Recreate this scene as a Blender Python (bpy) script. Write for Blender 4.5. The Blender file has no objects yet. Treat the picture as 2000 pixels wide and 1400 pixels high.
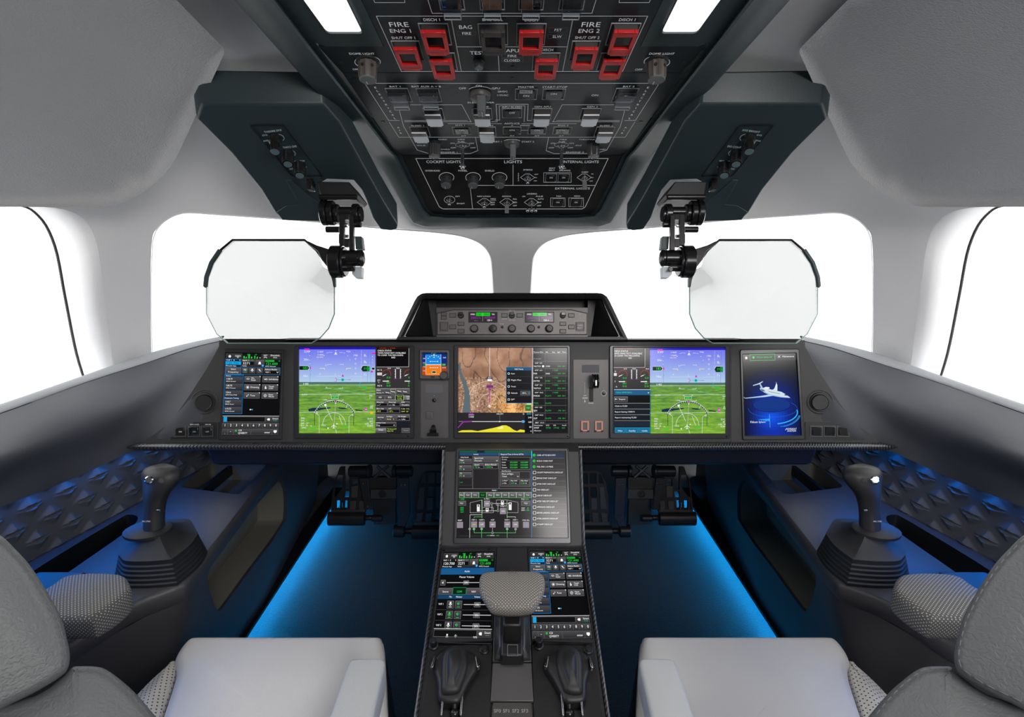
import bpy, bmesh, math, random
from math import pi, sin, cos, tan, atan2, sqrt, radians
from mathutils import Vector, Matrix, noise, geometry
random.seed(5)
scene = bpy.context.scene
COL = bpy.data.collections.new('cockpit'); scene.collection.children.link(COL)

# ------------------------------------------------------------------ camera frame
F = 1050.0                      # focal length in pixels of the 2000 x 1400 frame
TH = math.atan(250/1050)        # downward pitch
H = 1.30                        # eye height above the cockpit floor
CAM = Vector((0, 0, H))
RT = Vector((1, 0, 0)); UP = Vector((0, sin(TH), cos(TH))); FW = Vector((0, cos(TH), -sin(TH)))
def ray(px, py): return RT*((px-1000)/F) + UP*((700-py)/F) + FW
def W(px, py, d): return CAM + ray(px, py)*d
def Z(px, py, z):
    r = ray(px, py); return CAM + r*((z-H)/r.z)
def XW(px, py, x):
    r = ray(px, py); return CAM + r*(x/r.x)
def proj(p):
    q = p-CAM; d = q.dot(FW); return 1000+F*q.x/d, 700-F*q.dot(UP)/d
def mirx(s):
    return (lambda x: x) if s < 0 else (lambda x: 2000-x)

class Plane:
    def __init__(s, o, n, u=None):
        s.o = Vector(o); s.n = Vector(n).normalized()
        if (CAM-s.o).dot(s.n) < 0: s.n = -s.n
        u = Vector(u) if u is not None else RT
        s.u = (u - s.n*u.dot(s.n)).normalized(); s.v = s.n.cross(s.u)
    def hit(s, px, py, off=0.0):
        r = ray(px, py); o = s.o + s.n*off
        return CAM + r*((o-CAM).dot(s.n)/r.dot(s.n))
def plane3(a, b, c, u=None):
    return Plane(a, (b-a).cross(c-a), u)

# ------------------------------------------------------------------ materials
def s2l(c):
    return tuple((x/12.92 if x <= 0.04045 else ((x+0.055)/1.055)**2.4) for x in c)
def hexc(h):
    h = h.lstrip('#'); h = ''.join(q*2 for q in h) if len(h) == 3 else h; return tuple(int(h[i:i+2], 16)/255 for i in (0, 2, 4))
MATS = {}
def mat(name, col=(.5,.5,.5), rough=.5, metal=0.0, bump=0.0, bscale=200.0, spec=.5, emis=None, estr=1.0, detail=2.0, var=0.0, coat=0.0, btype='noise', sheen=0.0):
    if name in MATS: return MATS[name]
    m = bpy.data.materials.new(name); m.use_nodes = True; nt = m.node_tree; N = nt.nodes; L = nt.links
    b = N['Principled BSDF']
    b.inputs['Base Color'].default_value = (*col, 1); b.inputs['Roughness'].default_value = rough
    b.inputs['Metallic'].default_value = metal; b.inputs['Specular IOR Level'].default_value = spec
    b.inputs['Coat Weight'].default_value = coat; b.inputs['Sheen Weight'].default_value = sheen
    if emis is not None:
        b.inputs['Emission Color'].default_value = (*emis, 1); b.inputs['Emission Strength'].default_value = estr
    tc = N.new('ShaderNodeTexCoord')
    if bump > 0:
        if btype == 'leather':
            t = N.new('ShaderNodeTexVoronoi'); t.feature = 'SMOOTH_F1'; t.inputs['Scale'].default_value = bscale; out = t.outputs['Distance']
            nz = N.new('ShaderNodeTexNoise'); nz.inputs['Scale'].default_value = bscale*.5
            mixv = N.new('ShaderNodeVectorMath'); mixv.operation = 'MULTIPLY_ADD'
            mixv.inputs[1].default_value = (.012, .012, .012); L.new(tc.outputs['Object'], nz.inputs['Vector'])
            L.new(nz.outputs['Color'], mixv.inputs[0]); L.new(tc.outputs['Object'], mixv.inputs[2]); L.new(mixv.outputs[0], t.inputs['Vector'])
        else:
            t = N.new('ShaderNodeTexNoise'); t.inputs['Scale'].default_value = bscale; t.inputs['Detail'].default_value = detail; out = t.outputs['Fac']
            L.new(tc.outputs['Object'], t.inputs['Vector'])
        bp = N.new('ShaderNodeBump'); bp.inputs['Strength'].default_value = bump; bp.inputs['Distance'].default_value = .002
        L.new(out, bp.inputs['Height']); L.new(bp.outputs['Normal'], b.inputs['Normal'])
    if var > 0:
        t = N.new('ShaderNodeTexNoise'); t.inputs['Scale'].default_value = bscale*.35; t.inputs['Detail'].default_value = 4
        L.new(tc.outputs['Object'], t.inputs['Vector'])
        cr = N.new('ShaderNodeValToRGB'); cr.color_ramp.elements[0].position = .3; cr.color_ramp.elements[1].position = .7
        cr.color_ramp.elements[0].color = (*[c*(1-var) for c in col], 1); cr.color_ramp.elements[1].color = (*[min(1, c*(1+var)) for c in col], 1)
        L.new(t.outputs['Fac'], cr.inputs['Fac']); L.new(cr.outputs['Color'], b.inputs['Base Color'])
    MATS[name] = m; return m
def mat_attr(name, emission=False, rough=.5, spec=.5, strength=1.0):
    if name in MATS: return MATS[name]
    m = bpy.data.materials.new(name); m.use_nodes = True; nt = m.node_tree; N = nt.nodes; L = nt.links
    b = N['Principled BSDF']; a = N.new('ShaderNodeAttribute'); a.attribute_name = 'Col'
    b.inputs['Roughness'].default_value = rough; b.inputs['Specular IOR Level'].default_value = spec
    if emission:
        b.inputs['Base Color'].default_value = (.004, .004, .005, 1)
        L.new(a.outputs['Color'], b.inputs['Emission Color']); b.inputs['Emission Strength'].default_value = strength
    else:
        L.new(a.outputs['Color'], b.inputs['Base Color']); L.new(a.outputs['Color'], b.inputs['Emission Color']); b.inputs['Emission Strength'].default_value = strength
    MATS[name] = m; return m
def mat_glass(name, tint=(1,1,1), gloss=.06, rough=.0):
    if name in MATS: return MATS[name]
    m = bpy.data.materials.new(name); m.use_nodes = True; nt = m.node_tree; N = nt.nodes; L = nt.links
    for n in list(N):
        if n.type == 'BSDF_PRINCIPLED': N.remove(n)
    out = [n for n in N if n.type == 'OUTPUT_MATERIAL'][0]
    tr = N.new('ShaderNodeBsdfTransparent'); tr.inputs['Color'].default_value = (*tint, 1)
    gl = N.new('ShaderNodeBsdfGlossy'); gl.inputs['Roughness'].default_value = rough
    lw = N.new('ShaderNodeLayerWeight'); lw.inputs['Blend'].default_value = .25
    ma = N.new('ShaderNodeMath'); ma.operation = 'MULTIPLY_ADD'; ma.inputs[1].default_value = .5; ma.inputs[2].default_value = gloss
    L.new(lw.outputs['Fresnel'], ma.inputs[0]) ; mx = N.new('ShaderNodeMixShader')
    ma.inputs[1].default_value = .35
    L.new(ma.outputs[0], mx.inputs['Fac']); L.new(tr.outputs[0], mx.inputs[1]); L.new(gl.outputs[0], mx.inputs[2]); L.new(mx.outputs[0], out.inputs['Surface'])
    MATS[name] = m; return m
def mat_dots(name, base, dot, pitch, rad, rough=.7, plane='XY', rot=0.0, bump=0.0):
    """fine woven / perforated dots in a staggered lattice, in object space"""
    if name in MATS: return MATS[name]
    m = bpy.data.materials.new(name); m.use_nodes = True; nt = m.node_tree; N = nt.nodes; L = nt.links
    b = N['Principled BSDF']; b.inputs['Roughness'].default_value = rough
    tc = N.new('ShaderNodeTexCoord'); mp = N.new('ShaderNodeMapping'); L.new(tc.outputs['Object'], mp.inputs['Vector'])
    mp.inputs['Rotation'].default_value = (0 if plane == 'XY' else pi/2, 0, rot) if plane != 'YZ' else (0, pi/2, rot)
    mp.inputs['Scale'].default_value = (1/pitch,)*3
    ge = N.new('ShaderNodeNewGeometry'); ab = N.new('ShaderNodeVectorMath'); ab.operation = 'ABSOLUTE'; L.new(ge.outputs['True Normal'], ab.inputs[0])
    sn = N.new('ShaderNodeSeparateXYZ'); L.new(ab.outputs[0], sn.inputs[0])
    def mth(op, a_, b_, c_=None):
        q = N.new('ShaderNodeMath'); q.operation = op
        for i, z in enumerate((a_, b_)):
            if isinstance(z, (int, float)): q.inputs[i].default_value = z
            else: L.new(z, q.inputs[i])
        return q.outputs[0]
    wz = mth('GREATER_THAN', sn.outputs[2], .62); wx = mth('MULTIPLY', mth('GREATER_THAN', sn.outputs[0], sn.outputs[1]), mth('SUBTRACT', 1.0, wz)); wy = mth('SUBTRACT', mth('SUBTRACT', 1.0, wz), wx)
    facs = []
    for off in ((0,0,0), (.5,.5,.5)):
        ad = N.new('ShaderNodeVectorMath'); ad.operation = 'ADD'; ad.inputs[1].default_value = off; L.new(mp.outputs[0], ad.inputs[0])
        fr = N.new('ShaderNodeVectorMath'); fr.operation = 'FRACTION'; L.new(ad.outputs[0], fr.inputs[0])
        sb = N.new('ShaderNodeVectorMath'); sb.operation = 'SUBTRACT'; sb.inputs[1].default_value = (.5,.5,.5); L.new(fr.outputs[0], sb.inputs[0])
        for msk, wgt in (((1,1,0), wz), ((1,0,1), wy), ((0,1,1), wx)):
            ml = N.new('ShaderNodeVectorMath'); ml.operation = 'MULTIPLY'; ml.inputs[1].default_value = msk; L.new(sb.outputs[0], ml.inputs[0])
            ln = N.new('ShaderNodeVectorMath'); ln.operation = 'LENGTH'; L.new(ml.outputs[0], ln.inputs[0])
            lt = mth('LESS_THAN', ln.outputs['Value'], rad); facs.append(mth('MULTIPLY', lt, wgt))
    acc = facs[0]
    for q in facs[1:]: acc = mth('MAXIMUM', acc, q)
    mxm = acc.node
    mx = N.new('ShaderNodeMix'); mx.data_type = 'RGBA'; L.new(mxm.outputs[0], mx.inputs['Factor'])
    mx.inputs['A'].default_value = (*base, 1); mx.inputs['B'].default_value = (*dot, 1); L.new(mx.outputs['Result'], b.inputs['Base Color'])
    MATS[name] = m; return m
def mat_carbon(name):
    m = bpy.data.materials.new(name); m.use_nodes = True; nt = m.node_tree; N = nt.nodes; L = nt.links
    b = N['Principled BSDF']; b.inputs['Roughness'].default_value = .28; b.inputs['Coat Weight'].default_value = .5
    tc = N.new('ShaderNodeTexCoord'); mp = N.new('ShaderNodeMapping'); mp.inputs['Rotation'].default_value = (0, 0, radians(35))
    L.new(tc.outputs['Object'], mp.inputs['Vector'])
    wv = N.new('ShaderNodeTexWave'); wv.inputs['Scale'].default_value = 55; wv.bands_direction = 'X'; L.new(mp.outputs[0], wv.inputs['Vector'])
    cr = N.new('ShaderNodeValToRGB'); cr.color_ramp.elements[0].color = (.004,.004,.005,1); cr.color_ramp.elements[1].color = (.05,.05,.055,1)
    L.new(wv.outputs['Fac'], cr.inputs['Fac']); L.new(cr.outputs['Color'], b.inputs['Base Color'])
    bp = N.new('ShaderNodeBump'); bp.inputs['Strength'].default_value = .5; bp.inputs['Distance'].default_value = .001
    L.new(wv.outputs['Fac'], bp.inputs['Height']); L.new(bp.outputs['Normal'], b.inputs['Normal'])
    MATS[name] = m; return m

# ------------------------------------------------------------------ mesh builder
class MB:
    def __init__(s): s.v = []; s.f = []; s.m = []; s.c = []; s.smooth = []
    def add(s, verts, faces, mi=0, sm=True, col=None):
        b = len(s.v); s.v.extend([Vector(p) for p in verts])
        for f in faces:
            s.f.append(tuple(i+b for i in f)); s.m.append(mi); s.smooth.append(sm); s.c.append(col)
        return b
    def loft(s, rings, closed=True, caps=(False, False), mi=0):
        n = len(rings[0]); vs = [p for r in rings for p in r]; fs = []
        for i in range(len(rings)-1):
            for j in range(n if closed else n-1):
                k = (j+1) % n; fs.append((i*n+j, i*n+k, (i+1)*n+k, (i+1)*n+j))
        if caps[0]: fs.append(tuple(range(n))[::-1])
        if caps[1]: fs.append(tuple((len(rings)-1)*n+j for j in range(n)))
        s.add(vs, fs, mi)
    def prism(s, pts, vec, mi=0, side_mi=None):
        n = len(pts); a = [Vector(p) for p in pts]; b = [p+Vector(vec) for p in a]
        s.add(a+b, [tuple(range(n))], mi); k = len(s.v)-2*n
        s.f.append(tuple(k+n+j for j in range(n))[::-1]); s.m.append(mi if side_mi is None else side_mi); s.smooth.append(True); s.c.append(None)
        for j in range(n):
            q = (j+1) % n; s.f.append((k+j, k+q, k+n+q, k+n+j)); s.m.append(mi if side_mi is None else side_mi); s.smooth.append(True); s.c.append(None)
    def box(s, o, u, v, n, w, h, d, mi=0, taper=1.0):
        """box on point o: spans w along u, h along v (centred), d along n (from 0)"""
        o = Vector(o); vs = []
        for dz, t in ((0, 1.0), (d, taper)):
            for a, b in ((-1,-1), (1,-1), (1,1), (-1,1)): vs.append(o + u*(a*w/2*t) + v*(b*h/2*t) + n*dz)
        s.add(vs, [(0,3,2,1), (4,5,6,7), (0,1,5,4), (1,2,6,5), (2,3,7,6), (3,0,4,7)], mi)
    def frame_box(s, o, u, v, n, w, h, t, d, mi=0):
        for su in (-1, 1): s.box(o+u*(su*(w-t)/2), u, v, n, t, h, d, mi)
        for sv in (-1, 1): s.box(o+v*(sv*(h-t)/2), u, v, n, w-2*t, t, d, mi)
    def lathe(s, o, n, prof, seg=20, mi=0, ribs=0, ribd=0.0, u=None):
        n = Vector(n).normalized(); u = Vector(u) if u is not None else (Vector((1,0,0)) if abs(n.x) < .8 else Vector((0,1,0)))
        u = (u-n*u.dot(n)).normalized(); v = n.cross(u); o = Vector(o); rings = []
        for r, h in prof:
            ring = []
            for k in range(seg):
                a = 2*pi*k/seg; rr = r*(1-(ribd if ribs and (k*ribs//seg*2) % 2 == 0 and (k % max(1, seg//ribs)) < max(1, seg//ribs)/2 else 0))
                ring.append(o + n*h + u*(cos(a)*rr) + v*(sin(a)*rr))
            rings.append(ring)
        s.loft(rings, True, (True, True), mi)
    def tube(s, pts, r, seg=10, mi=0, rad=None, caps=True):
        pts = [Vector(p) for p in pts]; rings = []; prev = None
        for i, p in enumerate(pts):
            t = (pts[min(i+1, len(pts)-1)]-pts[max(i-1, 0)]).normalized()
            if prev is None:
                u = t.cross(Vector((0,0,1)));
                if u.length < .05: u = t.cross(Vector((0,1,0)))
            else: u = prev - t*prev.dot(t)
            u.normalize(); prev = u; w = t.cross(u); rr = rad[i] if rad else r
            rings.append([p + u*(cos(2*pi*k/seg)*rr) + w*(sin(2*pi*k/seg)*rr) for k in range(seg)])
        s.loft(rings, True, (caps, caps), mi)
    def sphere(s, o, r, seg=14, mi=0, n=(0,0,1), sc=1.0):
        prof = [(max(r*sin(pi*k/8), 1e-5), -r*cos(pi*k/8)*sc) for k in range(9)]
        s.lathe(o, n, prof, seg, mi)
    def build(s, name, mats, parent=None, loc=None, bev=0.0, ang=35, seg=2, label=None, recalc=True, sub=0, solid=0.0):
        if not isinstance(mats, (list, tuple)): mats = [mats]
        base = parent_loc(parent) if parent is not None else Vector((0,0,0))
        if loc is not None: base = Vector(loc)
        elif parent is None and s.v:
            xs = [p.x for p in s.v]; ys = [p.y for p in s.v]; zs = [p.z for p in s.v]
            base = Vector(((min(xs)+max(xs))/2, (min(ys)+max(ys))/2, min(zs)))
        me = bpy.data.meshes.new(name); me.from_pydata([p-base for p in s.v], [], s.f)
        for m in mats: me.materials.append(m)
        me.polygons.foreach_set('material_index', s.m); me.polygons.foreach_set('use_smooth', s.smooth)
        if any(c is not None for c in s.c):
            at = me.color_attributes.new('Col', 'FLOAT_COLOR', 'CORNER'); buf = []
            for f, c in zip(s.f, s.c):
                if c is None: buf += [0,0,0,1]*len(f)
                elif len(c) == len(f) and isinstance(c[0], (tuple, list)):
                    for q in c: buf += [*q, 1]
                else: buf += [*c, 1]*len(f)
            at.data.foreach_set('color', buf)
        if recalc:
            bm = bmesh.new(); bm.from_mesh(me); bmesh.ops.recalc_face_normals(bm, faces=bm.faces); bm.to_mesh(me); bm.free()
        me.update(); me.set_sharp_from_angle(angle=radians(ang))
        o = bpy.data.objects.new(name, me); COL.objects.link(o)
        if solid:
            md = o.modifiers.new('thickness', 'SOLIDIFY'); md.thickness = solid; md.offset = 0
        if bev > 0:
            md = o.modifiers.new('bevel', 'BEVEL'); md.width = bev; md.segments = seg; md.limit_method = 'ANGLE'; md.angle_limit = radians(32); md.harden_normals = False
        if sub:
            md = o.modifiers.new('sub', 'SUBSURF'); md.levels = sub; md.render_levels = sub
        if parent is not None: o.parent = parent; o.location = base-parent_loc(parent)
        else: o.location = base
        if label: o['label'] = label
        LOC[o.name] = base
        return o
LOC = {}
def parent_loc(o): return LOC.get(o.name, Vector((0,0,0)))
def thing(name, label, cat, loc, group=None):
    o = bpy.data.objects.new(name, None); COL.objects.link(o); o.empty_display_size = .05
    o.location = loc; LOC[o.name] = Vector(loc); o['label'] = label; o['category'] = cat
    if group: o['group'] = group
    return o
def tag(o, label, cat, group=None):
    o['label'] = label; o['category'] = cat
    if group: o['group'] = group
    return o
def struct(o): o['kind'] = 'structure'; return o

# ------------------------------------------------------------------ generic shapes
def inpoly(x, y, P):
    r = False; j = len(P)-1
    for i in range(len(P)):
        if (P[i][1] > y) != (P[j][1] > y) and x < (P[j][0]-P[i][0])*(y-P[i][1])/(P[j][1]-P[i][1])+P[i][0]: r = not r
        j = i
    return r
def smooth_poly(pts, n=6, closed=True):
    """Catmull-Rom through 2D/3D points"""
    P = [Vector(p) for p in pts]; out = []; N = len(P)
    for i in range(N if closed else N-1):
        if closed: a, b, c, d = P[(i-1) % N], P[i], P[(i+1) % N], P[(i+2) % N]
        else: a, b, c, d = P[max(i-1, 0)], P[i], P[i+1], P[min(i+2, N-1)]
        for k in range(n):
            t = k/n; out.append(.5*((2*b)+(c-a)*t+(2*a-5*b+4*c-d)*t*t+(3*b-3*c+d-a)*t**3))
    if not closed: out.append(P[-1])
    return out
def round_poly(pts, rad, n=5):
    """2D polygon with rounded corners; rad scalar or list"""
    P = [Vector(p) for p in pts]; out = []; N = len(P)
    for i in range(N):
        a, b, c = P[i-1], P[i], P[(i+1) % N]; r = rad[i] if isinstance(rad, (list, tuple)) else rad
        u = (a-b); w = (c-b); lu, lw = u.length, w.length
        if r <= 0 or lu < 1e-9 or lw < 1e-9: out.append(b); continue
        r = min(r, lu*.48, lw*.48); p0 = b+u/lu*r; p1 = b+w/lw*r
        for k in range(n+1):
            t = k/n; out.append(p0*(1-t)**2 + b*(2*t*(1-t)) + p1*t*t)
    return out
def resample(pts, step):
    out = []; N = len(pts)
    for i in range(N):
        a, b = Vector(pts[i]), Vector(pts[(i+1) % N]); k = max(1, int((b-a).length/step))
        for j in range(k): out.append(a.lerp(b, j/k))
    return out
def tri_region(outer, holes, step, extra=()):
    """triangulate 2D region with holes and interior grid; returns verts2d, tris"""
    verts = []; edges = []
    for loop in [outer]+list(holes):
        lp = resample([Vector((p[0], p[1])) for p in loop], step); b = len(verts); verts += lp
        edges += [(b+i, b+(i+1) % len(lp)) for i in range(len(lp))]
    x0 = min(v.x for v in verts); x1 = max(v.x for v in verts); y0 = min(v.y for v in verts); y1 = max(v.y for v in verts)
    bv = list(verts); y = y0+step*.5; row = 0
    cell = {}
    for v in bv: cell.setdefault((int(v.x//step), int(v.y//step)), []).append(v)
    while y < y1:
        x = x0+step*(.5 if row % 2 else .99)
        while x < x1:
            if inpoly(x, y, outer) and not any(inpoly(x, y, h) for h in holes):
                cx, cy = int(x//step), int(y//step); ok = True
                for i in (-1,0,1):
                    for j in (-1,0,1):
                        for v in cell.get((cx+i, cy+j), ()):
                            if (v.x-x)**2+(v.y-y)**2 < (step*.45)**2: ok = False
                if ok: verts.append(Vector((x, y)))
            x += step
        y += step*.87; row += 1
    V, E, FF, _, _, _ = geometry.delaunay_2d_cdt(verts, edges, [], 0, 1e-6)
    T = []
    for f in FF:
        cx = sum(V[i].x for i in f)/len(f); cy = sum(V[i].y for i in f)/len(f)
        if inpoly(cx, cy, outer) and not any(inpoly(cx, cy, h) for h in holes): T.append(tuple(f))
    return V, T
def inset(P, N, d):
    """inset a planar closed 3D loop by d towards its inside (N = plane normal)"""
    n = len(P); c = sum(P, Vector((0,0,0)))/n; area = sum(((P[i]-c).cross(P[(i+1) % n]-c)).dot(N) for i in range(n)); sg = 1 if area > 0 else -1
    out = []
    for i in range(n):
        t1 = (P[i]-P[i-1]); t2 = (P[(i+1) % n]-P[i])
        t1 = t1.normalized() if t1.length > 1e-9 else t2.normalized(); t2 = t2.normalized() if t2.length > 1e-9 else t1
        n1 = N.cross(t1)*sg; n2 = N.cross(t2)*sg; m = n1+n2
        m = m.normalized() if m.length > 1e-6 else n1
        out.append(P[i]+m*(d/max(.5, m.dot(n1))))
    return out
def pillow(mb, P, N, thick, r, dome=0.0, back=True, mi=0, rings=6):
    """padded slab: outline P is its widest line, top bulges along N"""
    P = [Vector(p) for p in P]; N = Vector(N).normalized(); R = []
    if back:
        R.append([p-N*thick for p in inset(P, N, r*.9)]); R.append([p-N*(thick-r*.3) for p in inset(P, N, r*.25)])
        if thick > 2*r: R.append([p-N*(thick-r) for p in P])
    else: R.append([p-N*thick for p in P])
    for k in range(rings+1):
        a = pi/2*k/rings; R.append([p-N*(r*(1-sin(a))) for p in inset(P, N, r*(1-cos(a)))])
    top = R[-1]; c = sum(top, Vector((0,0,0)))/len(top)
    for q in (.93, .82, .7, .56, .42, .28, .14, .04):
        R.append([c+(p-c)*q+N*(dome*(1-q*q)) for p in top])
    mb.loft(R, True, (True, True), mi)

# ------------------------------------------------------------------ glyph cache and flat drawing
GL = {}
def glyph(ch):
    if ch in GL: return GL[ch]
    cu = bpy.data.curves.new('g', 'FONT'); cu.body = ch; cu.size = 1.0; cu.resolution_u = 2
    o = bpy.data.objects.new('g', cu); COL.objects.link(o); dg = bpy.context.evaluated_depsgraph_get(); dg.update()
    me = o.evaluated_get(dg).to_mesh(); vs = [(v.co.x, v.co.y) for v in me.vertices]; fs = [tuple(p.vertices) for p in me.polygons]
    cu.body = '.'+ch+'.'; dg.update(); me2 = o.evaluated_get(dg).to_mesh(); w2 = max([v.co.x for v in me2.vertices] or [0])
    cu.body = '..'; dg.update(); me3 = o.evaluated_get(dg).to_mesh(); w3 = max([v.co.x for v in me3.vertices] or [0])
    adv = w2-w3; bpy.data.objects.remove(o); bpy.data.curves.remove(cu); GL[ch] = (vs, fs, adv); return GL[ch]
CAPH = [None]
def caph():
    if CAPH[0] is None: CAPH[0] = max(v[1] for v in glyph('H')[0])
    return CAPH[0]

class Draw:
    """flat coloured shapes laid on a surface; fn(x, y, off) -> world point, y runs down"""
    def __init__(s, fn, eps=.00025, base=.0): s.fn = fn; s.mb = MB(); s.eps = eps; s.base = base; s.clip = None
    def _p(s, x, y, l): return s.fn(x, y, s.base+s.eps*l)
    def col(s, c): return s2l(hexc(c)) if isinstance(c, str) else c
    def poly(s, pts, c, l=1):
        s.mb.add([s._p(x, y, l) for x, y in pts], [tuple(range(len(pts)))], 0, False, s.col(c))
    def rect(s, x0, y0, x1, y1, c, l=1): s.poly([(x0,y0), (x1,y0), (x1,y1), (x0,y1)], c, l)
    def vgrad(s, x0, y0, x1, y1, c0, c1, l=1):
        a, b = s.col(c0), s.col(c1)
        s.mb.add([s._p(*p, l) for p in ((x0,y0), (x1,y0), (x1,y1), (x0,y1))], [(0,1,2,3)], 0, False, (a, a, b, b))
    def box(s, x0, y0, x1, y1, c, t=1.0, l=2):
        s.rect(x0,y0,x1,y0+t,c,l); s.rect(x0,y1-t,x1,y1,c,l); s.rect(x0,y0+t,x0+t,y1-t,c,l); s.rect(x1-t,y0+t,x1,y1-t,c,l)
    def line(s, pts, c, t=1.0, l=2, closed=False):
        n = len(pts)
        for i in range(n if closed else n-1):
            a = pts[i]; b = pts[(i+1) % n]; dx, dy = b[0]-a[0], b[1]-a[1]; q = math.hypot(dx, dy)
            if q < 1e-6: continue
            nx, ny = -dy/q*t/2, dx/q*t/2; ex, ey = dx/q*t*.3, dy/q*t*.3
            s.poly([(a[0]+nx-ex, a[1]+ny-ey), (b[0]+nx+ex, b[1]+ny+ey), (b[0]-nx+ex, b[1]-ny+ey), (a[0]-nx-ex, a[1]-ny-ey)], c, l)
    def arc(s, cx, cy, rx, a0, a1, c, t=1.0, l=2, ry=None, n=20):
        ry = rx if ry is None else ry
        s.line([(cx+rx*cos(radians(a0+(a1-a0)*k/n)), cy-ry*sin(radians(a0+(a1-a0)*k/n))) for k in range(n+1)], c, t, l)
    def disc(s, cx, cy, r, c, l=2, n=14, ry=None):
        ry = r if ry is None else ry
        s.poly([(cx+r*cos(2*pi*k/n), cy+ry*sin(2*pi*k/n)) for k in range(n)], c, l)
    def text(s, x, y, t, h, c='#ffffff', w=None, al='l', l=3, slant=0.0):
        """y is the cap-height middle; h cap height; w forces the total width"""
        k = h/caph(); adv = sum(glyph(q)[2] if q != ' ' else .28 for q in t); sx = k if w is None else w/max(adv, .01)
        if w is None: w = adv*k
        X = x if al == 'l' else (x-w/2 if al == 'c' else x-w); cc = s.col(c)
        for q in t:
            if q == ' ': X += .28*sx; continue
            vs, fs, ad = glyph(q)
            s.mb.add([s._p(X+vx*sx+slant*vy*k, y+h/2-vy*k, l) for vx, vy in vs], fs, 0, False, cc); X += ad*sx
    def ptext(s, pl, px, py, t, h, w, c='#d4d6d8', al='c', off=.0004, mirror=False, shear=0.0, rot=0.0):
        """text lying in plane pl, centred on pixel px, py, about w by h pixels large"""
        o = pl.hit(px, py, s.base+off); d = (o-CAM).dot(FW); ku = d/F
        q = proj(o+pl.v*.01); kv = .01/max(1e-6, math.hypot(q[0]-px, q[1]-py))
        kk = h/caph()*kv; adv = sum(glyph(g)[2] if g != ' ' else .28 for g in t); sx = w*ku/max(adv, .01); X = -w*ku/2; cc = s.col(c); sg = -1 if mirror else 1
        for g in t:
            if g == ' ': X += .28*sx; continue
            vs, fs, ad = glyph(g)
            s.mb.add([o+pl.u*(sg*(X+vx*sx))+pl.v*(vy*kk-h*kv/2) for vx, vy in vs], fs, 0, False, cc); X += ad*sx
    def into(s, mb, mi=1):
        b = len(mb.v); mb.v += s.mb.v; mb.f += [tuple(i+b for i in f) for f in s.mb.f]; mb.m += [mi]*len(s.mb.f); mb.c += s.mb.c; mb.smooth += s.mb.smooth
    def build(s, name, m, parent, **k):
        return s.mb.build(name, m, parent, recalc=False, **k) if s.mb.f else None

def crop(pl, x0, y0, sc):
    return lambda x, y, off: pl.hit(x0+x/sc, y0+y/sc, off)
def homog(src, dst):
    """projective map from 4 src to 4 dst 2D points"""
    A = []; B = []
    for (x, y), (u, v) in zip(src, dst):
        A.append([x, y, 1, 0, 0, 0, -u*x, -u*y]); B.append(u); A.append([0, 0, 0, x, y, 1, -v*x, -v*y]); B.append(v)
    n = 8; M = [r+[b] for r, b in zip(A, B)]
    for i in range(n):
        p = max(range(i, n), key=lambda r: abs(M[r][i])); M[i], M[p] = M[p], M[i]
        for r in range(n):
            if r != i:
                q = M[r][i]/M[i][i]; M[r] = [a-q*b for a, b in zip(M[r], M[i])]
    h = [M[i][n]/M[i][i] for i in range(n)]
    return lambda x, y: ((h[0]*x+h[1]*y+h[2])/(h[6]*x+h[7]*y+1), (h[3]*x+h[4]*y+h[5])/(h[6]*x+h[7]*y+1))
def quadmap(pl, corners, w, h):
    g = homog([(0,0), (w,0), (w,h), (0,h)], corners)
    return lambda x, y, off: pl.hit(*g(x, y), off)
# ------------------------------------------------------------------ common materials
M_LINER = mat('headliner', (.82,.82,.825), .75, bump=.25, bscale=700)
M_PAD = mat('padded leather', (.46,.465,.47), .6, bump=.55, bscale=330, btype='leather')
M_SEAT = mat('seat leather pale', (.60,.585,.575), .45, bump=.12, bscale=420, btype='leather')
M_BACK = mat('seat leather grey', (.098,.103,.106), .5, bump=.3, bscale=300, btype='leather')
M_STITCH = mat('stitch', (.12,.12,.125), .8)
M_TEAL = mat('console teal', (.024,.040,.045), .42, bump=.12, bscale=900)
M_BLACK = mat('black plastic', (.008,.008,.009), .45, bump=.06, bscale=900)
M_GLOSSB = mat('black metal', (.014,.013,.013), .22, metal=.3, spec=.7)
M_PANEL = mat('panel charcoal', (.03,.03,.032), .5, bump=.12, bscale=1500)
M_PLATE = mat('plate grey', (.105,.10,.10), .42, metal=.3, bump=.05, bscale=1500)
M_BEZEL = mat('bezel', (.045,.046,.05), .3, metal=.4)
M_RUBBER = mat('rubber', (.012,.012,.013), .55)
M_CONSOLE = mat('side console', (.055,.052,.055), .42, bump=.08, bscale=1500)
M_BEIGE = mat('olive liner', (.20,.19,.155), .6)
M_WING = mat('dash wing', (.058,.062,.072), .68, bump=.05, bscale=1500, spec=.25)
M_SILL = mat('sill grey', (.30,.31,.325), .8, bump=.08, bscale=900, spec=.1)
M_CARPET = mat('carpet', (.0125,.013,.017), .95, bump=1.0, bscale=420, detail=4, var=.45, sheen=.2)
M_CHROME = mat('chrome', (.55,.55,.56), .15, metal=1.0)
M_GLASSB = mat('dark glass', (.01,.012,.014), .08, spec=.6)
M_KNOB = mat('knob grey', (.075,.07,.068), .45)
M_KNOBB = mat('knob black', (.012,.012,.012), .25)
M_KNOBT = mat('knob cap', (.12,.13,.135), .45)
M_RED = mat('guard red', (.58,.01,.012), .35)
M_PINK = mat('guard salmon', (.72,.30,.22), .5)
M_WHITEL = mat('guard white', (.80,.84,.88), .35)
M_OVPL = mat('overhead plate', (.010,.016,.020), .40, bump=.04, bscale=2000, spec=.28)
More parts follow.
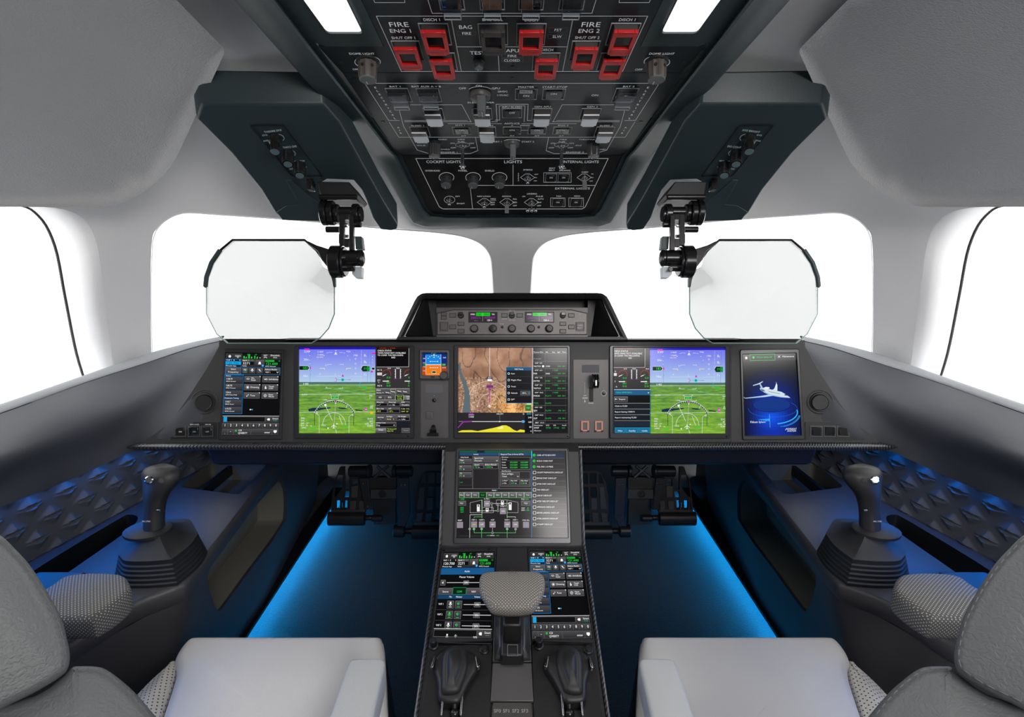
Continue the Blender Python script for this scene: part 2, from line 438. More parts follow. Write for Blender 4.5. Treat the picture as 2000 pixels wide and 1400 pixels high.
M_OVPLB = mat('lights plate', (.009,.009,.010), .42, bump=.04, bscale=2000)
M_DIAM = mat('quilt panel', (.085,.09,.10), .5)
M_CARBON = mat_carbon('carbon weave')
M_PRINT = mat_attr('print', rough=.6, strength=.42)   # legends are lit from behind
M_SCREEN = mat_attr('screen', True, rough=.14, spec=.22)
M_DOT = mat_dots('woven fabric', (.075,.074,.07), (.42,.41,.37), .0066, .15, rot=radians(8))
M_DOTL = mat_dots('woven fabric light', (.15,.14,.125), (.55,.52,.47), .0060, .15, rot=0)
M_PERF = mat_dots('perforated leather', (.55,.53,.50), (.03,.03,.03), .0105, .13, rot=radians(20))
M_PANE = mat_glass('window glass', (1,1,1), .01)
M_BLUE = mat('blue led', (0,0,0), .5, emis=(.0,.22,1.0), estr=38)
M_BLUEF = mat('blue floor led', (0,0,0), .5, emis=(.01,.40,1.0), estr=80)
M_DOME = mat('dome diffuser', (.9,.88,.88), .4, emis=(1,.97,.96), estr=2.2)

# ------------------------------------------------------------------ smooth depth fields (thin-plate on 1/depth)
def tps(ctrl):
    P = []
    for x, y, d in ctrl: P.append((x/1000, y/1000, 1/d))
    n = len(P)
    def U(r2): return 0 if r2 < 1e-12 else r2*math.log(r2)
    N = n+3; A = [[0.0]*(N+1) for _ in range(N)]
    for i in range(n):
        for j in range(n): A[i][j] = U((P[i][0]-P[j][0])**2+(P[i][1]-P[j][1])**2)
        A[i][i] += 2e-3
        A[i][n] = 1; A[i][n+1] = P[i][0]; A[i][n+2] = P[i][1]; A[i][N] = P[i][2]
        A[n][i] = 1; A[n+1][i] = P[i][0]; A[n+2][i] = P[i][1]
    for i in range(N):
        p = max(range(i, N), key=lambda r: abs(A[r][i])); A[i], A[p] = A[p], A[i]
        pv = A[i][i]
        for r in range(i+1, N):
            q = A[r][i]/pv
            if q: A[r] = [a-q*b for a, b in zip(A[r], A[i])]
    w = [0]*N
    for i in range(N-1, -1, -1): w[i] = (A[i][N]-sum(A[i][j]*w[j] for j in range(i+1, N)))/A[i][i]
    def f(x, y):
        x /= 1000; y /= 1000
        v = w[n]+w[n+1]*x+w[n+2]*y+sum(w[i]*U((P[i][0]-x)**2+(P[i][1]-y)**2) for i in range(n))
        return 1/max(v, .3)
    return f
half = [(1000,445,1.52),(1000,570,1.90),(1000,690,2.2),(800,440,1.54),(600,430,1.54),(330,425,1.40),(297,560,1.50),(297,700,1.67),
        (600,700,2.05),(800,700,2.15),(700,560,1.85),(450,560,1.66),(200,560,1.40),(215,480,1.33),(215,715,1.57),(110,480,1.25),(150,742,1.53),(0,405,1.10),(0,600,1.18),(0,800,1.24),
        (440,100,.90),(560,150,1.02),(440,0,.80),(0,0,.74),(0,200,.93),(350,350,1.30),(200,300,1.14),(560,330,1.40),(780,330,1.5),
        (1000,200,1.16),(1000,0,.86),(1000,350,1.47),(760,100,1.0),(-500,0,.56),(-500,400,.76),(-500,800,.90),(1000,-500,.50),(400,-500,.49),(0,-500,.46),(-500,-500,.42)]
ctrl = half+[(2000-x, y, d) for x, y, d in half if x != 1000]
SH = tps(ctrl)
def shell(px, py, k=0.0): return W(px, py, SH(px, py)+k)

# openings in pixels (left half)
WSH = [(297,470),(305,448),(322,430),(345,418),(372,414),(430,418),(520,424),(620,432),(720,442),(800,448),(850,452),(895,458),(928,468),(948,482),(960,505),(964,560),(968,620),(973,700),(860,706),(700,706),(520,706),(400,706),(297,712),(294,620),(294,540)]
SIDE = [(-420,404),(40,402),(120,408),(165,430),(190,480),(205,590),(226,752),(100,802),(0,838),(-200,908),(-420,985)]
def smsec(L, a, b):
    q = smooth_poly([Vector(p) for p in L[a:b]], 5, False); return L[:a]+[(p.x, p.y) for p in q]+L[b:]
SIDE = smsec(SIDE, 1, 7); WSH = smsec(WSH, 0, 18)
def smooth_cut(P, sharp): return P
def build_shell():
    step = 30
    def lift(o, holes, name, extra=None):
        V, T = tri_region(o, holes, step)
        mb = MB(); vv = [shell(v.x, v.y) for v in V]
        mb.add(vv, T); 
        for h in holes:
            lp = resample([Vector(p) for p in h], 14); c = Vector((sum(p[0] for p in h)/len(h), sum(p[1] for p in h)/len(h)))
            rings = []
            big = h is SIDE or h is SIDER
            for k, ins in ((0, 0), (.006, 1.5), (.02, 2.5), (.055, 3.0)) if not big else ((0, 0), (.012, 5), (.04, 14), (.10, 26)):
                r = []
                for i, p in enumerate(lp):
                    t = (lp[(i+1) % len(lp)]-lp[i-1]); nrm = Vector((-t.y, t.x)).normalized()
                    if (c-p).dot(nrm) < 0: nrm = -nrm
                    q = p+nrm*ins; pp = shell(p.x, p.y); dd = (pp-CAM).length
                    r.append(W(q.x, q.y, SH(p.x, p.y)+k))
                rings.append(r)
            if not big: mb.loft(rings)
        ob = mb.build(name, M_LINER, recalc=False, ang=60); struct(ob)
        md = ob.modifiers.new('w', 'WELD'); md.merge_threshold = .0004
        return ob
    global SIDER
    SIDER = [(2000-x, y) for x, y in SIDE]; WSHR = [(2000-x, y) for x, y in WSH]
    XS = 620
    leftP = [(-500,-500),(XS,-500),(XS,425)]
    # wall_left takes the region left of the windshield plus the roof down to the header; the front wall holds header centre and pillar
    # windshield openings are cut as notches through the seam, so split polygons explicitly
    outer_left = [(-500,-500),(XS,-500),(XS,432)]+[(p.x,p.y) for p in smooth_poly([Vector(q) for q in [(XS,432),(520,424),(430,418),(372,414),(345,418),(322,430),(305,448),(297,470),(294,540)]], 5, False)][1:]+[(294,541),(294,620),(297,725),(236,780),(100,834),(0,872),(-200,945),(-500,1055)]
    for s in (-1, 1):
        m = mirx(s); o = [(m(x), y) for x, y in outer_left]; hs = [SIDE] if s < 0 else [SIDER]
        lift(o, hs, 'wall_left' if s < 0 else 'wall_right')
    fr = [(620,432),(720,442),(800,448),(850,452),(895,458),(928,468),(948,482),(960,505),(964,560),(968,620),(973,712)]
    outer_front = [(620,-500),(1380,-500)] + [(2000-x, y) for x, y in fr] + fr[::-1]
    lift(outer_front, [], 'wall_front')
    # reveals round the windshield openings
    k = 0
    for s in (-1, 1):
        m = mirx(s); h = [(m(x), y) for x, y in WSH]
        lp = resample([Vector(p) for p in h], 14); c = Vector((m(640), 570)); rings = []
        for dk, ins in ((0, 0), (.006, 1.5), (.02, 2.5), (.06, 3.0)):
            r = []
            for i, p in enumerate(lp):
                t = lp[(i+1) % len(lp)]-lp[i-1]; nrm = Vector((-t.y, t.x)).normalized()
                if (c-p).dot(nrm) < 0: nrm = -nrm
                q = p+nrm*ins; r.append(W(q.x, q.y, SH(p.x, p.y)+dk))
            rings.append(r)
        mb = MB(); mb.loft(rings); struct(mb.build('trim_%d' % (1 if s < 0 else 2), M_LINER, recalc=False, ang=60))
        # windshield pane with its dark gasket
        V, T = tri_region([(p.x+0, p.y+0) for p in lp], [], 60); mb = MB(); mb.add([W(v.x, v.y, SH(v.x, v.y)+.062) for v in V], T)
        g = struct(mb.build('window_%d' % (1 if s < 0 else 2), M_PANE, recalc=False, ang=80))
        mb = MB(); mb.tube([W(m(958+(y-478)*.075)*1.0, y, SH(m(964), y)+.03) for y in range(478, 700, 20)], .0022); mb.build('seal', M_RUBBER, g)
        # side pane
        gl = smooth_poly([(m(x), y) for x, y in [(-400,380),(-150,384),(20,396),(75,420),(108,480),(128,580),(150,690),(174,765)]], 5, False)
        low = [(m(x), y) for x, y in [(60,820),(-100,880),(-400,990)]]
        full = [(p.x, p.y) for p in gl]+low
        V, T = tri_region(full, [], 60); mb = MB(); mb.add([W(v.x, v.y, SH(v.x, v.y)+.105) for v in V], T)
        g = struct(mb.build('window_%d' % (3 if s < 0 else 4), M_PANE, recalc=False, ang=80))
        mb = MB(); mb.tube([W(p.x, p.y, SH(p.x, p.y)+.10) for p in gl], .0045); mb.build('seal', M_RUBBER, g)
        # reveal skin that runs from the opening edge out to the gasket
        mb = MB(); A = smooth_poly([(m(x+3), y) for x, y in [(-400,404),(-150,404),(60,402),(150,418),(190,480),(201,560),(213,650),(230,780)]], 5, False)
        rr = []
        for t, kk in ((0, 0), (.25, .004), (.6, .03), (1.0, .10)):
            rr.append([W(a.x*(1-t)+b.x*t, a.y*(1-t)+b.y*t, (SH(a.x, a.y)*(1-t)+SH(b.x, b.y)*t)+kk*1.0) for a, b in zip(A, gl)])
        mb.loft(rr, False); struct(mb.build('trim_%d' % (3 if s < 0 else 4), M_LINER, recalc=False, ang=70))
build_shell()

# roof lining over the cabin behind the seats, floor and nose bulkhead
mb = MB()
mb.add([(-1.3,-1.6,1.95),(1.3,-1.6,1.95),(1.3,.35,1.80),(-1.3,.35,1.80)], [(0,1,2,3)]); 
struct(mb.build('ceiling', M_LINER, recalc=False))
mb = MB(); mb.add([(-1.3,-1.6,0),(1.3,-1.6,0),(1.3,-1.6,1.95),(-1.3,-1.6,1.95)], [(0,1,2,3)]); struct(mb.build('wall_back', mat('cabin wall', (.35,.34,.33), .7), recalc=False))
mb = MB(); mb.box((0,.9,-.02), RT, Vector((0,1,0)), Vector((0,0,1)), 3.2, 5.0, .02); struct(mb.build('floor', M_CARPET))
mb = MB()
mb.add([(-1.2,3.0,0),(1.2,3.0,0),(1.2,2.5,.66),(-1.2,2.5,.66)], [(0,1,2,3)])
mb.add([(-1.2,1.52,.70),(1.2,1.52,.70),(1.2,2.5,.66),(-1.2,2.5,.66)], [(0,1,2,3)]); struct(mb.build('wall_nose', M_BLACK, recalc=False))  # second sheet: unseen shelf added to keep daylight out of the foot wells

# ------------------------------------------------------------------ thick padded ceiling panels at each side
for s in (-1, 1):
    m = mirx(s)
    P2 = round_poly([(-420,-420),(20,-330),(441,98),(330,340),(238,404),(-420,404)], [10,10,10,90,70,10], 8)
    PADD = tps([(441,98,.86),(343,0,.74),(330,340,1.12),(240,404,1.14),(0,404,1.00),(0,330,.93),(240,320,1.06),(0,0,.60),(0,200,.78),(-420,404,.82),(-420,0,.5),(-420,-420,.4),(20,-330,.46)])
    out = resample(P2, 26)
    V, T = tri_region([(p.x, p.y) for p in out], [], 40); mb = MB()
    mb.add([W(m(v.x), v.y, PADD(v.x, v.y)) for v in V], T)
    rings = []
    for kk, ins in ((0,0),(.004,-1.5),(.012,-3),(.05,-3)):
        r = []
        for i, p in enumerate(out):
            t = out[(i+1) % len(out)]-out[i-1]; nrm = Vector((-t.y, t.x)).normalized(); c = Vector((100,100))
            if (c-p).dot(nrm) < 0: nrm = -nrm
            q = p+nrm*ins*0; r.append(W(m(q.x), q.y, PADD(p.x, p.y)+kk))
        rings.append(r)
    mb.loft(rings)
    o = mb.build('ceiling_pad', M_PAD, recalc=False, ang=60)
    md = o.modifiers.new('w', 'WELD'); md.merge_threshold = .0004
    tag(o, ('left' if s < 0 else 'right')+' grey grained leather padded ceiling panel above the '+('left' if s < 0 else 'right')+' side window', 'ceiling panel')

# ------------------------------------------------------------------ window sills and dark side wings
for s in (-1, 1):
    m = mirx(s)
    A = [(-500,985,.80),(-200,872,1.02),(0,806,1.218),(163,747,1.443),(286,707,1.545),(371,679,1.55),(432,664,1.45)]
    S = [(-500,960,.84),(-200,852,1.06),(0,789,1.26),(166,732,1.49),(286,691,1.60),(343,675,1.61),(400,663,1.56),(434,660,1.50)]
    def cv(C, k=0, dy=0): return [W(m(p.x), p.y+dy, p.z+k) for p in smooth_poly([Vector(c) for c in C], 8, False)]
    S2 = S[:5]+[(358,672,1.61),(438,657,1.50)]
    rows = [cv(A, 0, 1.0)]
    for t in (0, .15, .4, .7, 1.0):
        rows.append([a.lerp(b, t)+Vector((0,0,.006*sin(pi*t))) for a, b in zip(cv(A), cv(S2))])
    rows.append([p+Vector((0,.06,-.12)) + Vector((-.12 if s < 0 else .12,0,0)) for p in rows[-1]])
    mb = MB(); mb.loft(rows, False); struct(mb.build('trim_%d' % (5 if s < 0 else 6), M_SILL, recalc=False, ang=70))
    Am = [(x+1, y+2.0, d-.002) for x, y, d in A]
    B0 = [(-500,1040,.72),(-200,930,.93),(0,868,1.075),(143,806,1.28),(257,766,1.39),(343,728,1.43),(394,705,1.42),(434,676,1.42)]
    B = [(-500,1090,.70),(-200,975,.90),(0,905,1.035),(143,848,1.235),(257,800,1.35),(343,762,1.40),(394,735,1.39),(434,695,1.41)]
    C0 = [(-500,1180,.74),(-200,1070,.95),(0,950,1.08),(143,895,1.26),(246,858,1.36),(300,850,1.36),(345,830,1.36),(400,800,1.38)]
    C = [(-500,1200,.75),(-200,1068,.96),(0,991,1.09),(143,934,1.27),(246,887,1.365),(274,879,1.375),(330,876,1.375),(400,876,1.39)]
    rows = [[p.lerp(q, 1) for p, q in zip(cv(Am), cv(Am))]]
    def rs(C, n=48):
        P = [Vector(p) for p in C]; L = [0]
        for i in range(1, len(P)): L.append(L[-1]+(P[i]-P[i-1]).length)
        out = []
        for k in range(n+1):
            t = L[-1]*k/n; i = 1
            while i < len(P)-1 and L[i] < t: i += 1
            out.append(P[i-1].lerp(P[i], (t-L[i-1])/(L[i]-L[i-1]+1e-9)))
        return out
    rows = [rs(cv(c)) for c in (Am, B0, B, C0, C)]
    # smooth across
    dense = []
    n = len(rows[0]); cols = [smooth_poly([r[i] for r in rows], 6, False) for i in range(n)]
    for k in range(len(cols[0])): dense.append([cols[i][k] for i in range(n)])
    dense.append([Vector((p.x+(-.25 if s < 0 else .25), p.y, p.z+.07)) for p in dense[-1]])
    mb = MB(); mb.loft(dense, False)
    struct(mb.build('trim_%d' % (7 if s < 0 else 8), M_WING, recalc=False, ang=60))
# ------------------------------------------------------------------ instrument panel planes
DP = 1.42
PM = Plane(W(1000,700,DP), -FW)
PSD = {-1: plane3(W(572,680,DP), W(572,860,DP), W(290,860,1.355)), 1: plane3(W(1428,680,DP), W(1428,860,DP), W(1710,860,1.355))}
PLW = plane3(W(1000,880,1.342), W(1000,1050,1.284), W(1100,880,1.342))
PT = plane3(W(1000,1060,1.278), W(1000,1400,.954), W(1100,1060,1.278))

def bezel_unit(name, label, pl, outer, inner, group=None, h=.008, rec=.0015, mat_=None, cat='display'):
    t = thing(name, label, cat, pl.hit(sum(p[0] for p in outer)/4, max(p[1] for p in outer), 0), group)
    o = round_poly(outer, 3.0, 3)
    def ins(P, k):
        c = Vector((sum(p[0] for p in P)/4, sum(p[1] for p in P)/4)); return [Vector(p)+(Vector(p)-c).normalized()*k for p in P]
    i2 = round_poly(inner, 1.5, 3); i1 = round_poly(ins(inner, 1.6), 2, 3)
    mb = MB(); mb.loft([[pl.hit(p.x, p.y, z) for p in P] for P, z in ((o, -.012), (o, h*.75), (round_poly(ins(outer, -1.0), 3.0, 3), h), (i1, h), (i2, rec))], True, (True, False))
    mb.build('bezel', mat_ or M_BEZEL, t, ang=30)
    mb = MB(); g = round_poly(ins(outer, 2.0), 4, 3); mb.loft([[pl.hit(p.x, p.y, z) for p in P] for P, z in ((g, -.002), (g, .0012))], True, (True, True))
    mb.build('gap_line', M_RUBBER, t)  # black plate stands in for the dark gap around the bezel
    return t
def bg(D, pts, c='#050506'): D.poly(pts, c, 0)

# ------------------------------------------------------------------ screen pages
def fr(D, x0, y0, x1, y1, f='#3a383a', b='#8a8888', t=2.0, top='#5a585a'):
    D.vgrad(x0, y0, x1, y1, top, f, 1); D.box(x0, y0, x1, y1, b, t, 2)
def vhf_page(D, audio=False):
    wt = '#ffffff'; bl = '#1e7fc0'; gn = '#28d040'
    D.rect(0,0,640,935,'#040405',0)
    for x0, x1 in ((5,92),(95,188),(412,498),(502,632)): fr(D, x0, 6, x1, 66, '#2a2829', '#555', 1.5, '#3c3a3c')
    D.poly([(30,38),(48,22),(66,38),(60,38),(60,52),(36,52),(36,38)], wt, 3)
    for k in range(3): D.box(108+k*22,26,128+k*22,40,wt,2,3)
    D.box(130,42,150,54,wt,2,3)
    D.rect(190,6,410,66,'#0a150b',1); D.text(262,14,'VHF',13,gn,al='c'); D.text(345,14,'HF',13,gn,al='c')
    for x, h in ((202,30),(225,14),(255,48),(290,14),(325,34),(352,14)): D.rect(x,62-h,x+(24 if h > 40 else 16),62,'#1fb535',2)
    for x in (208,232,292,358): D.text(x,46,'1' if x < 260 else '2',14,wt)
    D.poly([(385,48),(402,48),(393,58)], wt, 3)
    D.text(455,22,'SAT',17,wt,al='c'); D.arc(455,56,18,20,160,wt,5,3,ry=14); D.text(566,20,'Datalink',17,wt,al='c',w=105); D.text(568,46,'KPHX',12,wt,al='c')
    D.box(2,70,182,246,bl,3,2) if not audio else None
    D.rect(5,72,180,156,'#0a2238' if not audio else '#1a191b',1); D.text(10,82,'VHF 1  8',14,wt,w=95); D.poly([(158,78),(170,78),(164,88)],wt,3)
    D.rect(6,96,176,134,'#18a8ea' if not audio else '#060606',2); D.text(12,116,'120.700',25,'#05303f' if not audio else wt,w=145); D.text(8,147,'Phoenix App',12,wt,w=118)
    fr(D,188,70,332,156,'#1c1b1d','#555',1.5); D.text(194,82,'Xpdr 1',14,wt,w=78); D.text(300,82,'o',12,gn); D.rect(192,96,326,134,'#060606',2); D.text(198,116,'3271',25,wt,w=88); D.text(194,147,'TA/RA',12,wt)
    fr(D,338,70,448,156,'#1c1b1d','#444',1.5); D.disc(392,108,13,wt,3); D.poly([(374,126),(410,126),(402,108),(382,108)],wt,3); D.disc(428,140,14,'#2090e0',3); D.text(424,140,'3',14,wt)
    D.rect(452,70,632,156,'#0b160c',1); D.rect(456,74,560,96,'#1fae35',2); D.text(462,85,'VHF 2',13,'#05250a'); D.text(604,84,'+0',14,gn)
    D.rect(456,98,620,134,'#04140a',2); D.text(460,117,'121.600',25,'#30e050',w=140); D.text(458,147,'KFFZ Ground',12,wt,w=120)
    if not audio:
        D.box(2,160,632,248,bl,3,2)
        fr(D,8,168,182,240); D.text(95,186,'Select',16,wt,al='c'); D.text(95,218,'Frequency',16,wt,al='c',w=120)
        for x0, tx in ((190,'SQ'),(272,'o'),(358,'x')):
            fr(D,x0,168,x0+76,240,'#262526','#444',1.5)
            if tx == 'SQ': D.text(x0+38,190,'SQ',18,wt,al='c'); D.rect(x0+18,216,x0+58,222,'#20b090',3)
            elif tx == 'o': D.poly([(x0+30,178),(x0+46,178),(x0+46,198),(x0+30,198)],wt,3); D.line([(x0+22,196),(x0+38,208),(x0+54,196)],wt,4,3); D.rect(x0+18,216,x0+58,219,'#888',3)
            else: D.line([(x0+24,180),(x0+54,208)],wt,4,3); D.poly([(x0+28,190),(x0+40,182),(x0+40,208)],wt,3); D.rect(x0+18,216,x0+58,219,'#888',3)
        fr(D,446,168,628,240,'#262526','#666',1.5); D.text(456,184,'Select Radio',16,wt,w=140); D.rect(452,200,620,232,'#060606',3); D.text(460,216,'VHF 1',16,wt,l=4); D.line([(592,210),(602,222),(612,210)],wt,4,4)
        D.rect(0,248,216,696,'#0c2a44',2); D.box(0,248,216,696,bl,4,3); D.rect(4,252,212,274,'#123e64',3); D.text(14,263,'History',13,wt,l=5)
        for y, a, b in ((276,'118.75','KPHX Ground'),(352,'128.75','KPRC Prescott'),(430,'124.6','KFFZ Falcon Field'),(536,'118.7','KPHX Tower'),(616,'119.75','KPHX Ground')):
            D.vgrad(10,y,206,y+70,'#4a484a','#2a292b',4); D.text(20,y+22,a,18,wt,l=5); D.text(20,y+50,b,12,wt,l=5)
        D.rect(4,504,212,530,'#123e64',3); D.text(10,517,'Predictive Tuning',13,wt,w=160,l=5)
        for r, (a, b, a2, b2) in enumerate((('Wx','Radar','Inhibits',''),('Dimming','','Touch','CCD'),('Tune','','Open','World'))):
            y = 262+r*94
            for x0, p, q in ((226,a,b),(430,a2,b2)):
                fr(D,x0,y,x0+182,y+70,'#3a383a','#77757a',2); D.poly([(x0+168,y),(x0+182,y),(x0+182,y+14)],wt,4)
                if q: D.text(x0+76,y+24,p,16,wt); D.text(x0+76,y+46,q,16,wt)
                else: D.text(x0+72,y+35,p,18,wt,w=14*len(p))
                cx, cy = x0+40, y+36
                k = r*2+(x0 > 300)
                if k == 0: D.arc(cx,cy+4,16,0,180,wt,3,4); D.poly([(cx-6,cy),(cx+6,cy),(cx,cy+12)],wt,4)
                elif k == 1: D.box(cx-18,cy-6,cx-6,cy+6,wt,3,4); D.line([(cx-6,cy),(cx+6,cy-10),(cx+6,cy+10),(cx-6,cy)],wt,3,4); D.line([(cx+12,cy-6),(cx+22,cy+6)],wt,3,4)
                elif k == 2:
                    D.disc(cx,cy,9,wt,4)
                    for a_ in range(8): D.line([(cx+12*cos(a_*pi/4),cy+12*sin(a_*pi/4)),(cx+19*cos(a_*pi/4),cy+19*sin(a_*pi/4))],wt,3,4)
                elif k == 3: D.poly([(cx-4,cy-16),(cx+4,cy-16),(cx+4,cy),(cx+14,cy+4),(cx+8,cy+16),(cx-8,cy+16)],wt,4)
                elif k == 4: D.box(cx-10,cy,cx,cy+14,wt,3,4); D.line([(cx+6,cy-12),(cx+14,cy-12),(cx+6,cy+4)],wt,3,4)
                else: D.arc(cx,cy,15,0,360,wt,3,4); D.line([(cx-15,cy),(cx+15,cy)],wt,2,4); D.line([(cx,cy-15),(cx,cy+15)],wt,2,4)
        D.rect(300,640,316,652,wt,2); D.rect(322,640,336,652,'#30a8f0',2)
    else:
        D.rect(0,162,640,228,'#15568c',1); D.text(320,196,'Audio',18,wt,al='c')
        D.text(320,252,'Master Volume',18,wt,al='c',w=180); fr(D,10,280,70,334); D.poly([(28,307),(44,294),(44,320)],wt,3)
        D.rect(85,304,640,309,'#dddddd',2); fr(D,285,288,350,326,'#111','#aaa',2); D.text(317,307,'50%',18,wt,al='c',l=5)
        for x0, x1, tx in ((0,165,'Source'),(330,500,'NAV')): fr(D,x0,358,x1,418); D.text((x0+x1)/2,392,tx,17,wt,al='c')
        D.rect(168,352,326,420,'#06200f',2); D.box(168,352,326,420,'#18a860',3,3); D.text(247,392,'COM',18,'#2ce070',al='c',l=5)
        D.rect(0,422,640,460,'#123e64',1)
        for x, tx in ((150,'Mic'),(250,'Monitor'),(460,'Volume')): D.text(x,440,tx,15,wt,al='c')
        for k, tx in enumerate(('VHF 1','VHF 2','VHF 3','HF 1')):
            y = 470+k*92; D.rect(0,y+86,640,y+89,'#444',1); D.text(18,y+36,tx,16,wt)
            fr(D,118,y+6,196,y+74,'#2c2b2c','#888',2,'#4a484a'); c = gn if k == 1 else wt; D.poly([(148,y+16),(166,y+16),(166,y+38),(148,y+38)],c,4); D.line([(140,y+36),(157,y+50),(174,y+36)],c,4,4); D.rect(140,y+60,174,y+64,c,4)
            fr(D,212,y+6,290,y+74,'#2c2b2c','#888',2,'#4a484a'); c = wt if k == 3 else '#20c070'; D.poly([(232,y+30),(252,y+18),(252,y+48)],c,4); D.text(256,y+32,'0',16,c,l=4); D.rect(234,y+60,270,y+64,c,4)
            D.rect(310,y+37,625,y+42,'#ddd',2); fr(D,430,y+20,500,y+62,'#111','#aaa',2); D.text(465,y+41,'50%',18,wt,al='c',l=5)
    D.rect(0,716,640,722,'#bbbbbb',5); D.rect(0,722,640,790,'#0a0a0a',4)
    if not audio: D.rect(12,730,50,784,'#18a0e0',6)
    D.box(5,728,480,786,'#888',2,5)
    fr2 = lambda x0,x1,y0,y1: (D.vgrad(x0,y0,x1,y1,'#4a484a','#262526',5), D.box(x0,y0,x1,y1,'#777',1.5,6))
    fr2(484,552,728,786); D.poly([(500,757),(512,745),(534,745),(534,769),(512,769)],wt,7); fr2(558,634,728,786); D.text(596,748,'Smart',17,wt,al='c',w=66,l=7); D.rect(572,768,620,773,'#20b090' if not audio else '#777',7)
    if not audio:
        for k in range(10): fr2(k*64+1,k*64+62,796,852); D.text(k*64+31,824,'1234567890'[k],26,wt,al='c',l=7)
        fr2(1,62,862,932); D.text(31,908,'.',26,wt,al='c',l=7); fr2(65,126,862,932); D.text(95,890,'-',26,wt,al='c',l=7)
        fr2(130,320,862,932); D.disc(155,885,12,'#28b040',7); D.text(180,882,'123',19,wt,l=7); D.text(180,912,'QWERTY',19,wt,w=105,l=7)
        fr2(324,560,862,932); D.text(510,904,'enter',20,wt,al='c',l=7); fr2(564,636,862,932); D.poly([(582,880),(618,880),(618,900),(600,914),(582,900)],wt,7)
    else:
        D.rect(0,790,640,935,'#1a191b',4) if False else None

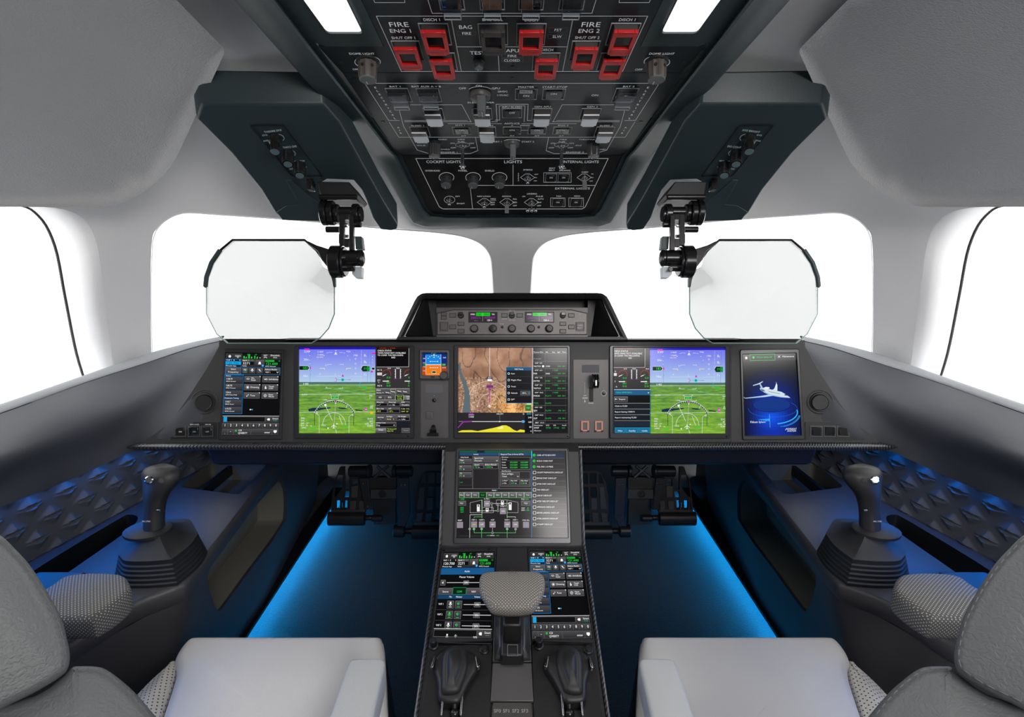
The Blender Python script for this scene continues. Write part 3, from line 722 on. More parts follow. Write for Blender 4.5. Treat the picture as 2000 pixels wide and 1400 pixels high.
def terrain_col(x, y, seed):
    n = noise.noise(Vector((x*.006, y*.05, seed)))*.6+noise.noise(Vector((x*.02, y*.12, seed+5)))*.4
    if y < 140: return s2l((.12,.09,.66))
    if y < 536:
        t = (y-140)/396; return s2l((.46+.24*t+.02*n, .48+.33*t, .93-.01*t))
    if y < 560: return s2l((.32,.45,.42))
    t = (y-560)/600; b = max(0, min(1, .5+n*1.1))
    return s2l((.28+.22*b+.10*t, .48+.20*b+.10*t, .22+.06*b*(1-t)))
def pfd(D, xl, xr, dy, cut_l=False):
    st = 9.0; nx = int((xr-xl)/st); ny = int((1160-112)/st); vs = []; fs = []; cs = []
    for j in range(ny+1):
        for i in range(nx+1): vs.append(D._p(xl+(xr-xl)*i/nx, 112+(1160-112)*j/ny, 0))
    for j in range(ny):
        for i in range(nx):
            a = j*(nx+1)+i; fs.append((a, a+1, a+nx+2, a+nx+1)); cs.append(terrain_col(xl+(xr-xl)*(i+.5)/nx, 112+(1160-112)*(j+.5)/ny, 3.0))
    b = len(D.mb.v); D.mb.v += vs; D.mb.f += [tuple(q+b for q in f) for f in fs]; D.mb.m += [0]*len(fs); D.mb.smooth += [False]*len(fs); D.mb.c += cs
    wt = '#f4f8ff'; g = '#20e040'; mg = '#d030c0'; cy = '#30c8c0'; dk = '#5a5ab0'
    inx = lambda x: xl < x < xr
    def T(x, y, t, h, c=wt, **k):
        if xl-5 < x < xr-10: D.text(x, y, t, h, c, **k)
    def Lr(pts, c=wt, t=3, l=2): D.line([(min(max(x, xl), xr), y) for x, y in pts], c, t, l)
    # speed tape
    D.line([(225,150),(222,545)], dk, 2, 1) if inx(225) else None
    D.rect(max(xl,150),128,215,148,mg,2); T(148,163,'220',24,w=70); T(145,262,'20o',24,w=60); T(132,462,'16o',24,w=66); T(132,560,'140',24,w=72)
    if xl < 120: D.poly([(max(xl,92),340),(195,340),(215,365),(195,392),(max(xl,92),392)],'#062010',2); D.line([(max(xl,92),340),(195,340),(215,365),(195,392),(max(xl,92),392)],'#dfe',3,3); T(130,366,'183',32,g,w=64,l=4)
    D.poly([(214,365),(234,342),(234,388)],mg,3); D.disc(228,448,7,cy,3)
    for y in (162,216,272,312): D.disc(221,y,4,wt,2)
    # flight mode text
    T(310,168,'114AP',17,w=75); T(310,205,'114AP',17,w=75); T(302,234,'NO EVS',17,'#ffe0b0',w=80); T(665,165,'TCRA',17,w=52); D.disc(680,218,4,wt); D.disc(708,265,4,wt); D.disc(392,215,5,wt)
    T(748,212,'1700',19,w=56)
    D.poly([(536,168),(550,192),(522,192)],wt,3); D.rect(518,196,554,202,wt,3); D.line([(528,148),(538,160),(546,148)],wt,3,3)
    for a, b in ((432,182),(456,176),(482,178),(590,178),(612,178),(640,184)): Lr([(a-10,b),(a+10,b-3)],wt,3)
    for y in (254,312,370,434): D.arc(778,y,8,0,360,wt,2.5,3,n=8)
    # aircraft symbol and pitch marks
    for a in ([(340,372),(398,372),(398,388)],[(724,372),(666,372),(666,388)]): D.line([(x,y-2) for x,y in a],'#f4e49a',6,3)
    D.line([(432,334),(432,324),(488,322)],wt,3,3); D.line([(580,322),(630,322),(630,330)],wt,3,3); T(408,332,'5',19); T(404,606,'-5',19,w=24); D.line([(430,602),(430,614),(482,614)],wt,3,3); D.line([(576,614),(622,614),(622,600)],wt,3,3)
    Lr([(300,468),(640,466)],'#e6eefc',2.5); Lr([(710,468),(840,468)],'#e6eefc',2); T(332,438,'15',15); D.line([(530,430),(530,462)],wt,2,3); D.poly([(606,472),(638,472),(622,440)],mg,3)
    D.line([(555,510),(690,510)],cy,6,3); D.disc(620,510,20,cy,3); D.disc(620,510,10,'#3a7070',4); D.line([(690,510),(716,510)],mg,6,3); D.arc(525,510,22,-80,80,mg,6,3)
    # altitude tape
    D.line([(850,145),(838,545)],'#c8d0f4',2,2) if xr > 860 else None; D.line([(930,160),(920,560)],dk,2,2) if xr > 930 else None
    for y in (165,205,250,295,430,470,510): D.disc(848,y,3,wt,2)
    T(880,212,'8',28,w=20); T(902,220,'2',16); T(880,290,'8',28,w=20); T(902,298,'0',16); T(876,446,'7',24); T(900,452,'8',15)
    D.poly([(845,372),(864,340),(950,340),(950,408),(864,408)],'#0a2a18',2); D.line([(845,372),(864,338),(950,338)],wt,4,3); T(876,376,'77',26,g,w=38,l=4); D.rect(918,346,948,404,'#18a838',3); T(922,362,'80',16,'#0a3010',l=5); T(922,388,'60',16,'#0a3010',l=5)
    if xr > 1000:
        D.rect(978,178,1020,196,mg,2); D.rect(976,360,1012,388,'#0a1a10',3); D.box(974,358,1014,390,wt,3,4); D.rect(962,400,990,420,mg,3)
        for y, q in ((226,'4'),(262,'2'),(300,'1')): T(976,y,q,16)
        D.line([(966,150),(962,545)],dk,2,2)
    D.disc(828,574,11,cy,3); D.line([(832,545),(832,600)],cy,3,3); D.rect(860,594,908,616,'#20c038',3)
    # ground lines
    for y in (572,684,904): Lr([(xl,y+4),(xr,y-2)],wt,3)
    T(118 if not cut_l else 118,690,'CLOSW',17,w=72); D.line([(520,612),(740,664)],cy,3,3); D.line([(740,664),(900,690)],'#80e0a0',3,2)
    D.rect(484,706,566,742,'#28a030',3); D.box(482,704,568,744,wt,3,4); T(498,724,'241',20,'#60ff60',w=52,l=5); T(940,704,'TERR',14,w=44); T(946,732,'0°',14)
    for x in (470,575): D.arc(x,692,8,0,360,wt,2.5,3,n=8)
    T(376,754,'-10',19,w=44); D.line([(425,746),(425,762),(495,762)],wt,3,3); D.line([(560,762),(625,762),(625,746)],wt,3,3)
    # compass arc
    D.arc(520,1010,262,26,154,'#0c1a10',12,3,ry=240,n=30); D.arc(520,1010,268,22,158,wt,4,5,ry=248,n=30)
    for a in range(30,155,6): D.line([(520+252*cos(radians(a)),1010-233*sin(radians(a))),(520+266*cos(radians(a)),1010-246*sin(radians(a)))],wt,3,6)
    D.poly([(200,868),(262,852),(380,850),(470,846),(480,858),(360,876),(290,892),(205,895)],'#1c2c48',2); D.poly([(560,846),(640,852),(690,866),(620,868),(575,858)],'#1c2c48',2); D.poly([(770,868),(860,880),(870,892),(780,888)],'#24402c',2)
    D.line([(275,905),(278,1060)],'#10301a',6,3); D.line([(757,905),(754,1060)],'#10301a',6,3)
    D.line([(280,905),(334,950),(334,1160)],wt,3,5); D.line([(752,925),(698,958),(696,1160)],wt,3,5)
    D.arc(516,1060,140,0,180,wt,3.5,5,ry=148); D.line([(405,812),(494,1006)],wt,4,6); D.line([(575,950),(618,1060)],wt,4,6); D.disc(410,818,14,wt,6); D.line([(533,760),(530,850),(516,1060)],'#e8c0e0',3,5); D.disc(534,796,7,wt,6); D.line([(660,850),(680,818)],wt,4,6)
    D.line([(512,1050),(512,1100)],wt,8,6); D.line([(482,1082),(512,1066),(542,1082)],wt,6,6); D.line([(498,1100),(526,1100)],wt,5,6); D.line([(535,1115),(545,1160)],wt,4,6)
    D.poly([(516,760),(550,760),(533,780)],mg,6)
    T(290,912,'33',20,l=7); T(728,942,'03',18,l=7); T(228,1072,'6.',18); T(360,1066,'12.5',18,w=52); D.rect(226,1096,294,1110,'#28d030',3); D.rect(612,1082,680,1094,'#28d030',3); D.disc(442,1100,9,wt,3); D.disc(550,1046,8,wt,3)
    D.rect(888,850,916,892,mg,3); D.text(892,871,'58',16,'#f8d0f0',l=5) if xr > 920 else None
    T(955,832,'AP',17,w=40); T(952,854,'P/R',15,w=40); D.rect(958,896,992,926,'#e8c020',3) if xr > 995 else None; T(924,986,'D/CI',20,w=64); T(948,1016,'RST',18,w=44); T(890,1046,'CRL 30',18,w=100); T(920,1074,'9.9M',18,w=68)
    for y, q in ((980,'FMS1'),(1010,'DTS'),(1040,'6NM'),(1068,'0.1'),(1096,'14942')): T(112,y,q,18,w=13*len(q))
    T(165,1040,'-10°',16,w=44); T(172,1066,'30',16)
def eicas(D, x0, y0, full=True, xr=1440):
    """x0 = offset of the left gauge centre"""
    wt = '#ffffff'; g = '#20d838'
    D.rect(x0-122 if full else 555,112,xr,1160,'#343133',0)
    xl = x0-122 if full else 555
    D.rect(xl,112,x0+270,350,'#060404',1); D.rect(xl,112,x0+270,134,'#200a04',2); D.text(xl+30,124,'UND | TER',11,'#c04a1a',w=200)
    D.line([(x0+272,128),(x0+270,352),(xl,354)],'#d0d0d0',4,3)
    for k, (tx, wd) in enumerate((('CHECK STATUS',172),('TAWS: RAAS NOT AVAILABLE',345),('TO CONF: THS MISCONFIG',315),('END',48))):
        if not full: tx = tx[1:] if k < 3 else tx
        D.text(xl+10+(0 if k < 3 else 170), 154+k*28, tx, 19, wt, w=wd-(8 if not full else 0))
    for gx in (x0, x0+268):
        if gx < xr+20:
            n = 22; pts = [(gx+52*cos(radians(a)), 440-52*sin(radians(a))) for a in range(-20,190,10)]; pts = [p for p in pts if p[0] < xr]
            D.line(pts,'#b82a20',6,3)
            D.line([(gx-48,462),(min(gx-12,xr),446)],wt,7,4); D.line([(gx-12,446),(min(gx+4,xr),438)],g,5,4)
            if gx+20 < xr-20:
                D.text(gx+48,482,'0.0',22,g,al='r',w=48); D.text(gx+48,548,'841',22,g,al='r',w=50); D.text(gx+48,582,'0.0',22,g,al='r',w=50); D.text(gx+50,370,'0.0',15,wt,al='r',w=38); D.rect(gx-48,522,gx+28,531,wt,3); D.rect(gx+28,522,gx+52,531,'#a02818',3); D.poly([(gx+8,514),(gx+20,514),(gx+14,524)],g,4)
            else: D.rect(gx-48,522,xr,531,wt,3); D.text(xr-18,482,'0',22,g); D.text(xr-20,548,'8',22,g); D.text(xr-20,582,'0',22,g)
    for gx in (x0+108, x0+168):
        D.rect(gx-3,380,gx+4,496,wt,3)
        for y in (382,404,440,470): D.rect(gx-10 if gx < x0+120 else gx,y,gx if gx < x0+120 else gx+10,y+4,wt,3)
        D.rect(gx-16,492,gx+18,498,'#a02ca8',4)
    D.text(x0+137,370,'TRIM',15,wt,al='c',w=46)
    D.text(xl+6 if full else 566,390 if full else 402,'N1 %' if full else '%',18,wt); D.rect(xl+8 if full else 556,422,xl+64 if full else 592,455,'#e8e0e4',3)
    if full: D.text(xl+14,438,'TRS',16,'#404040',w=40,l=5); D.text(xl+8,518,'ITT',18,wt); D.text(xl+12,542,'°C',14,wt); D.text(xl+8,582,'N2 %',18,wt)
    else: D.text(562,526,'T',18,wt); D.text(566,588,': %',18,wt)
def eicas_left(D):
    wt = '#ffffff'; g = '#c8f060'; X = 1438
    D.rect(1022,618,X,X,'#19191b',0) if False else D.rect(1022,616,X,1160,'#1c1b1e',1)
    D.rect(1022,616,X,620,'#c8c8c8',3)
    def b(x0,y0,x1,y1,f='#343234',o='#8c8a8c',top='#585658'): D.vgrad(x0,y0,min(x1,X),y1,top,f,2); D.box(x0,y0,min(x1,X),y1,o,2.2,3)
    b(1024,624,1132,684); D.text(1032,638,'FPLN',16,wt,w=52,l=5); D.text(1032,667,'Active',17,wt,w=62,l=5); D.line([(1104,662),(1112,672),(1120,662)],wt,3,5)
    for k, x in enumerate((1138,1206,1282,1352)):
        b(x,624,x+66,684,o='#e0e0c8' if k == 1 else '#777'); yy = 668-(k%2)*10-(16 if k == 2 else 0); D.line([(x+6,yy-8),(x+14,yy),(x+34,yy),(x+56,yy+6)],wt,3.5,5); D.line([(x+8,yy-10),(x+30,yy-4),(x+52,yy-4)],wt,2.5,5)
    b(1424,624,1500,684); b(1024,696,1134,754); D.text(1078,724,'GND',16,wt,al='c',w=38,l=5); b(1138,696,1258,754); D.text(1196,724,'ECL',18,wt,al='c',w=46,l=5)
    D.rect(1262,696,1364,760,'#0a2606',4); D.box(1262,696,1364,762,'#e0f0c0',3,5); D.text(1313,716,'Takeoff',15,g,al='c',w=62,l=6); D.text(1313,740,'Config',15,g,al='c',w=58,l=6); b(1368,700,1500,754,top='#8a888a',f='#5a585a'); D.text(1400,716,'TO',15,wt,w=36,l=5); D.text(1404,740,'De',15,wt,w=30,l=5)
    D.rect(1022,756,1262,760,'#d8d8c0',5)
    for x0,y0,x1,y1,t,v,vc in ((1026,770,1168,832,'Wind Dir','---°',wt),(1174,770,1320,832,'Wind Spd','--- kt',wt),(1326,770,1500,832,'ATMS','Disabled',wt),(1026,848,1168,914,'Baro Set','1013','#f0f040'),(1174,848,1320,914,'OAT','+0°c','#f0f040')):
        b(x0,y0,x1,y1); D.text(x0+8,y0+14,t,15,wt,w=min(len(t)*11,X-x0-14),l=5); D.rect(x0+6,y0+28,min(x1-8,X-4),y1-6,'#0a0a0a',4); D.text(x0+12,y0+45,v if x0 < 1320 else 'Disable',17,vc,w=min(len(v)*12,X-x0-18),l=5)
    D.rect(1326,848,X,914,'#101012',3); D.text(1336,864,'P.Alt  0 ft',15,'#e0f0a0',w=96,l=5); D.text(1336,896,'OAT  22°',15,'#f0f040',w=92,l=5)
    D.rect(1022,932,X,936,'#aaaaaa',4)
    b(1026,944,1140,1008); D.text(1083,968,'Anti-Ice',16,wt,al='c',w=76,l=5); D.text(1083,992,'----',10,wt,al='c',l=5); b(1148,944,1276,1008); D.text(1156,958,'N-Flaps',15,wt,w=72,l=5); D.text(1160,990,'Auto   2',16,'#f0f090',w=88,l=5); b(1284,944,1500,1008); D.text(1294,958,'TO Weight',15,wt,w=100,l=5); D.rect(1288,972,X-4,1002,'#0a0a0a',4); D.text(1298,990,'--- Lbs',16,wt,w=88,l=5)
    b(1026,1024,1274,1086); D.text(1032,1034,'Surface Cond',14,wt,w=110,l=5); D.rect(1032,1048,1268,1080,'#0a0a0a',4); D.text(1032,1064,'Dry',19,wt,l=5); D.line([(1240,1070),(1250,1058),(1260,1070)],wt,3,5)
    D.rect(1280,1012,X,1092,'#161a22',3); b(1022,1098,1152,1156,top='#8a888a'); D.text(1084,1120,'Thrust',18,wt,al='c',w=60,l=5); D.text(1162,1110,'TO Arms A/T',16,g,w=116,l=5); D.text(1162,1136,'MAX TO',16,g,w=78,l=5); b(1340,1100,1500,1156); D.text(1362,1130,'Comm',15,'#aaaaaa',w=60,l=5)
def dialog_right(D):
    wt = '#ffffff'
    D.rect(558,620,1006,1160,'#141a22',1); D.rect(558,620,1006,626,'#d0d8e0',3); D.rect(560,628,1004,690,'#1d5a86',2); D.text(582,658,'Uplink: KPHX 0331z',17,'#30e0b0',w=195,l=5); D.text(968,658,'x',22,wt,w=20,l=5)
    D.rect(558,692,1000,790,'#07080a',3); D.vgrad(560,708,724,772,'#5a585a','#2c2a2c',4); D.box(560,708,724,772,'#999',2.5,5); D.line([(572,740),(596,740)],wt,4,6); D.poly([(568,740),(580,730),(580,750)],wt,6); D.text(618,740,'Request',17,wt,w=78,l=6)
    for y, t, wd in ((824,'Climb to FL350',152),(894,'Report leaving 15000 Ft',244),(964,'Report maintaining FL350',264)):
        D.rect(560,y-36,998,y-32,'#b0b0b0',4); D.text(568,y,t,17,wt,w=wd,l=5)
    D.rect(560,1000,998,1003,'#b0b0b0',4); D.rect(560,1004,998,1074,'#1c2632',3); D.rect(558,1076,1000,1160,'#0e1c28',3)
    for x0, x1, t in ((568,696,'Wilco'),(702,856,'Standby'),(862,1002,'Unable')): D.rect(x0,1090,x1,1146,'#17709c',4); D.box(x0,1086,x1,1150,'#30b0d8',3,5); D.text((x0+x1)/2,1126,t,16,wt,al='c',w=len(t)*11.5,l=6)
    D.line([(1000,628),(1000,1160)],'#209090',5,5)

# ------------------------------------------------------------------ build the panel body
pt_ = thing('instrument_panel', 'wide charcoal instrument panel that carries the row of displays', 'instrument panel', W(1000,870,DP))
mb = MB(); mb.prism([PM.hit(x, y) for x, y in ((572,662),(1428,662),(1428,868),(572,868))], FW*.10)
for s in (-1, 1):
    m = mirx(s); pl = PSD[s]
    sh = [(573,662),(436,662),(427,668),(427,676),(402,720),(370,770),(334,822),(277,866),(277,868),(573,868)]
    mb.prism([pl.hit(m(x), y) for x, y in sh], FW*.10)
mb.build('panel_body', M_PANEL, pt_, bev=.002)
def plate(pl, pts, name, m, parent, h=.002, rad=2, bev=.0006, draw=None):
    mb = MB(); P = round_poly(pts, rad, 3); mb.prism([pl.hit(p.x, p.y, h) for p in P], -pl.n*(h+.004))
    if draw: draw.into(mb); return mb.build(name, [m, M_PRINT], parent, recalc=False)
    return mb.build(name, m, parent, bev=bev)
D = Draw(crop(PM,570,660,6.25), base=.0022)
D.rect(1636,575,1838,662,'#4a4a4c',1); D.box(1634,573,1840,664,'#5c5b5b',2,2)
D.box(1632,898,1724,992,'#28282a',3,2); D.rect(1644,908,1714,982,'#5e5a5a',1)
D.text(1738,706,'LT',9,'#c0c0c0',al='c')
D2 = Draw(crop(PM,880,660,6.25), base=.0022)
D2.rect(1608,330,1812,420,'#454447',1); D2.box(1606,328,1814,422,'#333335',2,2)
D2.line([(1640,540),(1640,680)],'#b8b8b8',2,2); D2.text(1640,702,'LDG',13,'#c8c8c8',al='c'); D2.text(1640,732,'GEAR',15,'#d8d8d8',al='c',w=66); D2.line([(1640,750),(1640,780)],'#dddddd',3,2); D2.poly([(1630,772),(1650,772),(1640,786)],'#dddddd',3); D2.text(1714,796,'DOWN',14,'#d8d8d8',al='c',w=64); D2.text(1870,622,'15',9,'#c0c0c0',al='c')
D2.poly([(1690,600),(1742,600),(1742,770),(1736,778),(1700,778),(1690,768)],'#101012',1); D2.arc(1870,675,31,0,360,'#b0b0b0',4,2)
plate(PM, [(821.7,744),(875.6,744),(875.6,855),(821.7,855)], 'switch_plate', M_PLATE, pt_, draw=D)
plate(PM, [(1120,702.4),(1188,702.4),(1188,856),(1120,856)], 'gear_plate', M_PLATE, pt_, draw=D2)
for cx, cy, ob in ((1738/6.25+570, 760/6.25+660, 0), (1870/6.25+880, 675/6.25+660, 0)):
    mb = MB(); mb.lathe(PM.hit(cx,cy,.002), PM.n, [(.0052,0),(.0052,.002),(.0036,.002),(.0034,.006),(.001,.0065)], 16); mb.build('push_button', M_KNOBB, pt_)
mb = MB(); mb.box(PM.hit(1678/6.25+570, 945/6.25+660,.002), PM.u, PM.v, PM.n, .014,.014,.004); mb.build('push_button', M_PLATE, pt_, bev=.001)
# small air outlet cage near the foot of the left plate
cx, cy = 1728/6.25+570, 1150/6.25+660
mb = MB(); mb.box(PM.hit(cx, 1172/6.25+660, .002), PM.u, PM.v, PM.n, .030, .008, .012); mb.box(PM.hit(cx, 1140/6.25+660, .002), PM.u, PM.v, PM.n, .018, .012, .008)
for k in (-2,-1,0,1,2):
    mb.tube([PM.hit(cx+k*2.3, 1168/6.25+660, .010), PM.hit(cx+k*2.4, 1120/6.25+660, .018-abs(k)*.001), PM.hit(cx+k*1.5, 1072/6.25+660, .010), PM.hit(cx+k*.4, 1060/6.25+660, .004)], .0011, 6)
mb.build('vent_cage', M_GLOSSB, pt_, bev=.0006)
# gear lever
gl_ = thing('landing_gear_lever', 'black wheel shaped landing gear lever in its slot on the grey centre panel', 'lever', W(1158,745,DP-.03))
gp = PM.hit(1741/6.25+880, 520/6.25+660, 0)
mb = MB(); mb.tube([gp+PM.n*.0, gp+PM.n*.03], .004, 10); mb.build('stem', M_CHROME, gl_)
mb = MB()
for dx in (-.0062, 0, .0062): mb.lathe(gp+PM.n*.032+PM.u*(dx-.0028), PM.u, [(.013,0),(.0178,.001),(.0188,.003),(.0178,.005),(.013,.0056)], 28)
mb.build('wheel_knob', M_KNOBB, gl_, bev=.0005)
mb = MB(); mb.box(gp+PM.n*.049-PM.v*.004, PM.u, PM.v, PM.n, .004, .014, .0015); mb.build('marker', M_CHROME, gl_)
# salmon guards
for cx in (1638, 1808):
    g0 = PM.hit(cx/6.25+880, 1072/6.25+660, .002)
    mb = MB(); mb.frame_box(g0, PM.u, PM.v, PM.n, .0205, .0270, .0042, .006); gg = mb.build('switch_guard', M_PINK, pt_, bev=.0006, label='salmon red guard frame')
    mb = MB(); mb.box(g0, PM.u, PM.v, PM.n, .0118, .0175, .002); mb.build('push_button', M_PLATE, gg)
    for k in (-1, 1):
        mb = MB(); mb.box(g0-PM.v*.0132+PM.u*(.0088*k), PM.u, PM.v, PM.n, .0045, .0045, .007); mb.build('hinge', M_RUBBER, gg)

# side speakers/vents and small switch boxes
for s in (-1, 1):
    m = mirx(s); pl = PSD[s]; c = pl.hit(m(399), 785)
    mb = MB(); mb.lathe(c, pl.n, [(.0315,-.002),(.0315,.001),(.0300,.0015),(.0285,-.0005),(.0255,-.0005),(.0245,.002),(.0235,.004),(.0205,.004)], 40); v = mb.build('vent_ring', M_PANEL, pt_, ang=25)
    mb = MB(); mb.lathe(c+pl.n*.002+pl.u*(-.002*s), pl.n, [(.0205,0),(.0205,.009),(.0195,.0105),(.0182,.0095),(.001,.0095)], 40); mb.build('knob', M_BLACK, v, ang=25)
    P = [(333,824),(427,824),(426,859),(332,860)]
    bx = plate(pl, [(m(x), y) for x, y in P], 'switch_box', M_BLACK, pt_, h=.003)
    D = Draw(lambda x, y, off, pl=pl: pl.hit(260+x/5.833 if True else 0, 660+y/5.833, off), base=.0032)
    if s < 0:
        D.box(424,955,968,1160,'#3c3c3e',2.5,1)
        for x, t in ((548,'RCVY'),(700,'EDM OVRD'),(852,'ASCAS')): D.text(x,985,t,12,'#c8c8c8',al='c',w=len(t)*13)
    else:
        D = Draw(lambda x, y, off, pl=pl: pl.hit(1400+x/5.833, 660+y/5.833, off), base=.0032); D.box(1012,955,1556,1162,'#3c3c3e',2.5,1)
    D.build('legend', M_PRINT, pt_)
    if s < 0: items = [(352,842,'ON',0),(379.5,842,'ON',1),(405,842,'OFF',2)]
    else: items = [(1594,842,'',2),(1620,842,'',1),(1646,842,'',0)]
    for x, y, t, k in items:
        c = pl.hit(x, y, .003)
        mb = MB(); mb.frame_box(c, pl.u, pl.v, pl.n, .0285, .0275, .0016, .0025); sw = mb.build('switch_frame', M_PLATE, pt_)
        mb = MB(); mb.box(c, pl.u, pl.v, pl.n, .019, .019, .004); mb.build('push_button', M_KNOBB, sw, bev=.0008)
        D = Draw(lambda x, y, off, pl=pl: pl.hit(x, y, off), base=.0072)
        if t: D.text(x, y+1, t, 2.6, '#c0c4c8', al='c'); D.build('legend', M_PRINT, sw)
        if k: mb = MB(); mb.box(c+pl.v*.001+pl.n*.004, pl.u, pl.v, pl.n, .0225, .022, .004); mb.build('cover', mat_glass('clear cover', (.75,.8,.86), .08), sw, bev=.0008)

# carbon rail under the panel
mb = MB(); rr = []
path = [(250,873,1.345),(277,872,1.345),(420,871,1.378),(575,871,1.405),(800,872,1.405),(1000,872,1.405),(1200,872,1.405),(1425,871,1.405),(1580,871,1.378),(1723,872,1.345),(1750,873,1.345)]
for i, (x, y, d) in enumerate(path):
    c = W(x, y, d); q = .25 if i in (0, len(path)-1) else 1
    rr.append([c+UP*(sin(2*pi*k/14)*.0105*q)+FW*(-cos(2*pi*k/14)*.016*q) for k in range(14)])
mb.loft(rr, True, (True, True)); tag(mb.build('carbon_rail', M_CARBON, ang=50), 'long woven carbon hand rail running under the instrument panel', 'rail')
# under-dash cover
mb = MB()
prof = [W(1000,876,1.44), W(1000,905,1.47), W(1000,907,1.49)]
base = [prof[0], prof[1], prof[2], prof[2]+Vector((0,.75,-.02)), prof[0]+Vector((0,.75,0))]
for x0, x1 in ((-.82,-.17),(.17,.82)): mb.prism([Vector((x0,p.y,p.z)) for p in base], Vector((x1-x0,0,0)))
mb.build('knee_panel', mat('knee panel', (.012,.013,.02), .45), pt_, bev=.006)

# ------------------------------------------------------------------ glareshield top and centre hood
gs = thing('glareshield', 'black glareshield with raised trapezoid hood above the centre panel', 'glareshield', W(1000,660,DP))
mb = MB(); rows = []
xs = [-760,-600,-575,-400,-232,-200,0,200,232,400,575,600,760]
for t, (py, d) in enumerate(((668,1.420),(663,1.413),(660.5,1.425),(660,1.45),(663,1.60),(676,1.85),(700,2.2),(724,2.5))):
    rows.append([W(1000+x*(1.0 if t < 4 else (1.42/d)**.25)*(.757 if abs(x) > 0 and t < 99 else 1)*1.0 if False else 1000+(x*.752), py+(1.5 if abs(x) > 590 else 0), d) for x in xs])
mb.loft(rows, False)
mb.build('top_cover', M_BLACK, gs, recalc=False, ang=70)
HO = [(774,662),(810,587),(815,579),(823,573.5),(832,572),(1168,572),(1177,573.5),(1185,579),(1190,587),(1226,662)]
HI = [(789,657),(823,588),(825,585),(828,584),(833,583.5),(1167,583.5),(1172,584),(1175,585),(1177,588),(1211,657)]
def ring(P, d, dz=0, sc=1): return [W(1000+(x-1000)*sc, y, d)+Vector((0,0,dz)) for x, y in P]
mb = MB()
mb.loft([[W(x,y,1.80)+Vector((0,0,-.075)) for x, y in HO], ring(HO,1.375,-.001), ring(HO,1.362), ring([(a[0]*.5+b[0]*.5, a[1]*.5+b[1]*.5) for a, b in zip(HO,HI)],1.355), ring(HI,1.362), ring(HI,1.375), ring([(1000+(x-1000)*1.01, y) for x, y in HI],1.50)], False)
mb.add(ring([(x, 666 if y == 657 else y) for x, y in HI],1.49), [tuple(range(len(HI)))])
mb.prism([W(774,663,1.357),W(1226,663,1.357),W(1222,657.5,1.357),W(778,657.5,1.357)], FW*.16)
mb.build('hood', M_BLACK, gs, recalc=False, ang=40)
for s in (-1, 1):
    m = mirx(s)
    mb = MB(); mb.add([W(m(791),656,1.366),W(m(827),586,1.366),W(m(836),586,1.44),W(m(846),656,1.44),W(m(852),586,1.44),W(m(852),656,1.44)], [(0,1,2,3),(3,2,4,5)])
    mb.build('side_cheek', M_BLACK, gs, recalc=False)
# guidance panel
PG = Plane(W(1000,630,1.432), -FW)
gp_ = thing('flight_guidance_panel', 'grey flight guidance panel with two small readouts under the glareshield hood', 'control panel', W(1000,657,1.43))
c6 = crop(PG,760,560,4.1667)
def c6p(x, y): return (760+x/4.1667, 560+y/4.1667)
mb = MB(); mb.prism([PG.hit(*c6p(x, y), 0) for x, y in ((385,170),(1616,170),(1616,408),(385,408))], FW*.03); mb.build('back_plate', M_PLATE, gp_)
mb = MB(); mb.prism([PG.hit(*c6p(x, y), .004) for x, y in ((392,216),(520,188),(1480,188),(1610,216),(1610,388),(392,388))], FW*.004); mb.build('face_plate', mat('guidance plate', (.15,.14,.138), .42, metal=.3, bump=.05, bscale=1500), gp_, bev=.001)
D = Draw(c6, base=.0042)
D.line([(390,214),(520,186),(1480,186),(1612,214),(1612,390),(390,390)],'#0a0a0a',3,1,closed=True)
for x0,y0,x1,y1 in ((424,212,466,234),(424,242,466,264),(492,218,542,248),(492,312,542,342),(560,288,610,314),(560,346,610,376),(916,218,962,248),(1040,218,1086,248),(1460,218,1506,248),(1460,312,1506,342),(1390,288,1438,314),(1390,348,1438,376)):
    D.box(x0-3,y0-3,x1+3,y1+3,'#141414',3,1)
for x, y, t, wd in ((938,262,'HDG SEL',40),(985,197,'LVL',18),(1000,268,'HI  LO',38),(1414,268,'DN',14),(918,302,'SYNC',34),(1218,304,'SYNC',34),(900,308,'VNAV',0),(1135,308,'VS',0),(1070,358,'VS PATH',44),(1160,312,'VNAV',30),(1552,280,'MASTER WARN',95),(1550,224,'ABC',28),(1550,254,'BTC',28),(444,224,'ABC',24)):
    if wd: D.text(x,y,t,8,'#a8a4a2',al='c',w=wd)
D.box(976,190,1022,276,'#a09c9a',1.5,2); D.box(1390,190,1438,276,'#a09c9a',1.5,2)
D.build('legend', M_PRINT, gp_)
for x0,y0,x1,y1 in ((492,218,542,248),(492,312,542,342),(560,288,610,314),(560,346,610,376),(916,218,962,248),(1040,218,1086,248),(1460,218,1506,248),(1460,312,1506,342),(1390,288,1438,314),(1390,348,1438,376),(424,212,466,234),(424,242,466,264)):
    k = DP/F/4.1667; c = PG.hit(*c6p((x0+x1)/2,(y0+y1)/2), .004); mb = MB(); mb.box(c, PG.u, PG.v, PG.n, (x1-x0)*k, (y1-y0)*k, .0025); mb.build('push_button', M_PLATE, gp_, bev=.0006)
for x in (446, 1552):
    k = DP/F/4.1667; c = PG.hit(*c6p(x,324), .004); mb = MB(); mb.frame_box(c, PG.u, PG.v, PG.n, 70*k, 74*k, 3*k, .002); mb.build('button_frame', M_RUBBER, gp_); mb = MB(); mb.box(c, PG.u, PG.v, PG.n, 54*k, 56*k, .004); mb.build('push_button', M_PLATE, gp_, bev=.0008)
D = Draw(c6, base=.0084); D.text(1552,314,'WARN',10,'#b8b4b2',al='c'); D.text(1552,334,'FAULT',10,'#b8b4b2',al='c'); D.build('legend', M_PRINT, gp_)
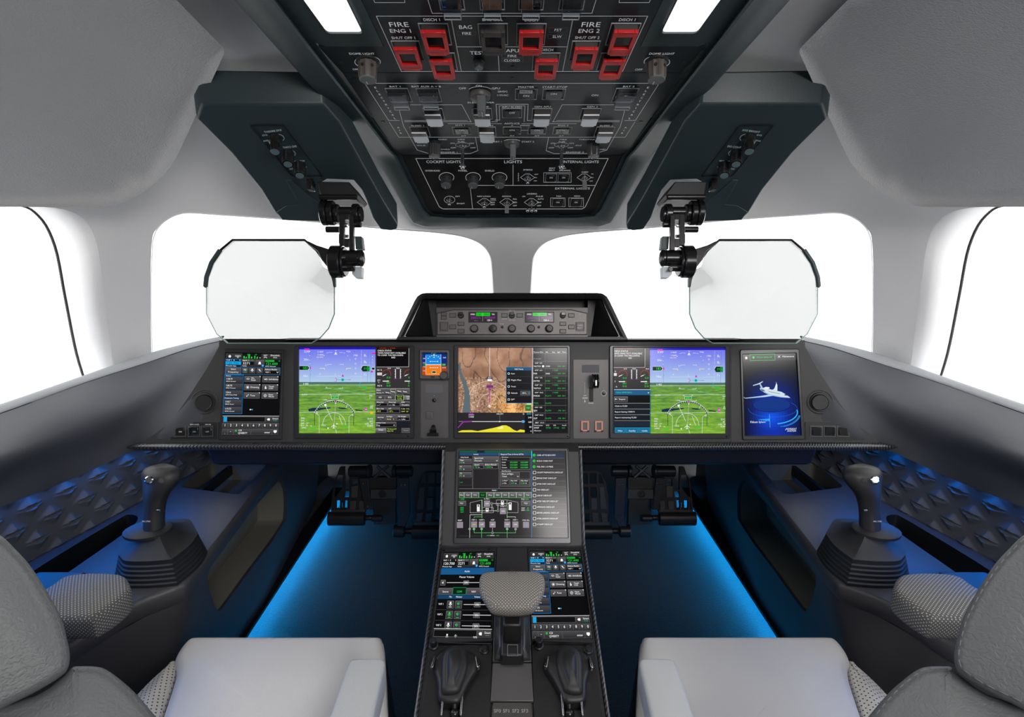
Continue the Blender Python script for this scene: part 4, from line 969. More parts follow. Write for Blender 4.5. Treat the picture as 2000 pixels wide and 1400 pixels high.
for x, kind in ((694,0),(846,1),(1000,2),(1154,3),(1302,4)):
    c = PG.hit(*c6p(x,340), .004); k = DP/F/4.1667
    mb = MB(); mb.lathe(c, PG.n, [(33*k,0),(33*k,.004),(30*k,.006),(20*k,.006)], 28); kk = mb.build('knob_collar', M_RUBBER, gp_)
    mb = MB(); mb.lathe(c+PG.n*.005, PG.n, [(27*k,0),(26*k,.012),(23*k,.015),(1*k,.0152)], 32, ribs=8 if kind == 4 else 0, ribd=.14); mb.build('knob', M_GLOSSB if kind == 1 else M_KNOB, kk, ang=30)
for x in (586, 1000, 1414):
    c = PG.hit(*c6p(x,234), .004); k = DP/F/4.1667
    mb = MB(); mb.lathe(c, PG.n, [(24*k,0),(24*k,.006),(20*k,.009),(1*k,.009)], 22); kk = mb.build('thumb_wheel', M_RUBBER, gp_); mb = MB(); mb.box(c+PG.v*12*k+PG.n*.006, PG.u, PG.v, PG.n, 34*k, 26*k, .008); mb.build('toggle', M_KNOBB, kk, bev=.001)
for x in (920, 1218): mb = MB(); mb.lathe(PG.hit(*c6p(x,328), .004), PG.n, [(.0035,0),(.0035,.002),(.0025,.003),(.0003,.003)], 16); mb.build('push_button', M_RUBBER, gp_)
for j, x0 in enumerate((646, 1106)):
    dx = x0-646; k = DP/F/4.1667
    mb = MB(); mb.frame_box(PG.hit(*c6p(764+dx,248), .004), PG.u, PG.v, PG.n, 238*k, 88*k, 6*k, .0022); rf = mb.build('readout_frame', M_RUBBER, gp_)
    D = Draw(c6, base=.0045); D.rect(650+dx,208,878+dx,288,'#2c282c',0)
    D.text(662+dx,224,'SPARS' if False else 'SPEED',11,'#ffffff',w=38); D.rect(708+dx,210,760+dx,238,'#10c020',2); D.text(734+dx,224,'CAS',10,'#064a0c',al='c',w=24,l=4); D.rect(762+dx,210,822+dx,238,'#10c020',2); D.text(792+dx,224,'LNAV',10,'#064a0c',al='c',w=36,l=4); D.text(834+dx,224,'TRK',11,'#ffffff',w=26)
    D.rect(760+dx,212,762+dx,280,'#aaaaaa',3); D.text(664+dx,252,'250',18,'#a030b0',w=44); D.text(712+dx,254,'KTS',12,'#a030b0',w=34); D.text(774+dx,252,'WPTNAM',17,'#a030b0',w=90); D.text(795+dx,272,'150→',14,'#ffffff',w=46); D.text(692+dx,274,'- - -',8,'#ffffff',w=30)
    D.build('readout', M_SCREEN, rf)

# ------------------------------------------------------------------ displays in the panel
def add_screen(t, fn, draws, off=.0016, name='screen'):
    D = Draw(fn, base=off)
    for d in draws: d(D)
    return D.build(name, M_SCREEN, t)
def bz_knobs(t, pl, pts):
    for x, y in pts: mb = MB(); mb.lathe(pl.hit(x, y, .008), pl.n, [(.0024,0),(.0024,.001),(.0004,.0012)], 12); mb.build('screw', M_GLOSSB, t)
t = bezel_unit('primary_display', 'big screen with green synthetic terrain and engine page, left of centre', PM, [(575,675),(808.5,675),(808.5,856),(575,856)], [(584,678),(800.5,678),(800.5,846),(584,846)])
add_screen(t, crop(PM,570,660,6.25), [lambda D: pfd(D, 90, 1020, 0), lambda D: eicas(D, 1157, 0, True), eicas_left]); bz_knobs(t, PM, [(797,852)])
t = bezel_unit('primary_display', 'big screen with green synthetic terrain and uplink dialog, right of centre', PM, [(1191,675),(1425,675),(1425,856),(1191,856)], [(1198,678),(1416.5,678),(1416.5,846),(1198,846)])
D = Draw(crop(PM,570+690,660+1.2,6.25), base=.0016); pfd(D, 58, 977, 0, True)
D2 = Draw(crop(PM,1110,660+1,6.25), base=.0016); eicas(D2, 665, 0, False, 1000); dialog_right(D2)
b = len(D.mb.v); D.mb.v += D2.mb.v; D.mb.f += [tuple(i+b for i in f) for f in D2.mb.f]; D.mb.m += D2.mb.m; D.mb.c += D2.mb.c; D.mb.smooth += D2.mb.smooth
D.build('screen', M_SCREEN, t); bz_knobs(t, PM, [(1419,852)])

def mfd(D):
    wt = '#ffffff'; g = '#20c048'
    st = 9.0; nx, ny = 101, 88
    for j in range(ny):
        for i in range(nx):
            x = 95+910*(i+.5)/nx; y = 120+790*(j+.5)/ny
            n = noise.fractal(Vector((x*.006, y*.006, 1.3)), 1.0, 2.1, 5); n2 = noise.ridged_multi_fractal(Vector((x*.0035+3, y*.0035, 7)), 1.0, 2.0, 4, 1.0, 2.0) if False else abs(noise.noise(Vector((x*.007, y*.004, 9))))
            r, gg, b = .66+n*.16, .50+n*.15, .40+n*.13
            t = max(0, min(1, (y-560)/350))*max(0, min(1, (x-430)/200)); r += .28*t; gg += .20*t; b += .02*t
            if n2 < .035: r *= .72; gg *= .74; b *= .78
            if y > 560 and x > 500:
                q = abs(noise.noise(Vector((x*.02+y*.012, y*.028, 4))))
                if q < .06: r *= .78; gg *= .72; b *= .62
            if x < 560 and y > 480:
                q = noise.noise(Vector((x*.05, y*.05, 2)))
                if q > .15: r += .1; gg += .12; b += .12
                elif q < -.25: r -= .12; gg -= .08; b -= .05
            xr_ = 100+(y-300)*.16 if y > 300 else 0; xr_ += 20*sin(y*.012)
            if y > 300 and abs(x-xr_-20) < 10+(y-300)*.06: r, gg, b = .36, .42, .44
            x0 = 95+910*i/nx; y0 = 120+790*j/ny; D.rect(x0, y0, x0+910/nx, y0+790/ny, s2l((max(0,r), max(0,gg), max(0,b))), 0)
    D.arc(475,730,245,10,170,'#f4eee0',3,2,ry=205); D.arc(475,830,140,10,170,'#f4eee0',3,2,ry=150); D.line([(478,120),(478,470)],wt,4,3); D.rect(448,470,506,500,'#141414',4); D.text(477,485,'257',20,wt,al='c',l=6); D.rect(450,502,504,526,wt,4)
    D.rect(438,576,518,608,'#7a2888',4); D.line([(476,608),(476,790)],'#a030a0',9,4); D.line([(458,632),(494,632)],'#a030a0',5,4); D.line([(474,812),(474,850)],wt,7,4); D.line([(452,836),(474,824),(496,836)],wt,5,4); D.text(278,652,'27',16,wt); D.text(314,832,'30',16,wt); D.text(388,584,'34',16,wt)
    D.rect(678,354,992,796,'#141519',5); D.box(678,354,992,796,'#2090c0',4,6); D.rect(683,360,988,396,'#1c5078',6); D.text(834,380,'VSD Mode',17,wt,al='c',w=110,l=8)
    for k, tx in enumerate(('Auto','Flight Plan','Track','Azimuth','SXM™')):
        y = 434+k*79
        if k: D.rect(683,y-42,988,y-40,'#4a4a4c',6)
        if k < 4: D.arc(710,y,12,0,360,wt,4,7,n=10)
        else: D.box(698,y-12,722,y+12,wt,3.5,7)
        D.text(738,y,tx,17,wt,w=len(tx)*11.5,l=8)
    D.rect(852,646,974,698,'#46444a',7); D.box(852,646,974,698,'#8a8890',2.5,8); D.text(868,672,'-98°L',16,wt,w=58,l=9); D.arc(954,672,9,-150,120,'#40b0c0',4,9)
    D.rect(910,816,984,890,'#3a6e38',5); D.box(908,814,986,892,'#8adc80',3,6); D.text(947,853,'VSD',18,'#80ff70',al='c',w=44,l=7); D.rect(930,796,990,812,'#c0e0b0',5)
    # vertical profile
    D.rect(95,910,1005,1165,'#262426',1); D.rect(906,910,1003,1165,'#0c0c0e',2); D.poly([(95,1150),(95,1142),(140,1126),(260,1124),(330,1136),(420,1118),(520,1098),(600,1078),(630,1066),(680,1066),(720,1084),(770,1120),(810,1136),(850,1116),(905,1124),(905,1150)],'#e8e030',3); D.poly([(560,1100),(600,1086),(630,1074),(650,1100),(600,1112)],'#f4f0a0',4)
    D.rect(260,1016,906,1023,'#e8e8e8',4); D.poly([(88,1090),(150,1016),(262,1010),(262,1024),(160,1030),(90,1102)],'#9a2ca8',5); D.line([(100,1018),(150,1018)],'#aaaaaa',4,4); D.rect(222,918,280,934,'#9a2ca8',4); D.text(252,962,'11000',18,wt,al='c',w=66); D.rect(218,938,288,941,wt,4); D.text(602,926,'SALOM',17,wt,al='c',w=82); D.rect(600,940,603,1010,'#888',3); D.disc(600,1020,8,wt,5); D.text(890,926,'GI',15,wt,al='c'); D.rect(872,1004,900,1034,'#40b0f0',5)
    D.rect(920,914,990,938,'#0c3a50',3); D.text(955,926,'18000',14,'#30c0f0',al='c',w=56,l=5)
    for y, tx in ((970,'240'),(1026,'180'),(1086,'80'),(1136,'0')): D.text(990,y,tx,17,wt,al='r',w=len(tx)*15)
    D.rect(1002,120,1006,1165,wt,6)
    # flight plan list
    D.rect(1008,120,1440,1165,'#161517',1)
    for x, t_, c in ((1012,'Course Dist',wt),(1158,'Alt',wt),(1240,'Ang',wt),(1304,'Spd',wt),(1362,'Time',wt)): D.text(x,172,t_,15,c,w=len(t_)*10.8)
    D.rect(1154,190,1156,1040,'#777777',3); D.rect(1404,140,1406,1050,'#555555',3)
    for y in (190,282,372,462,552,640,736,822,914,1006,1046): D.rect(1008,y,1436,y+2.2,'#8a888a',3)
    D.text(1012,254,'PW08R',18,'#888888',w=96)
    for y, co, nm, al_, ang_, sp, c in ((345,"360° 0.0",'*ALTO1','1530','','250',wt),(434,"070° 6.9",'PXR','3000','+1000','250',wt),(524,"075° 3.8",'DOTSD','6700','+1000','250',g),(614,"028° 2.2",'*INTO1','8000','+1000','250',g),(706,"054° 24.2",'PXR30','FL217','+1000','300',g),(796,'','*TOC','FL470','','',g),(886,"055° 122",'SJN','FL470','','.78',g),(980,"360° 63.3",'GUP','FL470','','.78',g)):
        if co: D.text(1028,y-40,co,15,wt,w=len(co)*11.5)
        D.text(1012,y,nm,19,g if nm == '*TOC' else wt,w=len(nm)*15.5); D.text(1158,y,al_,17,c,w=len(al_)*14)
        if ang_: D.text(1240,y-40,ang_,16,g,w=74)
        if sp: D.text(1304,y,sp,16,g,w=44); D.text(1362,y,'00+',16,g,w=44)
        if nm == '*ALTO1': D.rect(1118,333,1142,357,wt,3)
    D.text(1030,1032,'283° 13.3',15,wt,w=110); D.text(1018,1066,'Destination',13,wt,w=108); D.text(1165,1066,'DTG',13,wt); D.text(1255,1066,'ETE',13,wt); D.text(1362,1066,'Fuel R',13,wt,w=52); D.text(1018,1096,'KMSP',18,wt,w=62); D.text(1162,1096,'4738',18,g,w=60); D.text(1255,1096,'17+62',18,g,w=70); D.text(1358,1096,'0.0',18,g,w=38); D.text(1018,1130,'Alternate',14,wt,w=88)
t = bezel_unit('navigation_display', 'centre screen showing a desert map, vertical profile and flight plan list', PM, [(886.5,674.5),(1113.5,674.5),(1113.5,856),(886.5,856)], [(894.5,678.5),(1108,678.5),(1108,846),(894.5,846)])
add_screen(t, crop(PM,880,660,6.25), [mfd]); bz_knobs(t, PM, [(1109,851)])

# standby instrument
t = bezel_unit('standby_display', 'small square standby attitude screen, blue over orange, with a round knob', PM, [(819.5,683),(878,683),(878,740),(819.5,740)], [(825,689),(872.5,689),(872.5,733),(825,733)], h=.010, mat_=M_PLATE)
def stby(D):
    D.rect(1590,175,1895,455,'#0b2a7c',0); D.rect(1632,200,1822,326,'#1486e0',1); D.rect(1632,326,1822,455,'#f07c14',1); D.rect(1590,345,1632,455,'#b0480c',1); D.rect(1822,345,1895,455,'#a8400c',1); D.rect(1590,175,1895,200,'#0c2050',1)
    D.rect(1632,322,1822,328,'#ffffff',2); D.line([(1636,215),(1636,440)],'#ffffff',3,2); D.line([(1820,200),(1820,440)],'#ffffff',3,2)
    for y in (286,362): D.rect(1700,y-2,1768,y+2,'#eeeeff',2); D.disc(1690,y,6,'#ffffff',2); D.disc(1780,y,6,'#ffffff',2)
    D.disc(1736,206,9,'#ffffff',3); D.poly([(1736,222),(1728,240),(1744,240)],'#ffffff',3); D.rect(1604,308,1632,338,'#1c7a30',3); D.rect(1826,308,1880,342,'#1c6a30',3); D.text(1830,326,'1680',15,'#9f9',l=5); D.rect(1712,402,1758,430,'#284a10',3); D.box(1710,400,1760,432,'#ffffff',3,4)
    for k in range(7): D.arc(1736,300,88,35+k*18,38+k*18,'#ffffff',8,3,n=2)
    for y, tx in ((250,'180'),(302,'160'),(350,'140'),(400,'120')): D.text(1600,y,tx,12,'#ffffff',w=26,l=5)
    for k in range(8): D.disc(1660+k*22,440,3.5,'#ffffff',3)
    D.text(1840,240,'1500',14,'#ffffff',l=5); D.text(1834,362,'29.92',14,'#ffffff',w=46,l=5); D.text(1700,186,'ALT  HDG',9,'#5ac0a0',l=5)
    D.poly([(1870,175),(1895,175),(1895,200)],'#0a0a10',6)
add_screen(t, crop(PM,570,660,6.25), [stby])
mb = MB(); mb.lathe(PM.hit(868,733,.009), PM.n, [(.0125,0),(.0125,.003),(.0105,.004),(.0100,.016),(.0085,.018),(.0005,.018)], 30, ribs=15, ribd=.05); mb.build('knob', M_KNOB, t)
mb = MB(); mb.box(PM.hit(845,736,.010), PM.u, PM.v, PM.n, .010, .004, .001); mb.build('push_button', M_RUBBER, t)

# outer portrait displays
t = bezel_unit('radio_display', 'portrait touch screen of radio frequencies at the far left of the panel', PSD[-1], [(438.3,681.4),(554.5,683),(551,858),(429,859)], [(440.9,689),(549.9,690.9),(544,849.6),(433.2,849.6)])
add_screen(t, quadmap(PSD[-1], [(440.9,689),(549.9,690.9),(544,849.6),(433.2,849.6)], 640, 935), [vhf_page])
def sphere_page(D):
    wt = '#ffffff'
    st = 24
    for j in range(40):
        for i in range(20):
            x = i*33+16; y = j*24+12
            r = 1-min(1, abs(x-330)/360)**2; t_ = max(0, min(1, (y-120)/430)); b = .04+.62*t_*r
            gl = max(0, 1-math.hypot((x-300)/230, (y-740)/150)); D.rect(i*33, j*24, i*33+33, j*24+24, s2l((.01+.02*r*t_, .02+.16*t_*r+.16*gl, min(1, b+.25*gl))), 0)
    D.vgrad(0,0,640,84,'#3a3838','#1c1b1c',1); D.rect(84,0,386,80,'#06200c',2); D.box(84,0,386,80,'#28c850',4,3); D.poly([(24,42),(42,26),(60,42),(54,42),(54,58),(30,58),(30,42)],wt,4)
    D.disc(128,40,15,'#20c040',4); D.text(170,40,'Falcon Sphere°  M' if False else 'Falcon Sphere®',18,'#30d850',w=180,l=5); D.text(470,36,'Maintenance',20,wt,w=140,l=5); D.line([(420,24),(446,50)],wt,4,5); D.line([(446,24),(420,50)],wt,4,5)
    # rings
    def el(cx, cy, rx, ry, a0, a1, c, t): D.arc(cx, cy, rx, a0, a1, c, t, 3, ry=ry, n=40)
    D.poly([(100+0*k,560) for k in ()] or [(320+215*cos(a*pi/20), 600+78*sin(a*pi/20)) for a in range(40)], s2l((.02,.20,.52)), 2)
    el(320,600,215,78,170,370,'#06122e',5); el(330,640,280,95,175,400,'#1c6ae0',3); el(330,680,280,130,-80,10,'#30b0ff',12); el(340,700,300,150,-70,-8,'#2080e8',6)
    for k in range(22): a = radians(-75+k*3); D.line([(335+292*cos(a),690-150*sin(a)),(335+306*cos(a),690-160*sin(a))],'#50b8ff',3,4)
    D.rect(288,700,292,850,'#50c0ff',4); D.poly([(150,760),(290,750),(292,780)],'#2aa0ff',3)
    # aircraft: body, wings, engine, tail
    D.poly([(190,402),(240,400),(300,416),(380,436),(440,450),(490,482),(540,520),(500,518),(430,512),(360,500),(290,482),(230,448),(196,424)],'#cfe0ea',5)
    D.poly([(230,440),(290,470),(360,490),(450,508),(530,520),(440,508),(350,498),(280,476)],'#8ab0c8',6); D.poly([(476,478),(510,488),(500,496),(470,488)],'#10284a',7); D.line([(290,444),(420,472)],'#1c3a66',4,7)
    D.poly([(356,492),(250,506),(20,520),(2,514),(0,502),(12,514),(200,494),(320,474)],'#b8d8ec',6); D.poly([(330,430),(360,410),(384,350),(382,330),(396,372),(392,446)],'#d8e8f0',4); D.poly([(206,412),(186,352),(198,348),(232,410)],'#a8c8dc',6); D.poly([(110,368),(180,346),(230,322),(226,334),(188,358),(112,376)],'#c8dcea',7); D.poly([(232,402),(260,390),(300,394),(306,408),(270,416)],'#e8f2f8',6); D.poly([(196,410),(240,424),(250,444),(210,440)],'#5a7c98',7)
    D.text(66,786,'Falcon',23,wt,w=86,l=6); D.text(162,786,'Sphere°',22,'#dcecff',w=90,l=6); D.text(488,866,'DASSAULT',18,wt,w=100,l=6,slant=.2); D.text(480,888,'AVIATION',18,wt,w=100,l=6,slant=.2); D.line([(462,880),(478,860),(486,872)],wt,4,6)
R_IN = [(1450.5,692),(1555.5,689.5),(1565.5,849.6),(1455,850.4)]
t = bezel_unit('status_display', 'portrait screen with a white jet on blue at the far right of the panel', PSD[1], [(1446,683),(1560,681.5),(1571,858),(1451,859)], R_IN)
add_screen(t, quadmap(PSD[1], R_IN, 640, 935), [sphere_page])
# ------------------------------------------------------------------ overhead console
UO = .475
PA = Plane(CAM+UP*UO, -UP)
_t = FW*cos(radians(21.6))-UP*sin(radians(21.6))
PB = Plane(CAM+UP*UO+FW*(UO*F/(700-303)), _t.cross(RT))
def PO(py): return PA if py < 303 else PB
def oh(px, py, off=0): return PO(py).hit(px, py, off)
oc = thing('overhead_console', 'dark teal overhead console full of switches, guards and knobs, hanging from the ceiling', 'overhead console', oh(1000, 300))
IN_ = [(330,-300),(552,-4),(620,90),(670,157),(772,292),(785,305),(803,345),(835,408),(848,418),(880,420),(1000,420)]
OUT = [(190,-300),(452,-6),(560,115),(660,228),(713,288),(730,306),(760,355),(796,420),(806,436),(830,444),(1000,444)]
def full(L): return L+[(2000-x, y) for x, y in L[::-1][1:]]
def den(L):
    out = []
    for i in range(len(L)-1):
        for k in range(4): out.append((L[i][0]+(L[i+1][0]-L[i][0])*k/4, L[i][1]+(L[i+1][1]-L[i][1])*k/4))
    return out+[L[-1]]
FI = den(full(IN_)); FO = den(full(OUT))
def ohs(px, py, off):           # blend the two planes so the fold is soft
    w_ = max(0, min(1, (py-288)/34)); w_ = w_*w_*(3-2*w_)
    return PA.hit(px, py, off).lerp(PB.hit(px, py, off), w_) if py < 340 else PB.hit(px, py, off)
mb = MB()
def mixr(t, off): return [ohs(a[0]*(1-t)+b[0]*t, a[1]*(1-t)+b[1]*t, off) for a, b in zip(FO, FI)]
up_ = [p+Vector((0,0,.16)) for p in mixr(0, -.01)]
mb.loft([up_, mixr(0,-.006), mixr(.05,.003), mixr(.5,.007), mixr(.72,.010), mixr(.80,.007), mixr(.84,-.002), mixr(.90,-.001), mixr(1,-.001), mixr(1.02,-.008)], False)
mb.build('console_frame', M_TEAL, oc, recalc=False, ang=50)

def oplate(name, pts, m, draw=None, off=-.001):
    mb = MB(); mb.prism([oh(x, y if y != 303 else 302.9, off) if True else 0 for x, y in pts], -PO(pts[0][1]).n*.004) if name != 'lights_plate' else mb.prism([PB.hit(x, y, off) for x, y in pts], -PB.n*.004)
    if draw: draw.into(mb)
    return mb.build(name, [m, M_PRINT], oc, recalc=False)
def c1(x, y): return 600+x/5, y/5
def c2(x, y): return 1000+x/5, y/5
def c3(x, y): return 660+x/5, 140+y/5
def c4(x, y): return 1000+x/5, 140+y/5
LN = '#aeb2b4'
def mkD(pl, off=-.001): return Draw(lambda x, y, o, pl=pl: pl.hit(x, y, o), base=off, eps=.0003)
D = mkD(PA)
def ol(D, pts, t=.9, both=False, closed=False):
    D.line(pts, LN, t, 1, closed)
    if both: D.line([(2000-x, y) for x, y in pts], LN, t, 1, closed)
ol(D, [(735,31.6),(1265,31.6),(1216,139.5),(784,139.5)], 1.0, closed=True); ol(D, [(881,36),(901,139)], .9, True); ol(D, [(893,91.5),(1107,91.5)]); ol(D, [(973,104),(975,139)])
ol(D, [(832,-12),(844,26),(1156,26),(1168,-12)]); ol(D, [(727,-8),(732,5),(791,5),(789,-8)], .9, True)
def tx(D, pl, fn, x, y, t, w, h, c='#c8cbcd'):
    px, py = fn(x, y); D.ptext(pl, px, py, t, h/5, w/5, c)
for fn, x, y, t, w, h in ((c1,893,240,'FIRE',200,48),(c1,915,302,'ENG 1',225,38),(c1,1218,193,'DISCH 1',172,27),(c1,942,370,'SHUT OFF 1',240,26),(c1,1546,265,'BAG',135,36),(c1,1556,327,'FIRE',92,26),(c1,1810,193,'BAG ISOL',205,25),(c1,1665,517,'TEST',155,32),(c1,2005,495,'APU',130,32),(c1,2000,547,'FIRE',92,22),(c1,2000,590,'CLOSED',160,22),
    (c2,188,195,'DISCH',135,27),(c2,450,293,'FST',76,25),(c2,440,358,'SLW',90,25),(c2,770,240,'FIRE',195,48),(c2,752,302,'ENG 2',215,38),(c2,1128,193,'DISCH 1',172,27),(c2,735,368,'SHUT OFF 2',242,26),(c2,345,487,'DISCH',120,24),
    (c1,533,525,'DOME LIGHT',250,22),(c1,470,678,'OFF',55,18),(c2,1462,525,'DOME LIGHT',250,22),(c2,1238,680,'OFF',75,20)):
    tx(D, PA, fn, x, y, t, w, h)
D.box(1002-22,105,1002+20,112.5,'#5a5e60',.5,1); D.box(1002-22,114.5,1002+20,121,'#5a5e60',.5,1); D.box(1072,54,1108,63,'#44484a',.5,1); D.box(1070,67,1106,75,'#44484a',.5,1); D.box(893,61,929,69,'#44484a',.5,1)
for cx in (718, 1283): D.arc(cx,119,24,-40,220,'#b8bcbe',1.1,1,ry=10.5) if False else D.line([(cx+25*cos(radians(a)), 121-11.5*sin(radians(a))) for a in range(-50,235,12)],'#b0b4b6',1.2,1)
oplate('fire_plate', [(702,-60),(706,0),(750,90.6),(622,91),(668,141.5),(1332,141.5),(1378,91),(1250,90.6),(1294,0),(1298,-60)], M_OVPL, D)
D = mkD(PA)
ol(D, [(734,162.6),(1266,162.6)]); ol(D, [(714,165),(759,235.2),(780,235.5)], .8, True); ol(D, [(778,208),(788,246),(815,293),(838,300),(918,300),(933.5,294),(928.5,268)], .8, True)
ol(D, [(801,204.6),(902,204.6),(920,238)], .8, True); ol(D, [(790,235.5),(913,235.5)], .7, True); ol(D, [(790,237.6),(921,237.6)], .7, True); ol(D, [(760,238),(779,268),(797,268)], .7, True); ol(D, [(797,268),(1203,268)], .7)
ol(D, [(960,237.6),(971,237.6),(969,203.6),(1031.5,203.6),(1030,235.5),(1038,235.5)], .9); ol(D, [(967,234.5),(976,234.5),(975,206.6),(1025.5,206.6),(1023.5,237.6)], .8); ol(D, [(875,241.5),(980,241.5)], .7); ol(D, [(1019,241.5),(1126,241.5)], .7); ol(D, [(1018,254.4),(1031,254.4)], .7)
for fn, x, y, t, w, h in ((c3,560,145,'BAT 1',118,15),(c3,862,145,'BAT AUX A + B',290,17),(c3,1376,138,'ON',62,18),(c3,1216,163,'OFF',74,18),(c3,1542,163,'GPU',84,18),(c3,1608,194,'28VDC',100,16),(c3,1608,230,'115VAC',118,16),(c3,1396,301,'ELEC POWER',264,14),(c3,780,527,'BLEED 1',132,11),(c3,1196,523,'ENG 1',98,11),(c3,1450,527,'A/I ARM',136,12),
    (c3,1227,626,'A/T',50,11),(c3,1700,506,'ANTI-ICE',150,14),(c3,1700,524,'A',18,11),(c3,1700,625,'A/I',44,11),(c3,1204,662,'FIRE',74,10),(c3,1206,684,'FUEL',74,12),(c3,1120,699,'ON',46,12),(c3,1304,699,'ON',46,12),(c3,1128,743,'OFF',54,12),(c3,1318,743,'OFF',54,12),(c3,1545,684,'START 1',120,14),(c3,1700,667,'NORM',100,13),(c3,812,720,'IDLE',86,11),(c3,1022,662,'OVRD',86,11),(c3,1050,759,'OVRD',92,12),(c3,1088,787,'ENGINE 1',172,13),
    (c3,1425,343,'LINE',100,12),(c3,1665,346,'APU BLEED',0,0),
    (c4,138,150,'MASTER',156,18),(c4,418,150,'START-STOP',246,18),(c4,810,230,'ON',70,18),(c4,1140,145,'BAT 2',116,16),(c4,0,346,'APU BLEED',200,14),(c4,298,342,'GEN APU',164,14),(c4,785,342,'GEN 2',110,14),(c4,126,525,'WINGS',98,12),(c4,252,524,'B',20,11),(c4,500,524,'ENG 2',104,11),(c4,922,527,'BLEED 2',132,12),(c4,244,626,'A/T',48,11),(c4,482,626,'A/T',48,11),
    (c4,500,662,'FIRE',74,10),(c4,490,684,'FUEL',72,12),(c4,400,699,'ON',46,12),(c4,582,699,'ON',46,12),(c4,384,743,'OFF',54,12),(c4,570,743,'OFF',54,12),(c4,155,684,'START 2',124,14),(c4,730,662,'THROTTLE',156,11),(c4,650,720,'IDLE',60,11),(c4,888,690,'MAN',30,10),(c4,888,759,'OVRD',60,11),(c4,614,787,'ENGINE 2',180,14)):
    if w: tx(D, PA, fn, x, y, t, w, h)
for k, ch in enumerate('ELECTRICAL'):
    x, y = c3(365+190*k/9, 155+300*k/9); D.ptext(PA, x, y, ch, 3.6, 4.6 if ch != 'I' else 2); x, y = c4(1328-178*k/9, 155+300*k/9); D.ptext(PA, x, y, ch, 3.6, 4.6 if ch != 'I' else 2)
for k, ch in enumerate('AIR'):
    x, y = c3(590+24*k/2, 546+54*k/2); D.ptext(PA, x, y, ch, 3, 4.2 if ch != 'I' else 2); x, y = c4(1110-34*k/2, 546+54*k/2); D.ptext(PA, x, y, ch, 3, 4.2 if ch != 'I' else 2)
for cx in (903.5, 1096.5): D.line([(cx+14*cos(a*pi/10), 283-4.5*sin(a*pi/10)) for a in range(20)],'#9a9ea0',.7,1,True)
for cx, sg in ((937.6,1),(1000,1)): D.line([(cx+(24 if cx < 950 else 17)*cos(radians(a)), (178 if cx < 950 else 277)-(9 if cx < 950 else 5)*sin(radians(a))) for a in range(25,160,10)],'#b0b4b6',.9,1)
oplate('electrical_plate', [(669,142.5),(771,291.5),(786,302.6),(1214,302.6),(1229,291.5),(1331,142.5)], M_OVPL, D)
D = mkD(PB)
P = [(812,309.5),(1188,309.5),(1143,404),(1137,408),(865,408),(858,404)]
ol(D, P, 1.0, closed=True); ol(D, [(1002,322),(1002,362)]); ol(D, [(933,362),(1162,362)]); ol(D, [(918.6,366),(923,408)])
for fn, x, y, t, w, h in ((c3,1030,880,'COCKPIT LIGHTS',338,25),(c3,925,967,'OVERHEAD',146,15),(c3,1220,967,'PANEL',90,15),(c3,1482,967,'SHIELD',94,15),(c3,1168,1217,'DIM',42,12),(c3,1200,1287,'BRIGHT',80,12),(c3,1426,1217,'NAV LOGO',132,13),(c3,1516,1240,'NAV',52,10),(c3,1518,1253,'LOGO',54,10),(c3,1512,1276,'NAV',44,13),(c3,1510,1298,'OFF',42,13),(c3,1648,1217,'ANTICOL',92,13),
    (c4,10,880,'LIGHTS',180,27),(c4,672,880,'INTERNAL LIGHTS',352,24),(c4,155,958,'EMERG',90,13),(c4,237,1002,'ARM',38,10),(c4,230,1034,'ON',26,10),(c4,228,1066,'OFF',34,10),(c4,392,942,'SEAT',62,13),(c4,388,963,'BELT',60,13),(c4,512,942,'NO',30,13),(c4,516,965,'SMOKING',112,13),(c4,712,980,'CABIN',66,12),(c4,786,998,'ALL',26,10),(c4,782,1034,'PAX',30,10),(c4,772,1068,'OFF',36,10),
    (c4,590,1140,'EXTERNAL LIGHTS',342,19),(c4,195,1192,'LANDING',100,14),(c4,115,1218,'ON',32,12),(c4,268,1217,'PULSE',70,13),(c4,280,1243,'AUTO',60,13),(c4,266,1276,'PAX',44,13),(c4,264,1308,'OFF',40,13),(c4,28,1243,'ALL',42,14),(c4,28,1276,'RED',44,14),(c4,28,1308,'OFF',40,14),(c4,456,1215,'TAXI',52,12),(c4,636,1215,'MEMO',62,12)):
    tx(D, PB, fn, x, y, t, w, h)
for k, ch in enumerate('SNERG'): D.ptext(PB, 1012.6, 339+k*3.4, ch, 2.2, 2.2)
for cx, cy in ((946,395),(990,395),(1038,395),(1030.4,346.5),(1141,346.5)):
    D.line([(cx-14,cy),(cx-8,cy-4),(cx-4,cy-7),(cx+4,cy-7),(cx+8,cy-4),(cx+14,cy),(cx+8,cy+4),(cx+4,cy+7),(cx-4,cy+7),(cx-8,cy+4)],'#a8acae',.7,1,True)
D.line([(878+10.5*cos(a*pi/10), 390-7*sin(a*pi/10)) for a in range(20)],'#a8acae',.7,1,True)
for cx in (872,924,975.6): D.line([(cx+14.5*cos(radians(a)), 346.5-9.5*sin(radians(a))) for a in range(-60,225,12)],'#b0b4b6',1.0,1)
for x0,y0,x1,y1 in ((1061.5,337,1116,356.5),(1075,386,1104,404),(1110.5,386,1140,404)): D.box(x0,y0,x1,y1,'#9a9ea0',.8,1)
oplate('lights_plate', [(787,304),(1213,304),(1196,343),(1164,409),(1152,418.5),(848,418.5),(836,409),(804,343)], M_OVPLB, D)

